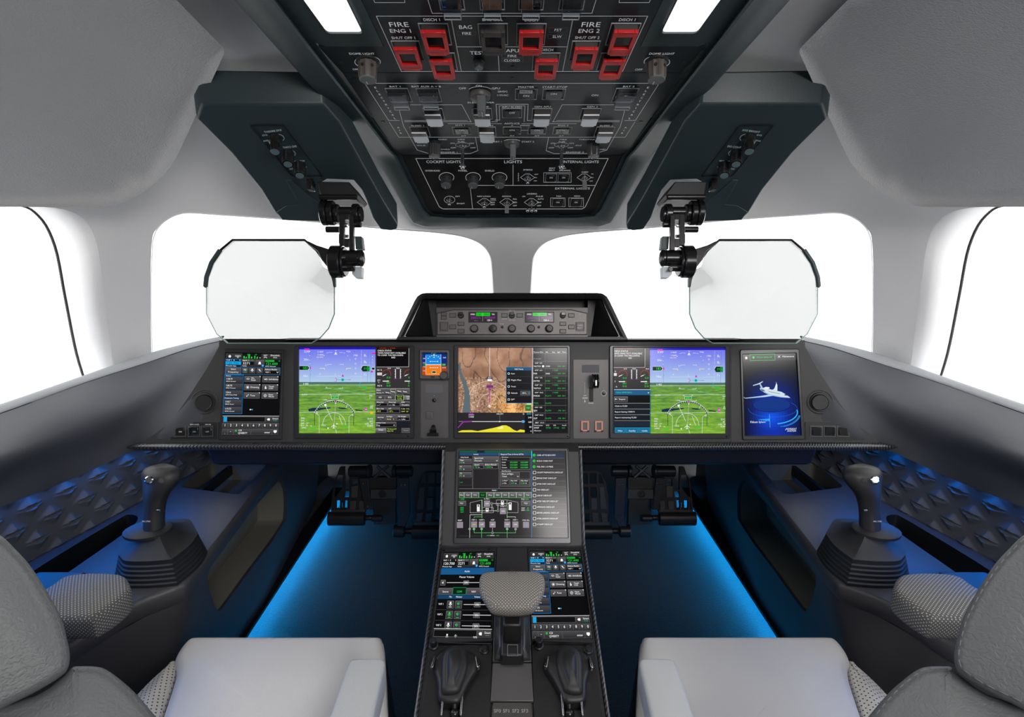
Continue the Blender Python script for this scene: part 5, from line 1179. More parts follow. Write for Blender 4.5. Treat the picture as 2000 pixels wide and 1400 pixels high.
def frm(pl, px, py, off=0):
    o = pl.hit(px, py, off); k = (o-CAM).dot(FW)/F; a = pl.hit(px, py-5, off); b = pl.hit(px, py+5, off); kv = (a-b).length/10
    return o, k, kv
SW = {'clear cover': None}
def guard(px, py, w, h, kind, txt='', hgt=.012):
    pl = PO(py); o, k, kv = frm(pl, px, py, -.001); ww, hh = w*k, h*kv
    D = mkD(pl, -.0005)
    mb = MB(); mb.frame_box(o, pl.u, pl.v, pl.n, ww, hh, .0012, .0012); g = mb.build('guarded_switch', mat('outline', (.36,.37,.38), .5), oc)
    mb = MB(); mb.box(o, pl.u, pl.v, pl.n, ww*.80, hh*.80, .003); mb.build('push_button', M_KNOBB, g, bev=.0008)
    if kind in ('red', 'grey'):
        m = M_RED if kind == 'red' else mat('guard grey', (.035,.03,.028), .5)
        mb = MB(); mb.box(o+pl.v*hh*.0, pl.u, pl.v, pl.n, ww*.80, hh*.92, hgt*.8, taper=.98); mb.build('hinge_block', mat('hinge dark', (.028,.024,.022), .5), g, bev=.0006)
        mb = MB(); mb.frame_box(o+pl.n*hgt*.75, pl.u, pl.v, pl.n, ww*.82, hh*1.0, ww*.13, .005); mb.box(o+pl.n*hgt*.75-pl.v*hh*.42, pl.u, pl.v, pl.n, ww*.80, hh*.26, .005); mb.box(o+pl.n*hgt*.75-pl.v*hh*.57, pl.u, pl.v, pl.n, ww*.60, hh*.12, .0045); mb.box(o+pl.n*hgt*.75+pl.v*hh*.38, pl.u, pl.v, pl.n, ww*.80, hh*.2, .005)
        mb.build('guard', m, g, bev=.0007, label=('red' if kind == 'red' else 'dark grey')+' hinged guard frame')
        mb = MB(); mb.box(o+pl.n*hgt*.8, pl.u, pl.v, pl.n, ww*.56, hh*.5, .0008); mb.build('lens', M_GLASSB, g)
    elif kind == 'white':
        mb = MB(); mb.box(o, pl.u, pl.v, pl.n, ww*.80, hh*.9, hgt*.8); mb.build('hinge_block', mat('hinge dark', (.028,.024,.022), .5), g, bev=.0006)
        mb = MB(); mb.box(o+pl.n*hgt*.8-pl.v*hh*.05, pl.u, pl.v, pl.n, ww*.80, hh*.95, .004); mb.box(o+pl.n*hgt*.8-pl.v*hh*.56, pl.u, pl.v, pl.n, ww*.62, hh*.12, .004); mb.build('guard', M_WHITEL, g, bev=.0007, label='pale frosted guard lip')
        mb = MB(); mb.box(o+pl.n*(hgt*.8+.0036)+pl.v*hh*.30, pl.u, pl.v, pl.n, ww*.80, hh*.26, .0012); mb.build('lens', M_GLASSB, g)
    elif kind == 'clear':
        mb = MB(); mb.box(o+pl.v*hh*.28, pl.u, pl.v, pl.n, ww*.82, hh*.36, hgt*.8); mb.build('hinge_block', mat('hinge dark', (.028,.024,.022), .5), g, bev=.0006)
        mb = MB(); mb.box(o+pl.n*.003, pl.u, pl.v, pl.n, ww*.78, hh*.95, hgt*.9); mb.build('cover', mat_glass('clear cover', (.75,.8,.86), .08), g, bev=.0006)
        mb = MB(); mb.frame_box(o+pl.n*hgt*.9-pl.v*hh*.47, pl.u, pl.v, pl.n, ww*.68, hh*.2, .001, .004); mb.build('latch', mat('outline', (.36,.37,.38), .5), g)
    if txt:
        DD = Draw(None, base=0); DD.base = 0.0022; DD.ptext(pl, px, py+h*.12, txt, 3.0, w*.36, '#a8acae'); DD.build('legend', M_PRINT, g)
def button(px, py, w, h, lines, light=False):
    pl = PO(py); o, k, kv = frm(pl, px, py, -.001)
    mb = MB(); mb.frame_box(o, pl.u, pl.v, pl.n, w*k, h*kv, .0011, .0012); g = mb.build('button_frame', mat('outline', (.36,.37,.38), .5), oc)
    mb = MB(); mb.box(o, pl.u, pl.v, pl.n, w*k*.72, h*kv*.74, .0034); b = mb.build('push_button', M_KNOBB, g, bev=.0007)
    DD = Draw(None, base=.0028); n = len(lines)
    for i, t in enumerate(lines):
        y = py+(i-(n-1)/2)*h*.36
        if t == 'FAULT': mb = MB(); mb.box(pl.hit(px, y-.5, .0024), pl.u, pl.v, pl.n, w*k*.58, h*kv*.3, .0003); mb.build('lamp', mat('lamp pale', (.55,.56,.57), .5), g); DD.ptext(pl, px, y-.5, t, h*.2, w*.5, '#202020')
        else: DD.ptext(pl, px, y, t, h*.19 if h < 18 else 3.4, w*.30, '#b8bcbe')
    DD.build('legend', M_PRINT, g)
for a in ((850.5,66.8,57,42,'red'),(797.5,99,54,38,'red'),(865,120.2,52,34,'red'),(963.5,66.8,57,42,'grey'),(1037,66.8,57,42,'red'),(1065.8,120.2,52,34,'red'),(1141,99,54,38,'red'),(1216,66.8,57,42,'red'),(1195,120.2,52,34,'red')): guard(*a)
for x in (881,961,1038,1118): guard(x,-1,50,40,'clear','OFF',.010)
for x in (779.5,838.2,1220.5): guard(x,185.4,44,26,'clear','OFF',.012)
for a in ((847.7,222,38,21),(942,222,38,21),(1058,222,38,21),(1152.4,222,38,21),(820.7,256.5,35,18),(951.2,256.5,35,18),(1180,256.5,35,18)): guard(*a,'white','OFF',.012)
button(1027.5,183.6,43,21,['FAULT','ON']); button(1081.5,183.6,44,21,['ON']); button(1000,220.6,39,18,['OFF'])
for x in (902,1000,1049,1098): button(x,254.4,36,14,['ON'])
for x, y in ((1076.4,347),(1100.8,347),(1089.6,395.2),(1125.2,395.2)): button(x, y, 22, 16, ['ON'])
def knob(px, py, r, L, m, cap=None, ribs=0, collar=None, dots=False):
    pl = PO(py); o, k, kv = frm(pl, px, py, -.001); R = r*k
    mb = MB(); mb.lathe(o, pl.n, [(R,0),(R*.98,L*.85),(R*.92,L*.98),(R*.8,L)], 32, ribs=ribs, ribd=.10); kb = mb.build('knob', m, oc, ang=30)
    if cap: mb = MB(); mb.lathe(o+pl.n*L*.97, pl.n, [(R*.88,0),(R*.88,L*.06),(R*.80,L*.09),(.0002,L*.09)], 28); mb.build('knob_cap', cap, kb, ang=30); mb = MB(); mb.box(o+pl.n*(L*1.055)-pl.v*R*.45-pl.u*R*.2, pl.u, pl.v, pl.n, R*.10, R*.55, .0004); mb.build('pointer', mat('lamp pale', (.55,.56,.57), .5), kb)
    if collar: mb = MB(); mb.lathe(o, pl.n, [(R*collar,0),(R*collar,.003),(R*(collar-.1),.004)], 30); mb.build('collar', M_RUBBER, kb)
    if dots:
        for a in (-20, 40): 
            q = radians(a)-pi/2*-1; mb = MB(); dv = pl.u*sin(radians(a))+pl.v*cos(radians(a)); mb.lathe(o+pl.n*L*.42+dv*R*.93, dv, [(R*.16,0),(R*.16,R*.08)], 12); mb.build('set_screw', M_RUBBER, kb)
for x in (718.5,1282.5): knob(x,119,19,.030,mat('knob brown', (.085,.072,.064), .5),M_KNOBT,10,1.2,True)
for x in (872,924,975.6): knob(x,347,10.5,.024,mat('knob smoke', (.05,.05,.052), .3),M_KNOBT,0,1.2,True)
for x in (848.3,1159): knob(x,279,12,.030,mat('knob smoke', (.05,.05,.052), .3),M_KNOBT,14,1.1)
knob(935,119,9,.012,mat('knob smoke', (.05,.05,.052), .3),M_KNOBT,0,1.25)
for x, y, r, L in ((937.6,184,21,.030),(1000,278,15,.030)):
    pl = PA; o, k, kv = frm(pl, x, y, -.001); R = r*k
    mb = MB(); mb.lathe(o, pl.n, [(R,0),(R,.004),(R*.9,.008),(R*.5,.010)], 32); kb = mb.build('rotary_selector', M_KNOB, oc, ang=30)
    mb = MB(); mb.box(o+pl.n*.006+pl.u*R*.12, pl.u, pl.v, pl.n, R*.85, R*1.5, L, taper=.82); mb.build('selector_fin', mat('fin slate', (.10,.11,.115), .4), kb, bev=.002)
    mb = MB(); mb.box(o+pl.n*(L+.0062)+pl.u*R*.2, pl.u, pl.v, pl.n, R*.07, R*1.0, .0003); mb.build('pointer', mat('lamp pale', (.55,.56,.57), .5), kb)
def toggle(px, py, L, kind='bat', r=.0028):
    pl = PO(py); o, k, kv = frm(pl, px, py, -.001)
    mb = MB(); mb.lathe(o, pl.n, [(.0085,0),(.0085,.002),(.006,.003),(.0055,.006),(.0035,.007)], 16); g = mb.build('toggle_switch', M_CHROME, oc)
    mb = MB(); e = o+pl.n*L
    if kind == 'paddle': mb.tube([o+pl.n*.004, o+pl.n*.012], r*.7); mb.box(o+pl.n*.010, pl.u, pl.v, pl.n, .0105, .004, L-.008); mb.build('lever', mat('paddle', (.30,.30,.30), .4, metal=.5), g, bev=.0005)
    elif kind == 'bar':
        mb.tube([o+pl.n*.004, e], r*.9); mb.tube([e-pl.u*.008, e+pl.u*.008], .0022)
        for q in (-.0105, 0, .0105): mb.sphere(e+pl.u*q, .0045, 12)
        mb.build('lever', M_CHROME, g)
    else:
        mb.tube([o+pl.n*.004, o+pl.n*L*.85, e], r, 12, rad=[r*.8, r, r*1.1]); mb.lathe(o+pl.n*L*.93, pl.n, [(r*1.1,0),(r*1.8,.001),(r*1.8,.003),(r*1.1,.004)], 12); mb.sphere(e+pl.n*.002, r*1.2); mb.build('lever', M_CHROME, g)
for x in (903.6,1096.4): toggle(x,283,.048,'bat',.0042)
toggle(878,390,.012); toggle(946,395,.012); toggle(990,395,.032,'paddle'); toggle(1038,395,.026,'bar'); toggle(1030.4,346.5,.014); toggle(1141,346.5,.034,'paddle')
for x, y in ((666,122),(692,154),(748,238)):
    for q in (x, 2000-x): mb = MB(); mb.lathe(PA.hit(q, y, -.0008), PA.n, [(.0035,0),(.0034,.0006),(.0004,.0006)], 14); mb.build('screw', M_BLACK, oc)
for x, y in ((1001,131),(1001,153),(1001,234)): mb = MB(); mb.lathe(PA.hit(x, y, -.0008), PA.n, [(.003,0),(.003,.0006),(.0004,.0006)], 14); mb.build('screw', M_BLACK, oc)
for x, y in ((799,312),(1201,312),(999,370),(852,412)): mb = MB(); mb.lathe(PB.hit(x, y, -.0008), PB.n, [(.003,0),(.003,.0006),(.0004,.0006)], 14); mb.build('screw', M_BLACK, oc)
for s in (-1, 1):
    m = mirx(s)
    mb = MB(); mb.prism([PA.hit(m(x), y, -.0005) for x, y in ((635,91),(749,91),(700,-10),(660,-90),(470,-90),(545,-10),(612,82))], -PA.n*.004); dp = mb.build('dome_plate', M_TEAL, oc)
    mb = MB(); Q = round_poly([(m(640),66),(m(709),66),(m(640),-75),(m(540),-75)], [9,7,5,5], 5); mb.loft([[PA.hit(p.x,p.y,-.0003) for p in Q],[PA.hit(p.x,p.y,.003) for p in Q]], True, (True,True)); mb.build('dome_light', mat('dome rim', (.55,.55,.55), .4), dp, bev=.001)
    mb = MB(); Q = round_poly([(m(638.5),62),(m(707),62),(m(641),-72),(m(541),-72)], [9,7,5,5], 5); mb.add([PA.hit(p.x,p.y,.0034) for p in Q], [tuple(range(len(Q)))]); mb.build('diffuser', M_DOME, dp)

# ------------------------------------------------------------------ head-up display projector housings and combiners
HF = [(383,232),(393,206),(400,203),(632,204),(664,240),(705,315),(744,386),(777,440),(776,448),(764,451),(743,449),(728,427),(715,392),(706,372),(690,353),(640,351),(629,357),(628,433),(553,431),(537,416),(509,370),(451,299)]
for s in (-1, 1):
    m = mirx(s); side = 'left' if s < 0 else 'right'
    PH = plane3(W(m(400),206,.93), W(m(700),206,.98), W(m(700),440,1.30))
    hu = thing('projector_housing', 'dark teal angular ceiling housing with three black knobs, on the %s of the overhead console' % side, 'projector housing', PH.hit(m(560), 330))
    mb = MB(); pts = [PH.hit(m(x), y) for x, y in HF]; top = [p+Vector((0,0,.055)) for p in pts]
    n = len(pts); mb.add(pts+top, [tuple(range(n)), tuple(range(n, 2*n))[::-1]]+[(j, (j+1) % n, n+(j+1) % n, n+j) for j in range(n)])
    mb.build('housing_shell', M_TEAL, hu, bev=.004, seg=3)
    # lower step on the inboard tail and outboard fold
    mb = MB(); st = [(m(706),370),(m(712),386),(m(746),386),(m(776),444),(m(765),449),(m(745),446),(m(730),426)]
    mb.prism([PH.hit(x, y, .0015) for x, y in ((m(540),414),(m(552),430),(m(626),432),(m(626),400),(m(570),352),(m(558),352),(m(585),400),(m(560),402))], -PH.n*.004); mb.build('fairing', M_TEAL, hu, bev=.001)
    q = [(m(487),244),(m(555),244),(m(631),345),(m(569),345)]
    mb = MB(); Q = round_poly(q, 3, 3); mb.loft([[PH.hit(p.x,p.y,-.001) for p in Q],[PH.hit(p.x,p.y,.002) for p in Q],[PH.hit(p.x*.965+m(560)*.035,p.y*.965+295*.035,.0022) for p in Q],[PH.hit(p.x*.96+m(560)*.04,p.y*.96+295*.04,.0004) for p in Q]], True); rc = mb.build('control_plate', M_BLACK, hu)
    DD = Draw(lambda x, y, o, PH=PH: PH.hit(x, y, o), base=.0006)
    mb = MB(); mb.add([PH.hit(p.x*.97+m(560)*.03,p.y*.97+295*.03,.0005) for p in Q], [tuple(range(len(Q)))])
    for x, y, t, w_, h_ in ((533,256,'XVS BRIGHT',34,4),(517,264,'SVS',10,3.2),(519,275,'EVS',10,3.2),(566,287,'EVS CONT',26,4),(585,315,'HUD BRT',20,3.6),(569,330,'DAY',8,3)):
        DD.ptext(PH, m(x), y, t, h_, w_, '#9aa4a6', mirror=(s < 0))
    for cx, cy, r_ in ((538,270,17),(562,300,15),(585,326,13)): DD.line([(m(cx)+r_*cos(radians(a)), cy-r_*.5*sin(radians(a))) for a in range(-30,100,14)] if s < 0 else [(m(cx)-r_*cos(radians(a)), cy-r_*.5*sin(radians(a))) for a in range(-30,100,14)],'#7a8486',1.0,1)
    DD.into(mb); mb.build('label_plate', [mat('panel teal dark', (.02,.035,.04), .3), M_PRINT], rc, recalc=False)
    for cx, cy, R0, L in ((537,268,12,.034),(562,298,12,.028),(585,322,12,.026)):
        o = PH.hit(m(cx), cy, .001); k = (o-CAM).dot(FW)/F
        mb = MB(); R = R0*k
        if L > .03: mb.lathe(o, PH.n, [(R,0),(R,.012),(R*.72,.014),(R*.72,L),(R*.6,L+.001),(.0002,L+.001)], 28, ribs=14, ribd=.06)
        else: mb.lathe(o, PH.n, [(R,0),(R*.97,L*.9),(R*.85,L),(.0002,L)], 28, ribs=14, ribd=.05)
        kb = mb.build('knob', M_KNOBB, hu, ang=30)
        mb = MB(); mb.lathe(o+PH.n*(L+.0012), PH.n, [(R*.66,0),(R*.66,.0006),(.0002,.0006)], 20); mb.build('knob_cap', mat('cap teal', (.10,.15,.16), .4), kb)
    # combiner: arm and glass
    d0 = 1.15
    cb = thing('head_up_combiner', 'black hinged arm holding a clear head-up glass in front of the %s windshield' % side, 'head-up display', W(m(660), 400, d0))
    def C(x, y, dd=0): return W(m(600+x/6.3625), 340+y/6.3625, d0+dd)
    kk = d0/F/6.3625
    def cyl(x0, x1, y, r, name, mt=M_GLOSSB, par=cb, dd=0, dome=0, seg=28):
        a, b = C(x0, y, dd), C(x1, y, dd); ax = (b-a).normalized(); L = (b-a).length; R = r*kk; mb = MB()
        prof = [(R*.9,0),(R,R*.08),(R,L-R*.08),(R*.93,L)]
        if dome: prof += [(R*.86,L+R*.04),(R*.6,L+R*.2),(.0002,L+R*.28)]
        mb.lathe(a, ax, prof, seg); return mb.build(name, mt, par, ang=30)
    mb = MB(); mb.prism([C(x,y,-.03) for x, y in ((120,90),(520,95),(640,255),(600,300),(160,265))], FW*.07); br = mb.build('mount_bracket', M_BLACK, cb, bev=.002)
    mb = MB(); mb.box(C(70,150,.0), RT, UP, -FW, 70*kk, 150*kk, .02); mb.build('pin_block', M_GLOSSB, br, bev=.001)
    cyl(150, 615, 285, 32, 'hinge_pin', dd=-.035); cyl(185, 262, 480, 158, 'drum'); cyl(266, 340, 485, 152, 'drum', dd=.001); cyl(345, 395, 490, 115, 'spacer'); cyl(400, 560, 470, 62, 'axle', dd=-.01)
    cyl(570, 650, 490, 118, 'drum'); cyl(650, 682, 500, 95, 'drum_cap'); cyl(235, 400, 688, 38, 'roller', dd=.0); cyl(575, 668, 625, 40, 'roller')
    mb = MB()
    for x0,x1,y0,y1 in ((398,458,450,880),(520,575,450,940),(458,520,450,562),(458,520,800,900),(392,410,740,860)): mb.box(C((x0+x1)/2,(y0+y1)/2,-.018), RT, UP, FW, (x1-x0)*kk, (y1-y0)*kk, .010)
    mb.build('link_arm', M_GLOSSB, cb, bev=.0006)
    mb = MB(); mb.lathe(C(488,640,-.012), -FW, [(26*kk,0),(26*kk,.004),(12*kk,.005)], 18); mb.build('bolt', M_CHROME, cb); mb = MB(); mb.box(C(488,770,-.004), RT, UP, FW, 52*kk, 40*kk, .004); mb.build('latch', M_CHROME, cb, bev=.0006)
    cyl(300, 445, 1090, 200, 'pivot_drum'); cyl(445, 480, 1090, 185, 'pivot_rim'); cyl(470, 650, 1045, 100, 'adjuster', dome=0); cyl(650, 690, 1045, 104, 'adjuster_cap', dome=1); cyl(465, 590, 1160, 50, 'sleeve')
    mb = MB(); mb.prism([C(x,y,.0) for x, y in ((590,770),(672,770),(692,930),(600,930))], FW*.02); mb.build('bracket', M_TEAL, cb, bev=.001)
    mb = MB(); mb.prism([C(x,y,.005) for x, y in ((556,1150),(680,1150),(676,1290),(600,1290),(556,1240))], FW*.018); mb.build('sensor_block', mat('sensor pale', (.45,.5,.54), .35), cb, bev=.001)
    mb = MB(); mb.lathe(C(575,1185,-.01), -FW, [(22*kk,0),(22*kk,.004),(12*kk,.004)], 16); mb.build('bolt', M_GLOSSB, cb)
    mb = MB(); mb.prism([C(x,y,-.012) for x, y in ((0,826),(110,880),(300,940),(300,1165),(240,1145),(170,1060),(125,960),(0,870))], FW*.022); mb.build('glass_bracket', M_GLOSSB, cb, bev=.002)
    cyl(225, 300, 1020, 60, 'coupling')
    G = [(455,470),(594,470),(606,480),(618,492),(630,520),(644,528),(653,559),(653,613),(642,641),(626,659),(608,670),(444,670),(423,652),(403,613),(403,559),(405,540),(416,513),(433.6,488)]
    mb = MB(); GP = Plane(W(m(530), 570, d0), -FW+UP*.06); P3 = [GP.hit(m(x), y) for x, y in G]
    mb.prism(P3, FW*.008); gl = mb.build('combiner_glass', mat_glass('combiner glass', (.55,.557,.553), .02), cb, bev=0)
    mb = MB(); e = round_poly([(m(x), y) for x, y in G[10:]+G[:1]][0:9] or G, 0, 1); ee = [GP.hit(m(x), y, -.004) for x, y in G[5:15]]; mb.tube(ee, .0011, 6); mb.build('glass_edge', mat('edge tint', (.35,.62,.55), .2), cb)
    top = [(401,562),(403,541),(414,512),(432,487),(454,468.5),(595,468.5),(607,479),(619,490),(628,503)]
    mb = MB(); mb.tube([GP.hit(m(x), y, -.004) for x, y in top], .0026, 8); mb.build('glass_rim', M_GLOSSB, cb)
    mb = MB(); mb.tube([GP.hit(m(x), y, -.002) for x, y in ((401,560),(403,541),(413,513),(430,488))], .0048, 8); mb.build('rim_guard', M_TEAL, cb)
    mb = MB(); mb.prism([GP.hit(m(x), y, -.001) for x, y in ((640,520),(648,525),(655,545),(655,560),(651,560),(648,540))], FW*.008); mb.build('clip', M_TEAL, cb)
# ------------------------------------------------------------------ centre pedestal
HW = .170
ped = thing('centre_pedestal', 'dark centre pedestal sloping back between the two seats with carbon edges', 'pedestal', (0, 1.0, 0))
pa, pb, pc = W(1000,878,1.345), PLW.hit(1000,1063), PT.hit(1000,1650)
prof = [pa, pb, pc, Vector((0,pc.y,.0)), Vector((0,pa.y+.05,.0)), Vector((0,pa.y+.05,pa.z))]
mb = MB(); mb.prism([Vector((-HW,p.y,p.z-.004)) for p in prof], Vector((2*HW,0,0))); mb.build('pedestal_body', M_PANEL, ped, bev=.002)
for s in (-1, 1):
    mb = MB(); pts = [Vector((s*(HW+.001),p.y,p.z-.001)) for p in (pa, pa.lerp(pb,.5), pa.lerp(pb,.97), pb.lerp(pc,.03), pb.lerp(pc,.5), pc)]
    mb.tube(pts, .0042, 8); mb.build('edge_trim', M_CARBON, ped)
def pp(px, py, off=0): return PT.hit(px, py, off)
t = bezel_unit('systems_display', 'square screen with checklist and fuel synoptic at the top of the centre pedestal', PLW, [(892,876.5),(1109,876.5),(1115,1061),(886,1061)], [(896.5,880.5),(1104.5,880.5),(1109.5,1050),(891,1050)], h=.010)
def systems(D):
    wt = '#ffffff'; g = '#28e050'; gr = '#8a888a'
    D.poly([(232,130),(1632,130),(1668,1268),(204,1268)], '#1c1a1b', 0); D.poly([(1196,132),(1632,132),(1668,1268),(1196,1268)], '#2a2727', 1)
    D.rect(250,134,1186,158,'#0e5a3c',1); D.rect(478,136,574,158,'#0c1830',2); D.rect(250,162,1186,196,'#1c4470',1); D.text(434,180,'Limits',15,wt,w=64); D.text(786,180,'Required Time of Arrival (RTA)',18,wt,w=298)
    D.rect(420,200,424,625,'#888',2); D.rect(764,162,768,625,'#888',2); D.rect(245,628,1188,631,'#999',2)
    def b(x0,y0,x1,y1,o=gr,f='#2c2a2b',top='#5c5a5c'): D.vgrad(x0,y0,x1,y1,top,f,2); D.box(x0,y0,x1,y1,o,2.4,3)
    D.text(262,218,'nding Speeds',14,wt,w=108)
    for y, a, v in ((240,'Vapp','100'),(325,'V1','90'),(412,'V2','78'),(500,'','VAP')):
        if a: b(244,y,406,y+66); D.text(256,y+16,a,16,wt,l=5); D.text(250,y+46,v,19,'#20c060',l=5); D.text(298,y+48,'kt',14,wt,l=5)
        else: D.text(250,y+46,v,17,'#20a050',l=5); D.box(244,y-6,410,y+84,'#555',2,2)
    b(434,208,756,282,f='#3c3a3b'); D.text(444,230,'Speed Limit',18,wt,w=116,l=5); D.text(444,262,'Descent',18,wt,w=96,l=5); D.line([(726,258),(736,268),(746,258)],wt,4,5)
    b(434,296,564,368); D.text(444,316,'Speed',17,wt,w=62,l=5); D.rect(440,330,558,364,'#0e0e0e',4); D.text(446,346,'183',18,g,l=5); D.text(494,348,'kt',14,wt,l=5)
    b(576,296,756,368); D.text(582,316,'Below Altitude',17,wt,w=152,l=5); D.rect(580,330,750,364,'#0e0e0e',4); D.text(586,346,'10000',18,g,w=74,l=5); D.text(668,348,'ft',14,wt,l=5)
    D.box(782,218,1172,380,'#999',2.5,3); D.rect(786,222,1168,376,'#0c0b0b',2); D.text(800,218,'Min Limits',13,wt,w=84,l=5); D.text(800,246,'Current',14,wt,w=66,l=5); D.rect(800,264,1160,266,'#777',4)
    for k, a in enumerate(('Climb','Cruise','Descent')):
        y = 286+k*33; D.text(800,y,a,14,wt,w=[52,54,68][k],l=5)
        for x in (904,1042): D.rect(x,y-13,x+104,y+12,'#0a3a12',4); D.text(x+4,y,'075-350M' if x < 1000 else '0.50-0.88M',16,g,w=96,l=6)
    D.box(782,404,1172,598,'#999',2.5,3); D.rect(786,408,1168,594,'#1a1819',2); D.text(800,398,'Edit Min Limits',14,wt,w=118,l=5); b(794,414,1032,490,f='#3c3a3b'); D.text(802,436,'Phase of Flight',18,wt,w=148,l=5); D.text(804,468,'Climb',18,wt,l=5); D.line([(1000,464),(1010,474),(1020,464)],wt,4,5)
    b(794,502,900,580); D.text(806,524,'● Perf' if False else 'o Perf',16,wt,w=66,l=5); D.text(806,556,'o Min',16,wt,w=58,l=5); b(910,502,1032,580); D.text(918,524,'Max CAS',17,wt,w=84,l=5); D.text(922,556,'270',18,g,l=5); D.text(974,558,'kt',15,wt,l=5); b(1042,502,1160,580); D.text(1050,524,'Max Mach',17,wt,w=92,l=5); D.text(1052,556,'0.80',18,g,l=5); D.text(1108,558,'M',15,wt,l=5)
    for k in range(4): D.disc(680+k*18,650,6,wt if k < 3 else '#40b0e0',3)
    xs = [245,310,405,502,600,698,798,892,990,1090,1186]
    for k, a in enumerate(('Elec','Hyd','FCS','Fuel','Eng','Bld','ECS','Door','Misc','Test')):
        act = k == 3; D.vgrad(xs[k]+2,676,xs[k+1]-2,744,'#6c6a6c' if not act else '#0c3014','#3a383a' if not act else '#0a200e',2); D.box(xs[k],674,xs[k+1],746,'#b8d8b8' if not act else '#40c060',3,3); D.text((xs[k]+xs[k+1])/2,710,a,17,'#f4e8ee' if not act else g,al='c',w=42,l=5)
    D.rect(245,742,504,747,'#50c060',4); D.rect(600,742,1186,747,'#50c060',4)
    # synoptic
    D.text(240,764,'+ 10000',16,g,w=74); b(236,786,334,848,f='#343234'); D.text(256,818,'FQ1',17,wt,l=5); D.text(1054,764,'FQ2',16,wt); D.text(1098,764,'10200',16,g,w=52); b(1054,786,1172,848,f='#343234'); D.text(1092,818,'FQ2',17,wt,l=5)
    for y, a in ((878,'2800'),(904,'2000'),(932,'147')): D.rect(256,y-12,306,y+12,'#0a3a12',2); D.text(260,y,a,16,g,w=44)
    D.text(1054,882,'TEMP',15,wt,w=46); D.text(1130,882,'80',15,g); D.text(1054,908,'REPR',15,wt,w=46); D.text(1108,908,'0.785',15,g,w=52)
    def dash(p, c='#e8e8e8', t=3.5):
        for i in range(len(p)-1):
            L = math.hypot(p[i+1][0]-p[i][0], p[i+1][1]-p[i][1]); n = max(1, int(L/20))
            for k in range(n):
                a = k/n; bb = (k+.6)/n; D.line([(p[i][0]+(p[i+1][0]-p[i][0])*a, p[i][1]+(p[i+1][1]-p[i][1])*a),(p[i][0]+(p[i+1][0]-p[i][0])*bb, p[i][1]+(p[i+1][1]-p[i][1])*bb)],c,t,3)
    dash([(388,940),(388,810),(545,775),(545,940)]); dash([(388,940),(690,940),(690,872),(548,872)]); dash([(870,940),(1012,940),(1012,806),(870,775),(730,775),(730,845),(870,845)])
    D.rect(476,834,514,926,'#f2f0ee',4); D.rect(486,840,504,862,'#1a1a1a',5); D.rect(890,806,928,906,'#f2f0ee',4); D.rect(900,812,918,834,'#1a1a1a',5); D.rect(790,784,826,838,'#f2f0ee',4); D.rect(800,788,816,806,'#1a1a1a',5); D.rect(592,880,628,928,'#f2f0ee',4); D.rect(600,886,618,904,'#1a1a1a',5)
    for p in ([(672,820),(890,820)],[(514,915),(750,915)],[(672,820),(672,905)],[(750,820),(750,905)],[(540,968),(386,968),(382,1268)],[(868,995),(978,995),(978,1012)]): D.line(p,'#d8d6d6',5,3)
    for p in ([(540,775),(543,1010)],[(868,775),(870,1010)],[(440,1010),(440,995),(540,995)],[(440,1160),(440,1202),(980,1202),(980,1160)],[(537,1150),(537,1268)],[(870,1150),(870,1268)]): D.line(p,'#58c868' if p[0][1] > 990 else '#8ad890',5,4)
    for x, y, c in ((382,1152,'#888'),(438,1152,'#50c860'),(538,1152,'#50c860'),(870,1152,'#50c860'),(980,1152,'#888'),(680,1202,'#555'),(668,820,'#444'),(750,915,'#444')): D.disc(x,y,14,c,5); D.arc(x,y,14,0,360,'#b0c8b0',3,6,n=12)
    dash([(680,1140),(680,1190)])
    for x, y, tl, tx_, c in ((608,822,'X-TRS 1','ON',wt),(816,920,'XTRS 2','ON',wt),(440,1094,'STBY 2','ON','#f0d020'),(540,1094,'NORM 2','OFF',wt),(680,1094,'X-BP','ON',wt),(872,1094,'NORM 1','OFF',wt),(978,1094,'STBY 1','ON',wt),(1116,1098,'FUEL BAL','ON','#30b0e0'),(256,1100,'RESET','',wt)):
        D.rect(x-38,y-38,x+38,y+38,'#8e8490',5); D.box(x-38,y-38,x+38,y+38,'#b8b0bc',2.5,6); D.text(x,y,tx_,18,c,al='c',l=8) if tx_ else None; D.text(x,y-60,tl,16,wt,al='c',w=len(tl)*11.5,l=5)
    D.text(600,1238,'1470',13,g,w=44); D.text(650,1238,'REMAIN',13,wt,w=56); D.text(722,1238,'1470',13,g,w=44)
    D.rect(1184,132,1194,232,'#30c8f0',6); D.rect(1186,232,1192,1268,'#1f7cc8',5); D.rect(1196,158,1610,228,'#1c2c48',2)
    for k, a in enumerate(('COND: AFT FCS BOX OVHT','EC25-01 COND OVHT','FUEL: ENG 1 LO PRESS','COCKPIT PREPARATION CHECK-LIST','BEFORE START CHECK-LIST','AFTER START CHECK-LIST','TAXI CHECK-LIST','LINE-UP CHECK-LIST','AFTER TAKE-OFF CHECK-LIST','APPROACH CHECK-LIST','BEFORE LANDING CHECK-LIST','AFTER LANDING CHECK-LIST','AT RAMP CHECK-LIST')):
        y = 192+k*75; D.rect(1200,y+36,1615+k*3,y+39,'#6c6a6a',3)
        if k < 3: D.disc(1222,y,20,'#18c030',5); D.arc(1222,y,12,-90,90,'#063010',3,6,n=8)
        else: D.box(1206,y-18,1246,y+20,wt,4,5)
        D.text(1256,y,a,19,wt,w=[245,208,212,342,256,244,158,196,278,232,292,278,208][k],l=5)
    D.rect(250,1243,1640,1246,'#555',3)
add_screen(t, crop(PLW,860,860,6.667), [systems]); bz_knobs(t, PLW, [(1110,1055)])
RQ = [(866.3,1079),(966,1077.7),(959.8,1246),(845.2,1244)]
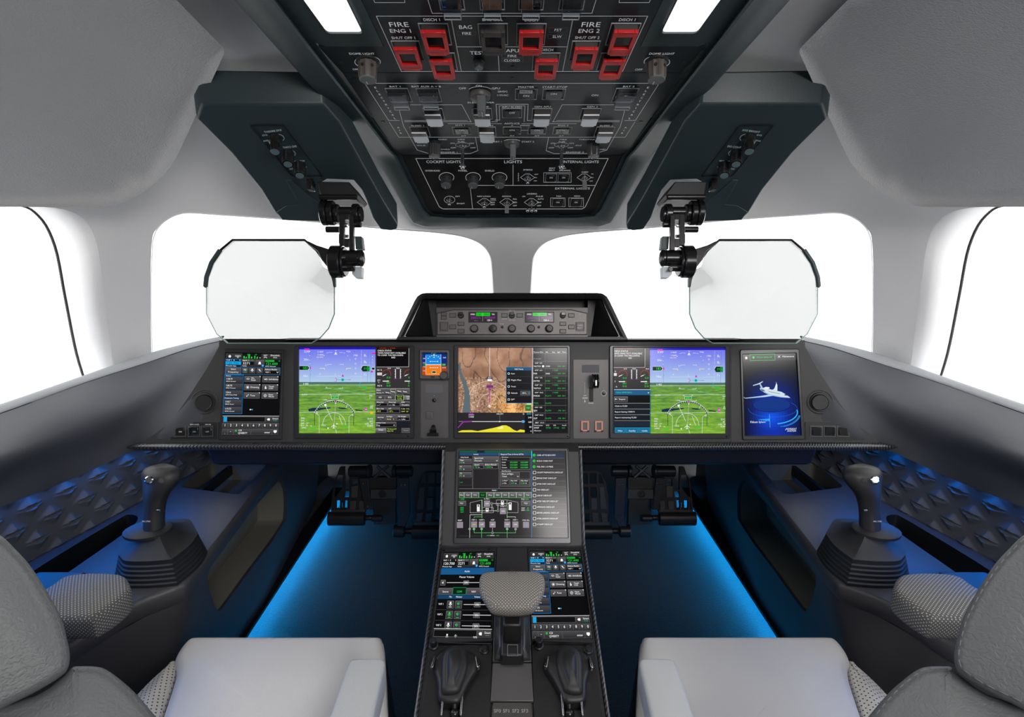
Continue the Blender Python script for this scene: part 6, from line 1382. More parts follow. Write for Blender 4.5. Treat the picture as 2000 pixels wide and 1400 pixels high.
t = bezel_unit('audio_display', 'touch screen showing the audio volume page on the left half of the pedestal', PT, [(863,1072),(969.5,1070),(962,1252),(841,1256)], RQ, h=.006)
add_screen(t, quadmap(PT, RQ, 640, 790), [lambda D: vhf_page(D, True)]); bz_knobs(t, PT, [(867,1075),(955,1073)])
RQ = [(1034.5,1076.5),(1134,1075.5),(1157.5,1246.5),(1040,1247.5)]
t = bezel_unit('radio_display', 'touch screen of radio frequencies on the right half of the centre pedestal', PT, [(1030.5,1070),(1137.5,1072),(1159,1256),(1038,1252)], RQ, h=.006)
add_screen(t, quadmap(PT, RQ, 640, 935), [vhf_page])
# spine with palm rest
sp = [(970.5,1069),(1029.5,1069),(1038,1292),(962,1292)]
mb = MB(); mb.prism([pp(x,y,.007) for x, y in sp], -PT.n*.01); mb.build('spine_cover', M_PLATE if False else mat('spine', (.05,.05,.052), .35, metal=.4), ped, bev=.0012)
mb = MB(); mb.prism([pp(x,y,.0045) for x, y in ((962,1294.5),(1038,1294.5),(1042,1369),(958,1369))], -PT.n*.008); mb.build('rear_plate', mat('rear plate', (.11,.105,.105), .38, metal=.4), ped, bev=.001)
mb = MB(); mb.prism([pp(x,y,.0055) for x, y in ((963,1372),(1037,1372),(1045,1460),(955,1460))], -PT.n*.008)
D = Draw(lambda x, y, o: PT.hit(x, y, o), base=.0058)
for k in range(4): D.ptext(PT, 971.5+k*17.8, 1388, 'SF%d' % k, 6.5, 14, '#8c8884')
D.into(mb); mb.build('label_plate', [mat('label plate', (.075,.07,.068), .4, metal=.4), M_PRINT], ped, recalc=False)
hr = thing('palm_rest', 'dotted grey fabric palm rest on a short dark stalk in the middle of the pedestal', 'palm rest', pp(1000,1292))
mb = MB(); mb.loft([[pp(x,y,z) for x, y in P] for P, z in (([(966,1200),(1034,1200),(1036,1290),(964,1290)],.004),([(969,1204),(1031,1204),(1033,1288),(967,1288)],.014),([(975,1204),(1025,1204),(1024,1262),(976,1262)],.030))], True, (False, True)); mb.build('stalk_base', mat('spine', (.05,.05,.052), .35, metal=.4), hr, bev=.003)
nk = W(1000,1235,1.0)
mb = MB(); mb.box(pp(1000,1262,.01), PT.u, PT.v, PT.n, .034, .022, .085); mb.box(pp(1000,1275,.008), PT.u, PT.v, PT.n, .046, .05, .03, taper=.9); mb.build('stalk', M_BLACK, hr, bev=.004)
mb = MB(); c = pp(1001,1270,.0405); mb.frame_box(c, PT.u, PT.v, PT.n, .020, .022, .0012, .001); mb.build('button_outline', M_KNOBT, hr)
dR = 1.0; PR = plane3(W(1000,1114,1.06), W(1000,1180,.985), W(1100,1114,1.06))
PO_ = [(944,1114),(965,1111),(1000,1110.5),(1040,1111),(1056,1114),(1063.5,1123),(1064.5,1137),(1060,1154),(1050,1171),(1041,1181),(1020,1185),(1000,1186),(980,1185),(960,1181),(950,1170),(939,1152),(936,1136),(937,1122)]
out = smooth_poly([PR.hit(x, y) for x, y in PO_], 3)
mb = MB(); pillow(mb, out, PR.n, .030, .012, .004); mb.build('pad', M_DOTL, hr, ang=60)
mb = MB(); bt = smooth_poly([PR.hit(1000+(x-1000)*.8, 1150+(y-1150)*.82, -.03) for x, y in PO_], 3); pillow(mb, bt, PR.n, .016, .004, 0); mb.build('pad_carrier', M_BLACK, hr, ang=50)
for x in (958, 1042): mb = MB(); mb.box(PR.hit(x,1181,-.022), PR.u, PR.v, PR.n, .012, .016, .014); mb.build('clip', M_CHROME, hr, bev=.002)
D = Draw(None, base=.004)
for x, y, tt, w_ in ((1001,1113,'GND',11),(1001,1118,'RADIO EL',18),(952,1115,'TRIM',13),(1046,1115,'CLR AP',13)): D.ptext(PR, x, y, tt, 3, w_, '#3a3632', off=.0012)
D.build('legend', M_PRINT, hr)
mb = MB(); mb.box(pp(1000,1080,.008), PT.u, PT.v, PT.n, .012, .006, .001); 

# thrust levers
for s in (-1, 1):
    m = mirx(s); side = 'left' if s < 0 else 'right'
    qp = [(840,1260),(962,1258),(955,1470),(812,1470)]
    mb = MB(); mb.prism([pp(m(x),y,.002) for x, y in qp], -PT.n*.01); mb.build('quadrant_plate', M_BLACK, ped, bev=.001)
    tl = thing('thrust_lever', 'black domed thrust lever with chrome side strips on the %s of the pedestal' % side, 'lever', pp(m(890),1350), 'thrust levers')
    off = .045
    BO = [(862,1268),(850,1280),(846,1300),(853,1330),(854,1360),(860,1369),(880,1372),(897,1369),(907,1350),(922,1322),(936,1300),(937,1285),(925,1272),(905,1262),(885,1258)]
    def q(x, y, o): return PT.hit(x, y, o)
    Bo = smooth_poly([q(m(x),y,off*.62) for x, y in BO], 3)
    mb = MB(); pillow(mb, Bo, PT.n, .03, .010, .002); mb.build('lever_base', M_BLACK, tl, ang=60)
    HO_ = [(873,1262),(887,1256),(902,1258),(911,1267),(914,1287),(910,1312),(902,1334),(896,1347),(880,1352),(862,1349),(860.5,1325),(861,1290),(865,1271)]
    Ho = smooth_poly([q(m(x),y,off*.86) for x, y in HO_], 3)
    mb = MB(); pillow(mb, Ho, PT.n, .014, .012, .010); mb.build('grip', mat('grip satin', (.014,.014,.015), .5, bump=.1, bscale=900), tl, ang=70)
    for pts in (((848,1281),(851,1281),(845.5,1303),(841,1303)), ((928,1281),(931,1280.5),(937,1300),(932,1303))):
        mb = MB(); mb.prism([q(m(x),y,off*.75) for x, y in pts], -PT.n*.012); mb.build('side_strip', M_CHROME, tl, bev=.0006)
    for x in (866, 903): mb = MB(); mb.box(q(m(x),1378,.004), PT.u, PT.v, PT.n, .003, .05, .02); mb.build('guide_rail', M_CHROME, tl, bev=.0006)
    mb = MB(); mb.tube([q(m(888),1366,.02), q(m(888),1392,.012)], .005, 12); mb.sphere(q(m(888),1394,.012), .009); mb.build('lower_knob', M_GLOSSB, tl)
for x, y in ((847,1262),(946,1270),(1052.5,1262),(1149,1270)):
    big = x in (847,1052.5); o = pp(x, y, .002)
    mb = MB(); mb.lathe(o, PT.n, [(.0095,0),(.0095,.004),(.0072,.006),(.0068,.022 if big else .008),(.005,.024 if big else .010),(.0003,.024 if big else .010)], 22); mb.build('knob', M_BLACK, ped, ang=30)

# ------------------------------------------------------------------ side consoles
def xwall(y): return -1.11+(y-1.1)*.233
ZC = .56
for s in (-1, 1):
    side = 'left' if s < 0 else 'right'
    def mxv(v): v = Vector(v); return v if s < 0 else Vector((-v.x, v.y, v.z))
    con = thing('side_console', 'dark %s side console with an open storage pocket, beside the %s seat' % (side, side), 'console', mxv((-.95,1.3,0)))
    E = [Z(532,910,ZC), Z(440,1030,ZC), Z(366,1124,ZC), Z(347,1140,ZC), Z(325,1149,ZC), Z(247,1181,ZC), Z(131,1253,ZC), Z(-40,1335,ZC)]
    E0 = E[0]+(E[0]-E[1]).normalized()*.7; E = [E0]+E+[Vector((E[-1].x-.02, .30, ZC))]
    OW = [Vector((xwall(.30)-.02,.30,ZC)), Vector((xwall(E0.y)-.02,E0.y,ZC))]
    outer = [(p.x,p.y) for p in E+OW]
    def zz(L, z=ZC): return [Z(x, y, z) for x, y in L]
    pocket = smooth_poly(zz([(71,1111),(150,1062),(236,1011),(252,1005),(268,1008),(266,1020),(243,1041),(170,1092),(93,1145),(40,1178),(20,1150)]), 3)
    tray = round_poly([(p.x,p.y) for p in zz([(351,951),(410,902),(522,906),(468,966)])], .02, 4)
    V, T = tri_region(outer, [[(p.x,p.y) for p in pocket], [(p.x,p.y) for p in tray]], .06)
    mb = MB(); mb.add([mxv((v.x,v.y,ZC)) for v in V], T)
    # rolled edge, lip and body side
    def offs(p, i, L, k):
        a = L[max(i-1,0)]; b = L[min(i+1,len(L)-1)]; t_ = (b-a).normalized(); return Vector((-t_.y, t_.x, 0))*k   # towards inboard when positive
    Es = smooth_poly(E, 4, False); rows = []
    for k, dz in ((0,0),(.004,-.001),(.008,-.005),(.009,-.012),(.004,-.042),(.0,-.046)):
        rows.append([mxv(p+offs(p,i,Es,k*(1))+Vector((0,0,dz))) for i, p in enumerate(Es)])
    mb.loft(rows, False); mb.build('console_top', M_CONSOLE, con, recalc=False, ang=50)
    # body side with pocket opening
    def foot(p):
        return Vector((min(-.852, p.x-.075), p.y, .055))
    top = [p+Vector((0,0,-.046)) for p in Es]; bot = [foot(p) for p in Es]
    # parametrise (u along, v down)
    U_ = [0]
    for i in range(1, len(Es)): U_.append(U_[-1]+(Es[i]-Es[i-1]).length)
    def surf(u, v):
        i = 1
        while i < len(U_)-1 and U_[i] < u: i += 1
        t_ = (u-U_[i-1])/(U_[i]-U_[i-1]); return top[i-1].lerp(top[i], t_).lerp(bot[i-1].lerp(bot[i], t_), v)
    # invert opening pixels onto the surface by search
    def inv(px, py):
        best = None
        u0, u1, v0, v1 = 0, U_[-1], 0, 1
        for it in range(6):
            for a in range(13):
                for b in range(13):
                    u = u0+(u1-u0)*a/12; v = v0+(v1-v0)*b/12; q_ = proj(surf(u, v)); e = (q_[0]-px)**2+(q_[1]-py)**2
                    if best is None or e < best[0]: best = (e, u, v)
            du = (u1-u0)/4; dv = (v1-v0)/4; u0, u1 = max(0,best[1]-du), min(U_[-1],best[1]+du); v0, v1 = max(0,best[2]-dv), min(1,best[2]+dv)
        return best[1], best[2]
    OPX = [(405,1130),(409,1099),(424,1076),(482,1008),(540,943),(551,939),(559,960),(559,1006),(551,1026),(490,1112),(436,1186),(424,1190),(415,1170)]
    op = [inv(x, y) for x, y in OPX]; op = [(p.x, p.y*.45) for p in smooth_poly([Vector((a, b/.45*1)) for a, b in op], 3)] if False else op
    op = [(p.x, p.y) for p in smooth_poly([Vector(p) for p in op], 3)]
    SC = .45
    V, T = tri_region([(0,0),(U_[-1],0),(U_[-1],SC),(0,SC)], [[(a, b*SC) for a, b in op]], .05)
    mb = MB(); mb.add([mxv(surf(v.x, v.y/SC)) for v in V], T)
    lp = [surf(a, b) for a, b in op]; mb.loft([[mxv(p) for p in lp], [mxv(p+Vector((-.012,0,-.003))) for p in lp]], True)
    mb.build('console_side', M_CONSOLE, con, recalc=False, ang=50)
    c_ = sum(lp, Vector((0,0,0)))/len(lp)
    mb = MB(); mb.loft([[mxv(p+Vector((-.012,0,-.003))) for p in lp], [mxv(c_+(p-c_)*1.02+Vector((-.11,0,-.01))) for p in lp]], True, (False, True)); mb.build('storage_pocket', M_BEIGE, con, recalc=False, ang=50, label='olive grey lined storage pocket')
    # top recesses
    pl_ = [Vector((p.x,p.y,ZC)) for p in pocket]; cc = sum(pl_, Vector((0,0,0)))/len(pl_)
    mb = MB(); mb.loft([[mxv(p) for p in pl_], [mxv(p+Vector((0,0,-.006))) for p in pl_], [mxv(cc+(p-cc)*.97+Vector((0,0,-.07))) for p in pl_]], True, (False, True)); mb.build('arm_recess', M_BLACK, con, recalc=False, ang=50)
    tr = [Vector((p.x,p.y,ZC)) for p in tray]; cc = sum(tr, Vector((0,0,0)))/len(tr)
    mb = MB(); mb.loft([[mxv(p) for p in tr], [mxv(cc+(p-cc)*.98+Vector((0,0,-.06))) for p in tr]], True, (False, True)); tt = mb.build('tray', mat('tray olive', (.09,.088,.072), .5), con, recalc=False, ang=50)
    a0, a1 = Z(392,962,ZC-.02), Z(462,905,ZC-.02); mb = MB(); mb.box(mxv((a0+a1)/2-Vector((0,0,.02))), mxv((a1-a0).normalized()), mxv(Vector((-(a1-a0).y,(a1-a0).x,0)).normalized()), Vector((0,0,1)), (a1-a0).length*1.05, .012, .03); mb.build('divider', M_BLACK, tt)
    # LED cove at the foot
    y0, y1 = .55, 2.45
    mb = MB(); mb.box(mxv((-.862,(y0+y1)/2,.048)), Vector((1,0,0)), Vector((0,1,0)), Vector((0,0,1)), .050, y1-y0, .010); mb.box(mxv((-.885,(y0+y1)/2,0)), Vector((1,0,0)), Vector((0,1,0)), Vector((0,0,1)), .02, y1-y0, .05); mb.build('plinth', M_BLACK, con)
    mb = MB(); mb.box(mxv((-.856,(y0+y1)/2,.037)), Vector((1,0,0)), Vector((0,1,0)), Vector((0,0,1)), .012, y1-y0, .006); mb.build('light_strip', M_BLUEF, con, label='blue glowing floor light strip')

    # quilted wall panel with raised diamonds
    ny, nz = 460, 64; Y0, Y1, Z0, Z1 = .40, 2.10, ZC, .775; vs = []; fs = []
    for j in range(nz+1):
        for i in range(ny+1):
            y = Y0+(Y1-Y0)*i/ny; z = Z0+(Z1-Z0)*j/nz
            a = .080; b = .050; hgt = 0
            r = round((z-.60)/(b*.84)); best = 0
            for rr in (r-1, r, r+1):
                cy = (round((y-(rr % 2)*a*.5)/a)*a)+(rr % 2)*a*.5; dz = (z-.60-rr*b*.84)/(b*.5); dy = (y-cy)/(a*.40); m_ = 1-abs(dy)-abs(dz)
                if m_ > 0:
                    h_ = min(m_*1.3, 1.0-abs(dz)*.0)*.011
                    if abs(dz) < .5*(1-abs(dy))**.9*.55: h_ *= max(0, (abs(dz)/(.275*(1-abs(dy))**.9+1e-6)))**1.2
                    best = max(best, h_)
            vs.append(mxv((xwall(y)+best, y, z)))
    for j in range(nz):
        for i in range(ny): k = j*(ny+1)+i; fs.append((k, k+1, k+ny+2, k+ny+1))
    mb = MB(); mb.add(vs, fs); ob = mb.build('quilted_panel', M_DIAM, recalc=False, ang=24)
    tag(ob, 'grey %s wall panel embossed with small diamonds above the %s console, glowing blue' % (side, side), 'wall panel')
    mb = MB(); pts = [Vector((xwall(y)+.03, y, .0)) for y in (.45,.8,1.1,1.4)]
    def zc(y): return .93-(0)*.1
    mb = MB(); mb.loft([[mxv((xwall(y)+.004, y, .727)) for y in (.45,.7,1.0,1.3,1.5)], [mxv((xwall(y)+.014, y, .740)) for y in (.45,.7,1.0,1.3,1.5)]], False)
    tag(mb.build('ledge_light', M_BLUE, recalc=False), 'blue light strip hidden beneath the %s window ledge' % side, 'light strip')
    # outer skin so no daylight leaks in behind the wing
    mb = MB(); mb.add([mxv((-1.27,-1.6,0)), mxv((-1.27,.35,0)), mxv((-1.27,.35,1.0)), mxv((-1.27,-1.6,1.0)), mxv((-1.0,2.7,0)), mxv((-1.0,2.7,.60)), mxv((-1.2,1.2,0)), mxv((-1.2,1.2,.90))], [(0,1,2,3),(1,6,7,2),(6,4,5,7)]); mb.add([mxv(q) for q in ((-1.27,-1.6,1.0),(-1.27,.45,1.0),(-1.27,.45,1.95),(-1.27,-1.6,1.95))], [(0,1,2,3)]); struct(mb.build('trim_%d' % (9 if s < 0 else 10), M_BLACK, recalc=False))

    # sidestick with stepped boot
    st = thing('side_stick', 'black side stick grip on a stepped rubber boot, %s side console' % side, 'side stick', mxv(Z(300,1085,ZC)))
    B = [(600,560),(640,500),(700,430),(730,408),(830,398),(930,395),(965,405),(995,455),(1000,475),(960,530),(880,592),(855,603),(740,612),(640,610),(610,590)]
    zt = ZC+.055; top = [Z(x/2.593, 860+y/2.593, zt) for x, y in B]; cc = sum(top, Vector((0,0,0)))/len(top); top = smooth_poly(top, 3)
    mb = MB(); rings = []
    for k in range(6):
        sc = 1.0+.055*(5-k)*.62; z0 = ZC+.009*k
        rings += [[mxv(Vector((cc.x+(p.x-cc.x)*sc, cc.y+(p.y-cc.y)*sc, z0))) for p in top], [mxv(Vector((cc.x+(p.x-cc.x)*sc, cc.y+(p.y-cc.y)*sc, z0+.0065))) for p in top]]
    rings += [[mxv(Vector((p.x,p.y,zt))) for p in top]]
    gb = Z(301,1046,.635)
    for t_, z in ((.82,zt+.004),(.55,zt+.018),(.42,zt+.03),(.38,zt+.034)): rings.append([mxv(Vector((cc.x+(p.x-cc.x)*t_+(gb.x-cc.x)*(1-t_), cc.y+(p.y-cc.y)*t_+(gb.y-cc.y)*(1-t_), z))) for p in top])
    mb.loft(rings, True, (True, True)); mb.build('boot', M_RUBBER, st, ang=28)
    dd = (gb-CAM).dot(FW)
    secs = [(283,320,1050),(282.5,319.5,1036),(282.5,319,1020),(283,319.5,1005),(284,321,990),(284,325,975),(283.5,332,962),(283,341,951),(282,349,941),(280,352.5,933),(278.5,352,926),(279,350,920),(283,346,914.5),(291,338,911),(300,328,909.5)]
    rg = []
    for l, r, y in secs:
        c = W((l+r)/2, y, dd); R_ = (r-l)/2*dd/F; Rd = min(R_*1.0, .026) if y > 960 else .028*(1 if y > 918 else .7 if y > 912 else .45)
        rg.append([mxv(c+RT*(cos(2*pi*k/24)*R_)+Vector((0,1,0))*(sin(2*pi*k/24)*Rd)) for k in range(24)])
    rg = rg[:1]+rg
    mb = MB(); mb.loft(rg, True, (True, True)); mb.build('grip', mat('grip satin', (.014,.014,.015), .5, bump=.1, bscale=900), st, ang=75)
    mb = MB(); hc = W(294.5,937,dd)-ray(294,937).normalized()*.020; ax = (-ray(294,937).normalized()+Vector((-.25,0,0))).normalized(); mb.lathe(mxv(hc), mxv(ax), [(.0105,0),(.0105,.006),(.009,.010),(.0085,.016),(.006,.018),(.0002,.018)], 22); mb.build('trim_switch', M_CHROME, st, ang=30)
    mb = MB(); hc = W(316,938,dd)-ray(316,938).normalized()*.024; mb.lathe(mxv(hc), mxv(-ray(316,938)), [(.009,0),(.009,.003),(.0065,.004),(.006,.007),(.0002,.0075)], 20); mb.build('push_button', M_RUBBER, st, ang=30)
    mb = MB(); mb.box(mxv(W(321,988,dd)+Vector((0,-.018,0))), RT, Vector((0,0,1)), Vector((0,-1,0)), .008, .005, .004); mb.build('trigger', M_CHROME, st, bev=.0008)
    mb = MB(); mb.loft([[mxv(Vector((gb.x+cos(2*pi*k/20)*r_*1.25-.012, gb.y+sin(2*pi*k/20)*r_, z))) for k in range(20)] for r_, z in ((.040,zt+.030),(.040,zt+.036),(.034,zt+.040))], True, (True, True)); mb.build('collar', M_RUBBER, st)
    D = Draw(None, base=0); cpt = W(301,1006,dd)+Vector((0,-.0265,0)); PLc = Plane(mxv(cpt), Vector((0,-1,0))); 
    q_ = proj(mxv(cpt)); D.ptext(PLc, q_[0], q_[1], 'MIC STBY', 2.6, 17, '#c8c8c8', off=.0008); D.build('legend', M_PRINT, st)

    # fabric forearm rest
    ar = thing('forearm_rest', 'dotted grey fabric forearm rest with silver tab on the %s console' % side, 'armrest', mxv(Z(160,1180,ZC)))
    AO = [(92,1143),(120,1124),(150,1116),(195,1114),(232,1116),(247,1123),(254,1140),(252,1152),(222,1178),(186,1200),(172,1204),(120,1206),(60,1206),(20,1206),(0,1190),(40,1170)]
    za = .665; out = smooth_poly([mxv(Z(x, y, za)) for x, y in AO], 3)
    mb = MB(); pillow(mb, out, Vector((0,0,1)), .05, .014, .006); mb.build('pad', M_DOT, ar, ang=60)
    mb = MB(); mb.box(mxv(Z(150,1190,ZC-.0)+Vector((-.05,.0,0))), Vector((1,0,0)), Vector((0,1,0)), Vector((0,0,1)), .10, .08, .06); mb.build('support', M_BLACK, ar, bev=.006)
    mb = MB(); mb.prism([mxv(Z(x,y,.606)) for x, y in ((190,1212),(234,1176),(247,1185),(243,1190),(211,1219),(203,1217))], Vector((0,0,-.008))); mb.build('tab', mat('tab silver', (.6,.6,.6), .25, metal=.8), ar, bev=.0008)

# ------------------------------------------------------------------ pilot seats
for s in (-1, 1):
    m = mirx(s); side = 'left' if s < 0 else 'right'; xs_ = -1 if s < 0 else 1
    se = thing('pilot_seat', 'pale grey leather pilot seat on the %s, seen from behind' % side, 'seat', (xs_*-.0+(-.52 if s < 0 else .52), .75, 0), 'pilot seats')
    CO = [(372,1238),(390,1235.5),(560,1235.5),(738,1235.5),(746,1240),(751,1258),(754,1330),(758,1420),(765,1700),(240,1700),(305,1420),(322,1370),(339,1318),(341,1296),(337,1284),(345,1265),(358,1248)]
    zs = .475
    P = [Z(m(x), y, zs) for x, y in CO]; out = []
    out = smooth_poly([Vector((p.x,p.y,p.z)) for p in resample(P, .05)], 2)
    mb = MB(); pillow(mb, out, Vector((0,0,1)), .13, .022, .010); mb.build('seat_cushion', M_SEAT, se, ang=70)
    BOL = [(339,1286),(343,1296),(341,1318),(324,1370),(307,1420),(280,1480),(200,1480),(215,1420),(240,1382),(268,1350),(300,1318)]
    out = smooth_poly([Z(m(x), y, zs-.012) for x, y in BOL], 3)
    mb = MB(); pillow(mb, out, Vector((0,0,1)), .10, .010, .008); mb.build('bolster', M_PERF, se, ang=70, label='perforated pale leather side bolster')
    mb = MB(); mb.prism([Z(m(x), y, .36) for x, y in ((360,1262),(752,1262),(790,1500),(230,1500))], Vector((0,0,-.10))); mb.build('seat_shell', M_BLACK, se, bev=.02, seg=3)
    mb = MB(); mb.box(Vector((xs_*.50,.72,0)), Vector((1,0,0)), Vector((0,1,0)), Vector((0,0,1)), .30, .34, .28); mb.build('pedestal', M_BLACK, se, bev=.01)
    AO = [(686,1286),(697,1283),(742,1283),(750,1287),(751,1297),(740,1345),(728,1400),(706,1500),(670,1660),(545,1660),(603,1500),(641,1400),(660,1345),(679,1294)]
    out = smooth_poly([Z(m(x), y, .575) for x, y in AO], 3)
    mb = MB(); pillow(mb, out, Vector((0,0,1)), .055, .008, .003); mb.build('armrest', mat('arm leather', (.43,.44,.445), .5, bump=.15, bscale=420, btype='leather'), se, ang=60)
    PHD = Plane(W(m(100),1230,.55), -ray(m(110),1250))
    HDR = [(-330,1060),(-250,1015),(-120,1012),(-40,1025),(0,1043),(27,1068),(54,1097),(77,1130),(100,1168),(120,1207),(131,1246),(137,1280),(133,1305),(120,1321),(77,1348),(23,1375),(-60,1410),(-330,1450)]
    out = smooth_poly([PHD.hit(m(x), y) for x, y in HDR], 3)
    mb = MB(); pillow(mb, out, PHD.n, .07, .010, .006); mb.build('headrest', M_BACK, se, ang=70)
    def stitches(L, pl, par, n0, off=.0015, name='stitching'):
        mb = MB(); L = smooth_poly([Vector(p) for p in L], 6, False); acc = 0; cur = []; on = True
        P3 = [pl.hit(m(p.x), p.y, off) for p in L]; D_ = [0]
        for i in range(1, len(P3)): D_.append(D_[-1]+(P3[i]-P3[i-1]).length)
        def at(d):
            i = 1
            while i < len(D_)-1 and D_[i] < d: i += 1
            return P3[i-1].lerp(P3[i], (d-D_[i-1])/(D_[i]-D_[i-1]+1e-9))
        d = 0
        while d+.006 < D_[-1]: mb.tube([at(d)-pl.n*.001, at(d+.0012), at(d+.0048), at(d+.006)-pl.n*.001], .0006, 5); d += .0095
        o = mb.build(name, M_STITCH, par); o['kind'] = 'stuff'
    stitches([(0,1052),(24,1075),(49,1103),(71,1135),(93,1172),(112,1210),(123,1248),(128,1280),(124,1300),(113,1312),(74,1337),(20,1363),(0,1372)], PHD, se, 0)
    PBK = Plane(W(m(200),1340,.57), -ray(m(240),1370)+UP*.25)
    BK = [(110,1325),(137,1300),(154,1296),(189,1297),(208,1303),(231,1319),(262,1346),(293,1381),(330,1430),(380,1530),(400,1750),(-330,1750),(-330,1440),(23,1368)]
    out = smooth_poly([PBK.hit(m(x), y) for x, y in BK], 3)
    mb = MB(); pillow(mb, out, PBK.n, .07, .014, .006); mb.build('backrest', M_BACK, se, ang=70)
    stitches([(150,1306),(186,1306),(203,1312),(225,1328),(254,1354),(284,1389),(315,1430)], PBK, se, 0)

# ------------------------------------------------------------------ rudder pedals
M_PED = mat('pedal black', (.018,.018,.02), .4, metal=.3); M_PEDG = mat('pedal grey', (.06,.06,.062), .4, metal=.5)
dp = 2.02
for s in (-1, 1):
    m = mirx(s); side = 'left' if s < 0 else 'right'
    rp = thing('rudder_pedals', 'black rudder pedal pair with slotted treads in the %s foot well' % side, 'pedals', Vector((proj(W(m(760),1000,dp))[0]*0+W(m(760),1000,dp).x, W(m(760),1000,dp).y, 0)), 'rudder pedals')
    k_ = dp/F
    def c(x, y, dd=0): return W(m(600+x/5.833), 860+y/5.833, dp+dd)
    def bar(pts, par, name='bar', th=.012, dd=0, mt=M_PED, bev=.001): mb = MB(); mb.prism([c(x,y,dd) for x, y in pts], FW*th); return mb.build(name, mt, par, bev=bev)
    def hcyl(x0, x1, y, r, par, name, dd=0, mt=M_PED, ribs=0):
        a, b = c(x0,y,dd), c(x1,y,dd); mb = MB(); R = r/5.833*k_; L = (b-a).length; mb.lathe(a, (b-a).normalized(), [(R*.85,0),(R,.003),(R,L-.003),(R*.85,L)], 24); return mb.build(name, mt, par, ang=30)
    for kx, ky in ((0,0),(935,140)):
        o = lambda L: [(x+kx, y+ky) for x, y in L]
        if kx: P_ = [(1245,930),(1230,820),(1235,640),(1265,480),(1310,390),(1345,352),(1560,352),(1560,930)]
        else: P_ = [(270,795),(272,740),(290,600),(310,460),(345,380),(372,300),(660,300),(660,795)]
        # tread frame as a plate with windows
        if kx: win = [[(1310,400),(1345,370),(1350,490),(1285,500)],[(1370,370),(1452,370),(1450,500),(1368,500)],[(1470,370),(1556,370),(1556,500),(1470,500)],[(1372,530),(1445,530),(1440,650),(1362,650)],[(1462,530),(1548,530),(1548,790),(1458,790)],[(1452,830),(1548,830),(1548,930),(1452,930)]]
        else: win = [[(345,395),(405,395),(400,540),(320,650),(300,640),(320,460)],[(425,300),(480,300),(478,560),(425,560)],[(430,575),(482,575),(476,655),(420,655)],[(328,682),(375,682),(368,790),(328,790)],[(425,682),(460,682),(455,785),(420,785)],[(510,440),(580,440),(575,510),(505,520)],[(292,720),(303,690),(303,775),(290,775)],[(388,720),(402,700),(404,780),(388,770)]]
        V, T = tri_region(P_, win, 400); mb = MB(); fr_ = [c(v.x,v.y) for v in V]; n = len(fr_); mb.add(fr_+[p+FW*.012 for p in fr_], T+[tuple(i+n for i in reversed(t)) for t in T])
        for L in [P_]+win: mb.loft([[c(x,y) for x, y in L],[c(x,y,.012) for x, y in L]], True)
        tr = mb.build('tread_frame', M_PED, rp, recalc=False, ang=30)
        if kx:
            for L in ([(1285,530),(1335,530),(1325,785),(1250,785)],[(1365,655),(1432,655),(1430,790),(1362,790)],[(1250,830),(1318,825),(1305,930),(1242,930)],[(1350,830),(1420,825),(1412,930),(1342,930)]): bar(L, tr, 'tread_pad', .006, -.006, M_PEDG)
            bar([(1222,930),(1560,930),(1560,970),(1215,970)], tr, 'lip', .03, -.01, M_PEDG)
        else:
            for L in ([(505,520),(575,515),(572,650),(498,650)],[(488,690),(555,690),(550,790),(482,790)],[(590,690),(645,690),(645,790),(588,790)]): bar(L, tr, 'tread_pad', .006, -.006, mat('pedal brown', (.045,.038,.034), .45))
            bar([(272,790),(655,790),(655,825),(270,825)], tr, 'lip', .03, -.01, M_PEDG)
        # ribbed heel roller
        if kx: x0, x1, y0 = 1200, 1530, 1045
        else: x0, x1, y0 = 245, 655, 890
        mb = MB(); rr = []
        a, b = c(x0,y0,-.01), c(x1,y0,-.01)
        for e in (a, b): rr.append([e+UP*(sin(2*pi*q/40)*(.0245+.0012*(q % 4 < 2)))+FW*(cos(2*pi*q/40)*.020) for q in range(40)])
        mb.loft(rr, True, (True, True)); mb.build('heel_roller', M_PED, rp, ang=25)
    hcyl(478, 700, 350, 62, rp, 'pivot_tube'); hcyl(1020, 1200, 350, 62, rp, 'pivot_tube'); hcyl(690, 730, 350, 80, rp, 'collar'); hcyl(975, 1015, 350, 70, rp, 'collar')
    bar([(585,430),(690,430),(730,790),(660,790)], rp, 'pedal_arm', .02, -.02, M_PED); bar([(1035,430),(1150,430),(1165,860),(1110,985),(1025,985),(1055,880)], rp, 'pedal_arm', .02, -.02, mat('pedal navy', (.018,.02,.035), .35))
    hcyl(665, 740, 880, 28, rp, 'axle'); hcyl(735, 855, 885, 38, rp, 'bearing'); hcyl(985, 1110, 1030, 72, rp, 'bearing', -.01); hcyl(1110, 1200, 1030, 32, rp, 'axle')
    mb = MB(); mb.tube([c(795,290,-.01), c(940,420,-.01)], .006, 8); mb.tube([c(925,290,-.01), c(765,420,-.01)], .006, 8); mb.build('cross_brace', M_PEDG, rp)
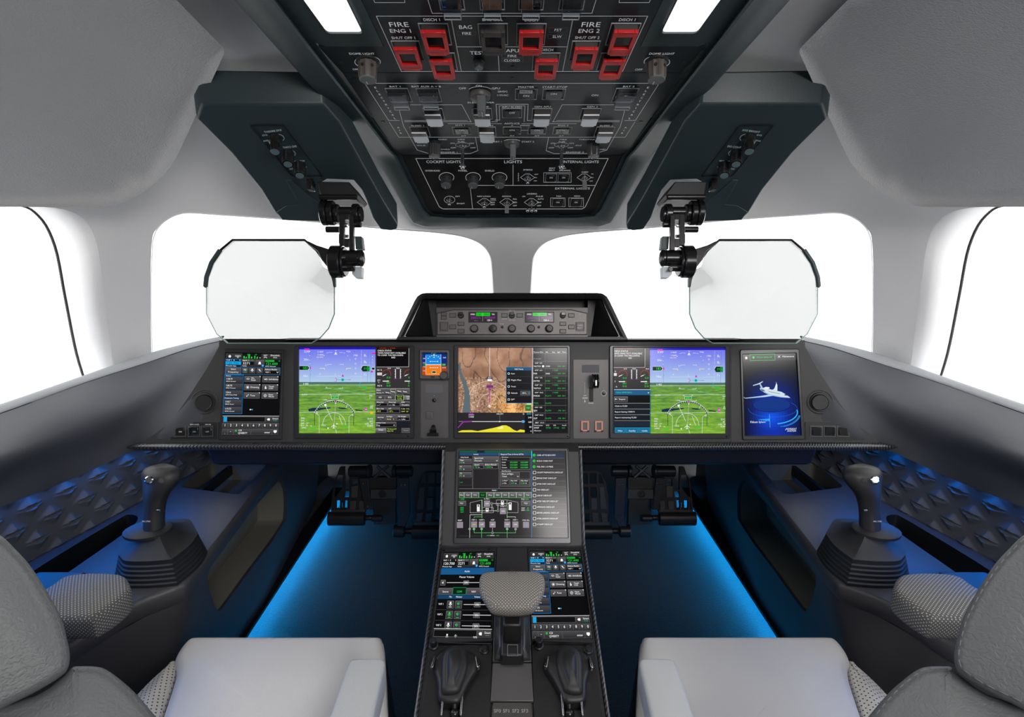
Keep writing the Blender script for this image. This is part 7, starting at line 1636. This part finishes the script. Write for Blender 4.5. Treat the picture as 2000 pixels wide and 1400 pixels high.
    bar([(720,420),(1010,420),(1010,560),(720,560)], rp, 'bracket', .03, .01, M_BLACK); cp = bar([(722,560),(1010,560),(1015,665),(722,665)], rp, 'centre_plate', .015, -.01, M_PEDG)
    mb = MB(); mb.lathe(c(858,608,-.011), -FW, [(44/5.833*k_,0),(44/5.833*k_,.003),(34/5.833*k_,.003),(30/5.833*k_,.001),(18/5.833*k_,.001),(16/5.833*k_,.004),(.0003,.004)], 26); mb.build('boss', M_BLACK, cp, ang=30)
    bar([(740,665),(1000,665),(1010,960),(760,960)], rp, 'support_post', .03, .03, M_BLACK)
    for x, y in ((632,494),(671,494),(688,757),(727,757),(1072,509),(1112,509),(1095,849),(1132,849)): mb = MB(); mb.lathe(c(x,y,-.021), -FW, [(.0028,0),(.0028,.001),(.0003,.0012)], 10); mb.build('bolt', M_CHROME, rp)
# ------------------------------------------------------------------ camera, world, lights
cd = bpy.data.cameras.new('camera'); cam = bpy.data.objects.new('camera', cd); scene.collection.objects.link(cam)
cam.location = CAM; cam.rotation_euler = (pi/2-TH, 0, 0); cd.sensor_width = 36; cd.lens = 36*F/2000; cd.clip_start = .02; scene.camera = cam
w = bpy.data.worlds.new('sky'); scene.world = w; w.use_nodes = True
bg = w.node_tree.nodes['Background']; bg.inputs['Color'].default_value = (1, 1, 1, 1); bg.inputs['Strength'].default_value = 3.2
def area(name, loc, aim, size, power, col=(1,1,1), sy=None):
    l = bpy.data.lights.new(name, 'AREA'); l.energy = power; l.size = size; l.color = col
    if sy: l.shape = 'RECTANGLE'; l.size_y = sy
    o = bpy.data.objects.new(name, l); scene.collection.objects.link(o); o.location = loc
    o.rotation_euler = (Vector(aim)-Vector(loc)).to_track_quat('-Z', 'Y').to_euler(); return o
area('cabin_fill_light', (.55,-.75,1.86), (-.15,1.3,.9), .8, 40, (1,.97,.95))  # unseen lamp aft of the camera, added as interior fill
scene.view_settings.view_transform = 'Standard'; scene.view_settings.look = 'None'; scene.view_settings.gamma = 1; scene.view_settings.exposure = 0
scene.view_settings.use_curve_mapping = False
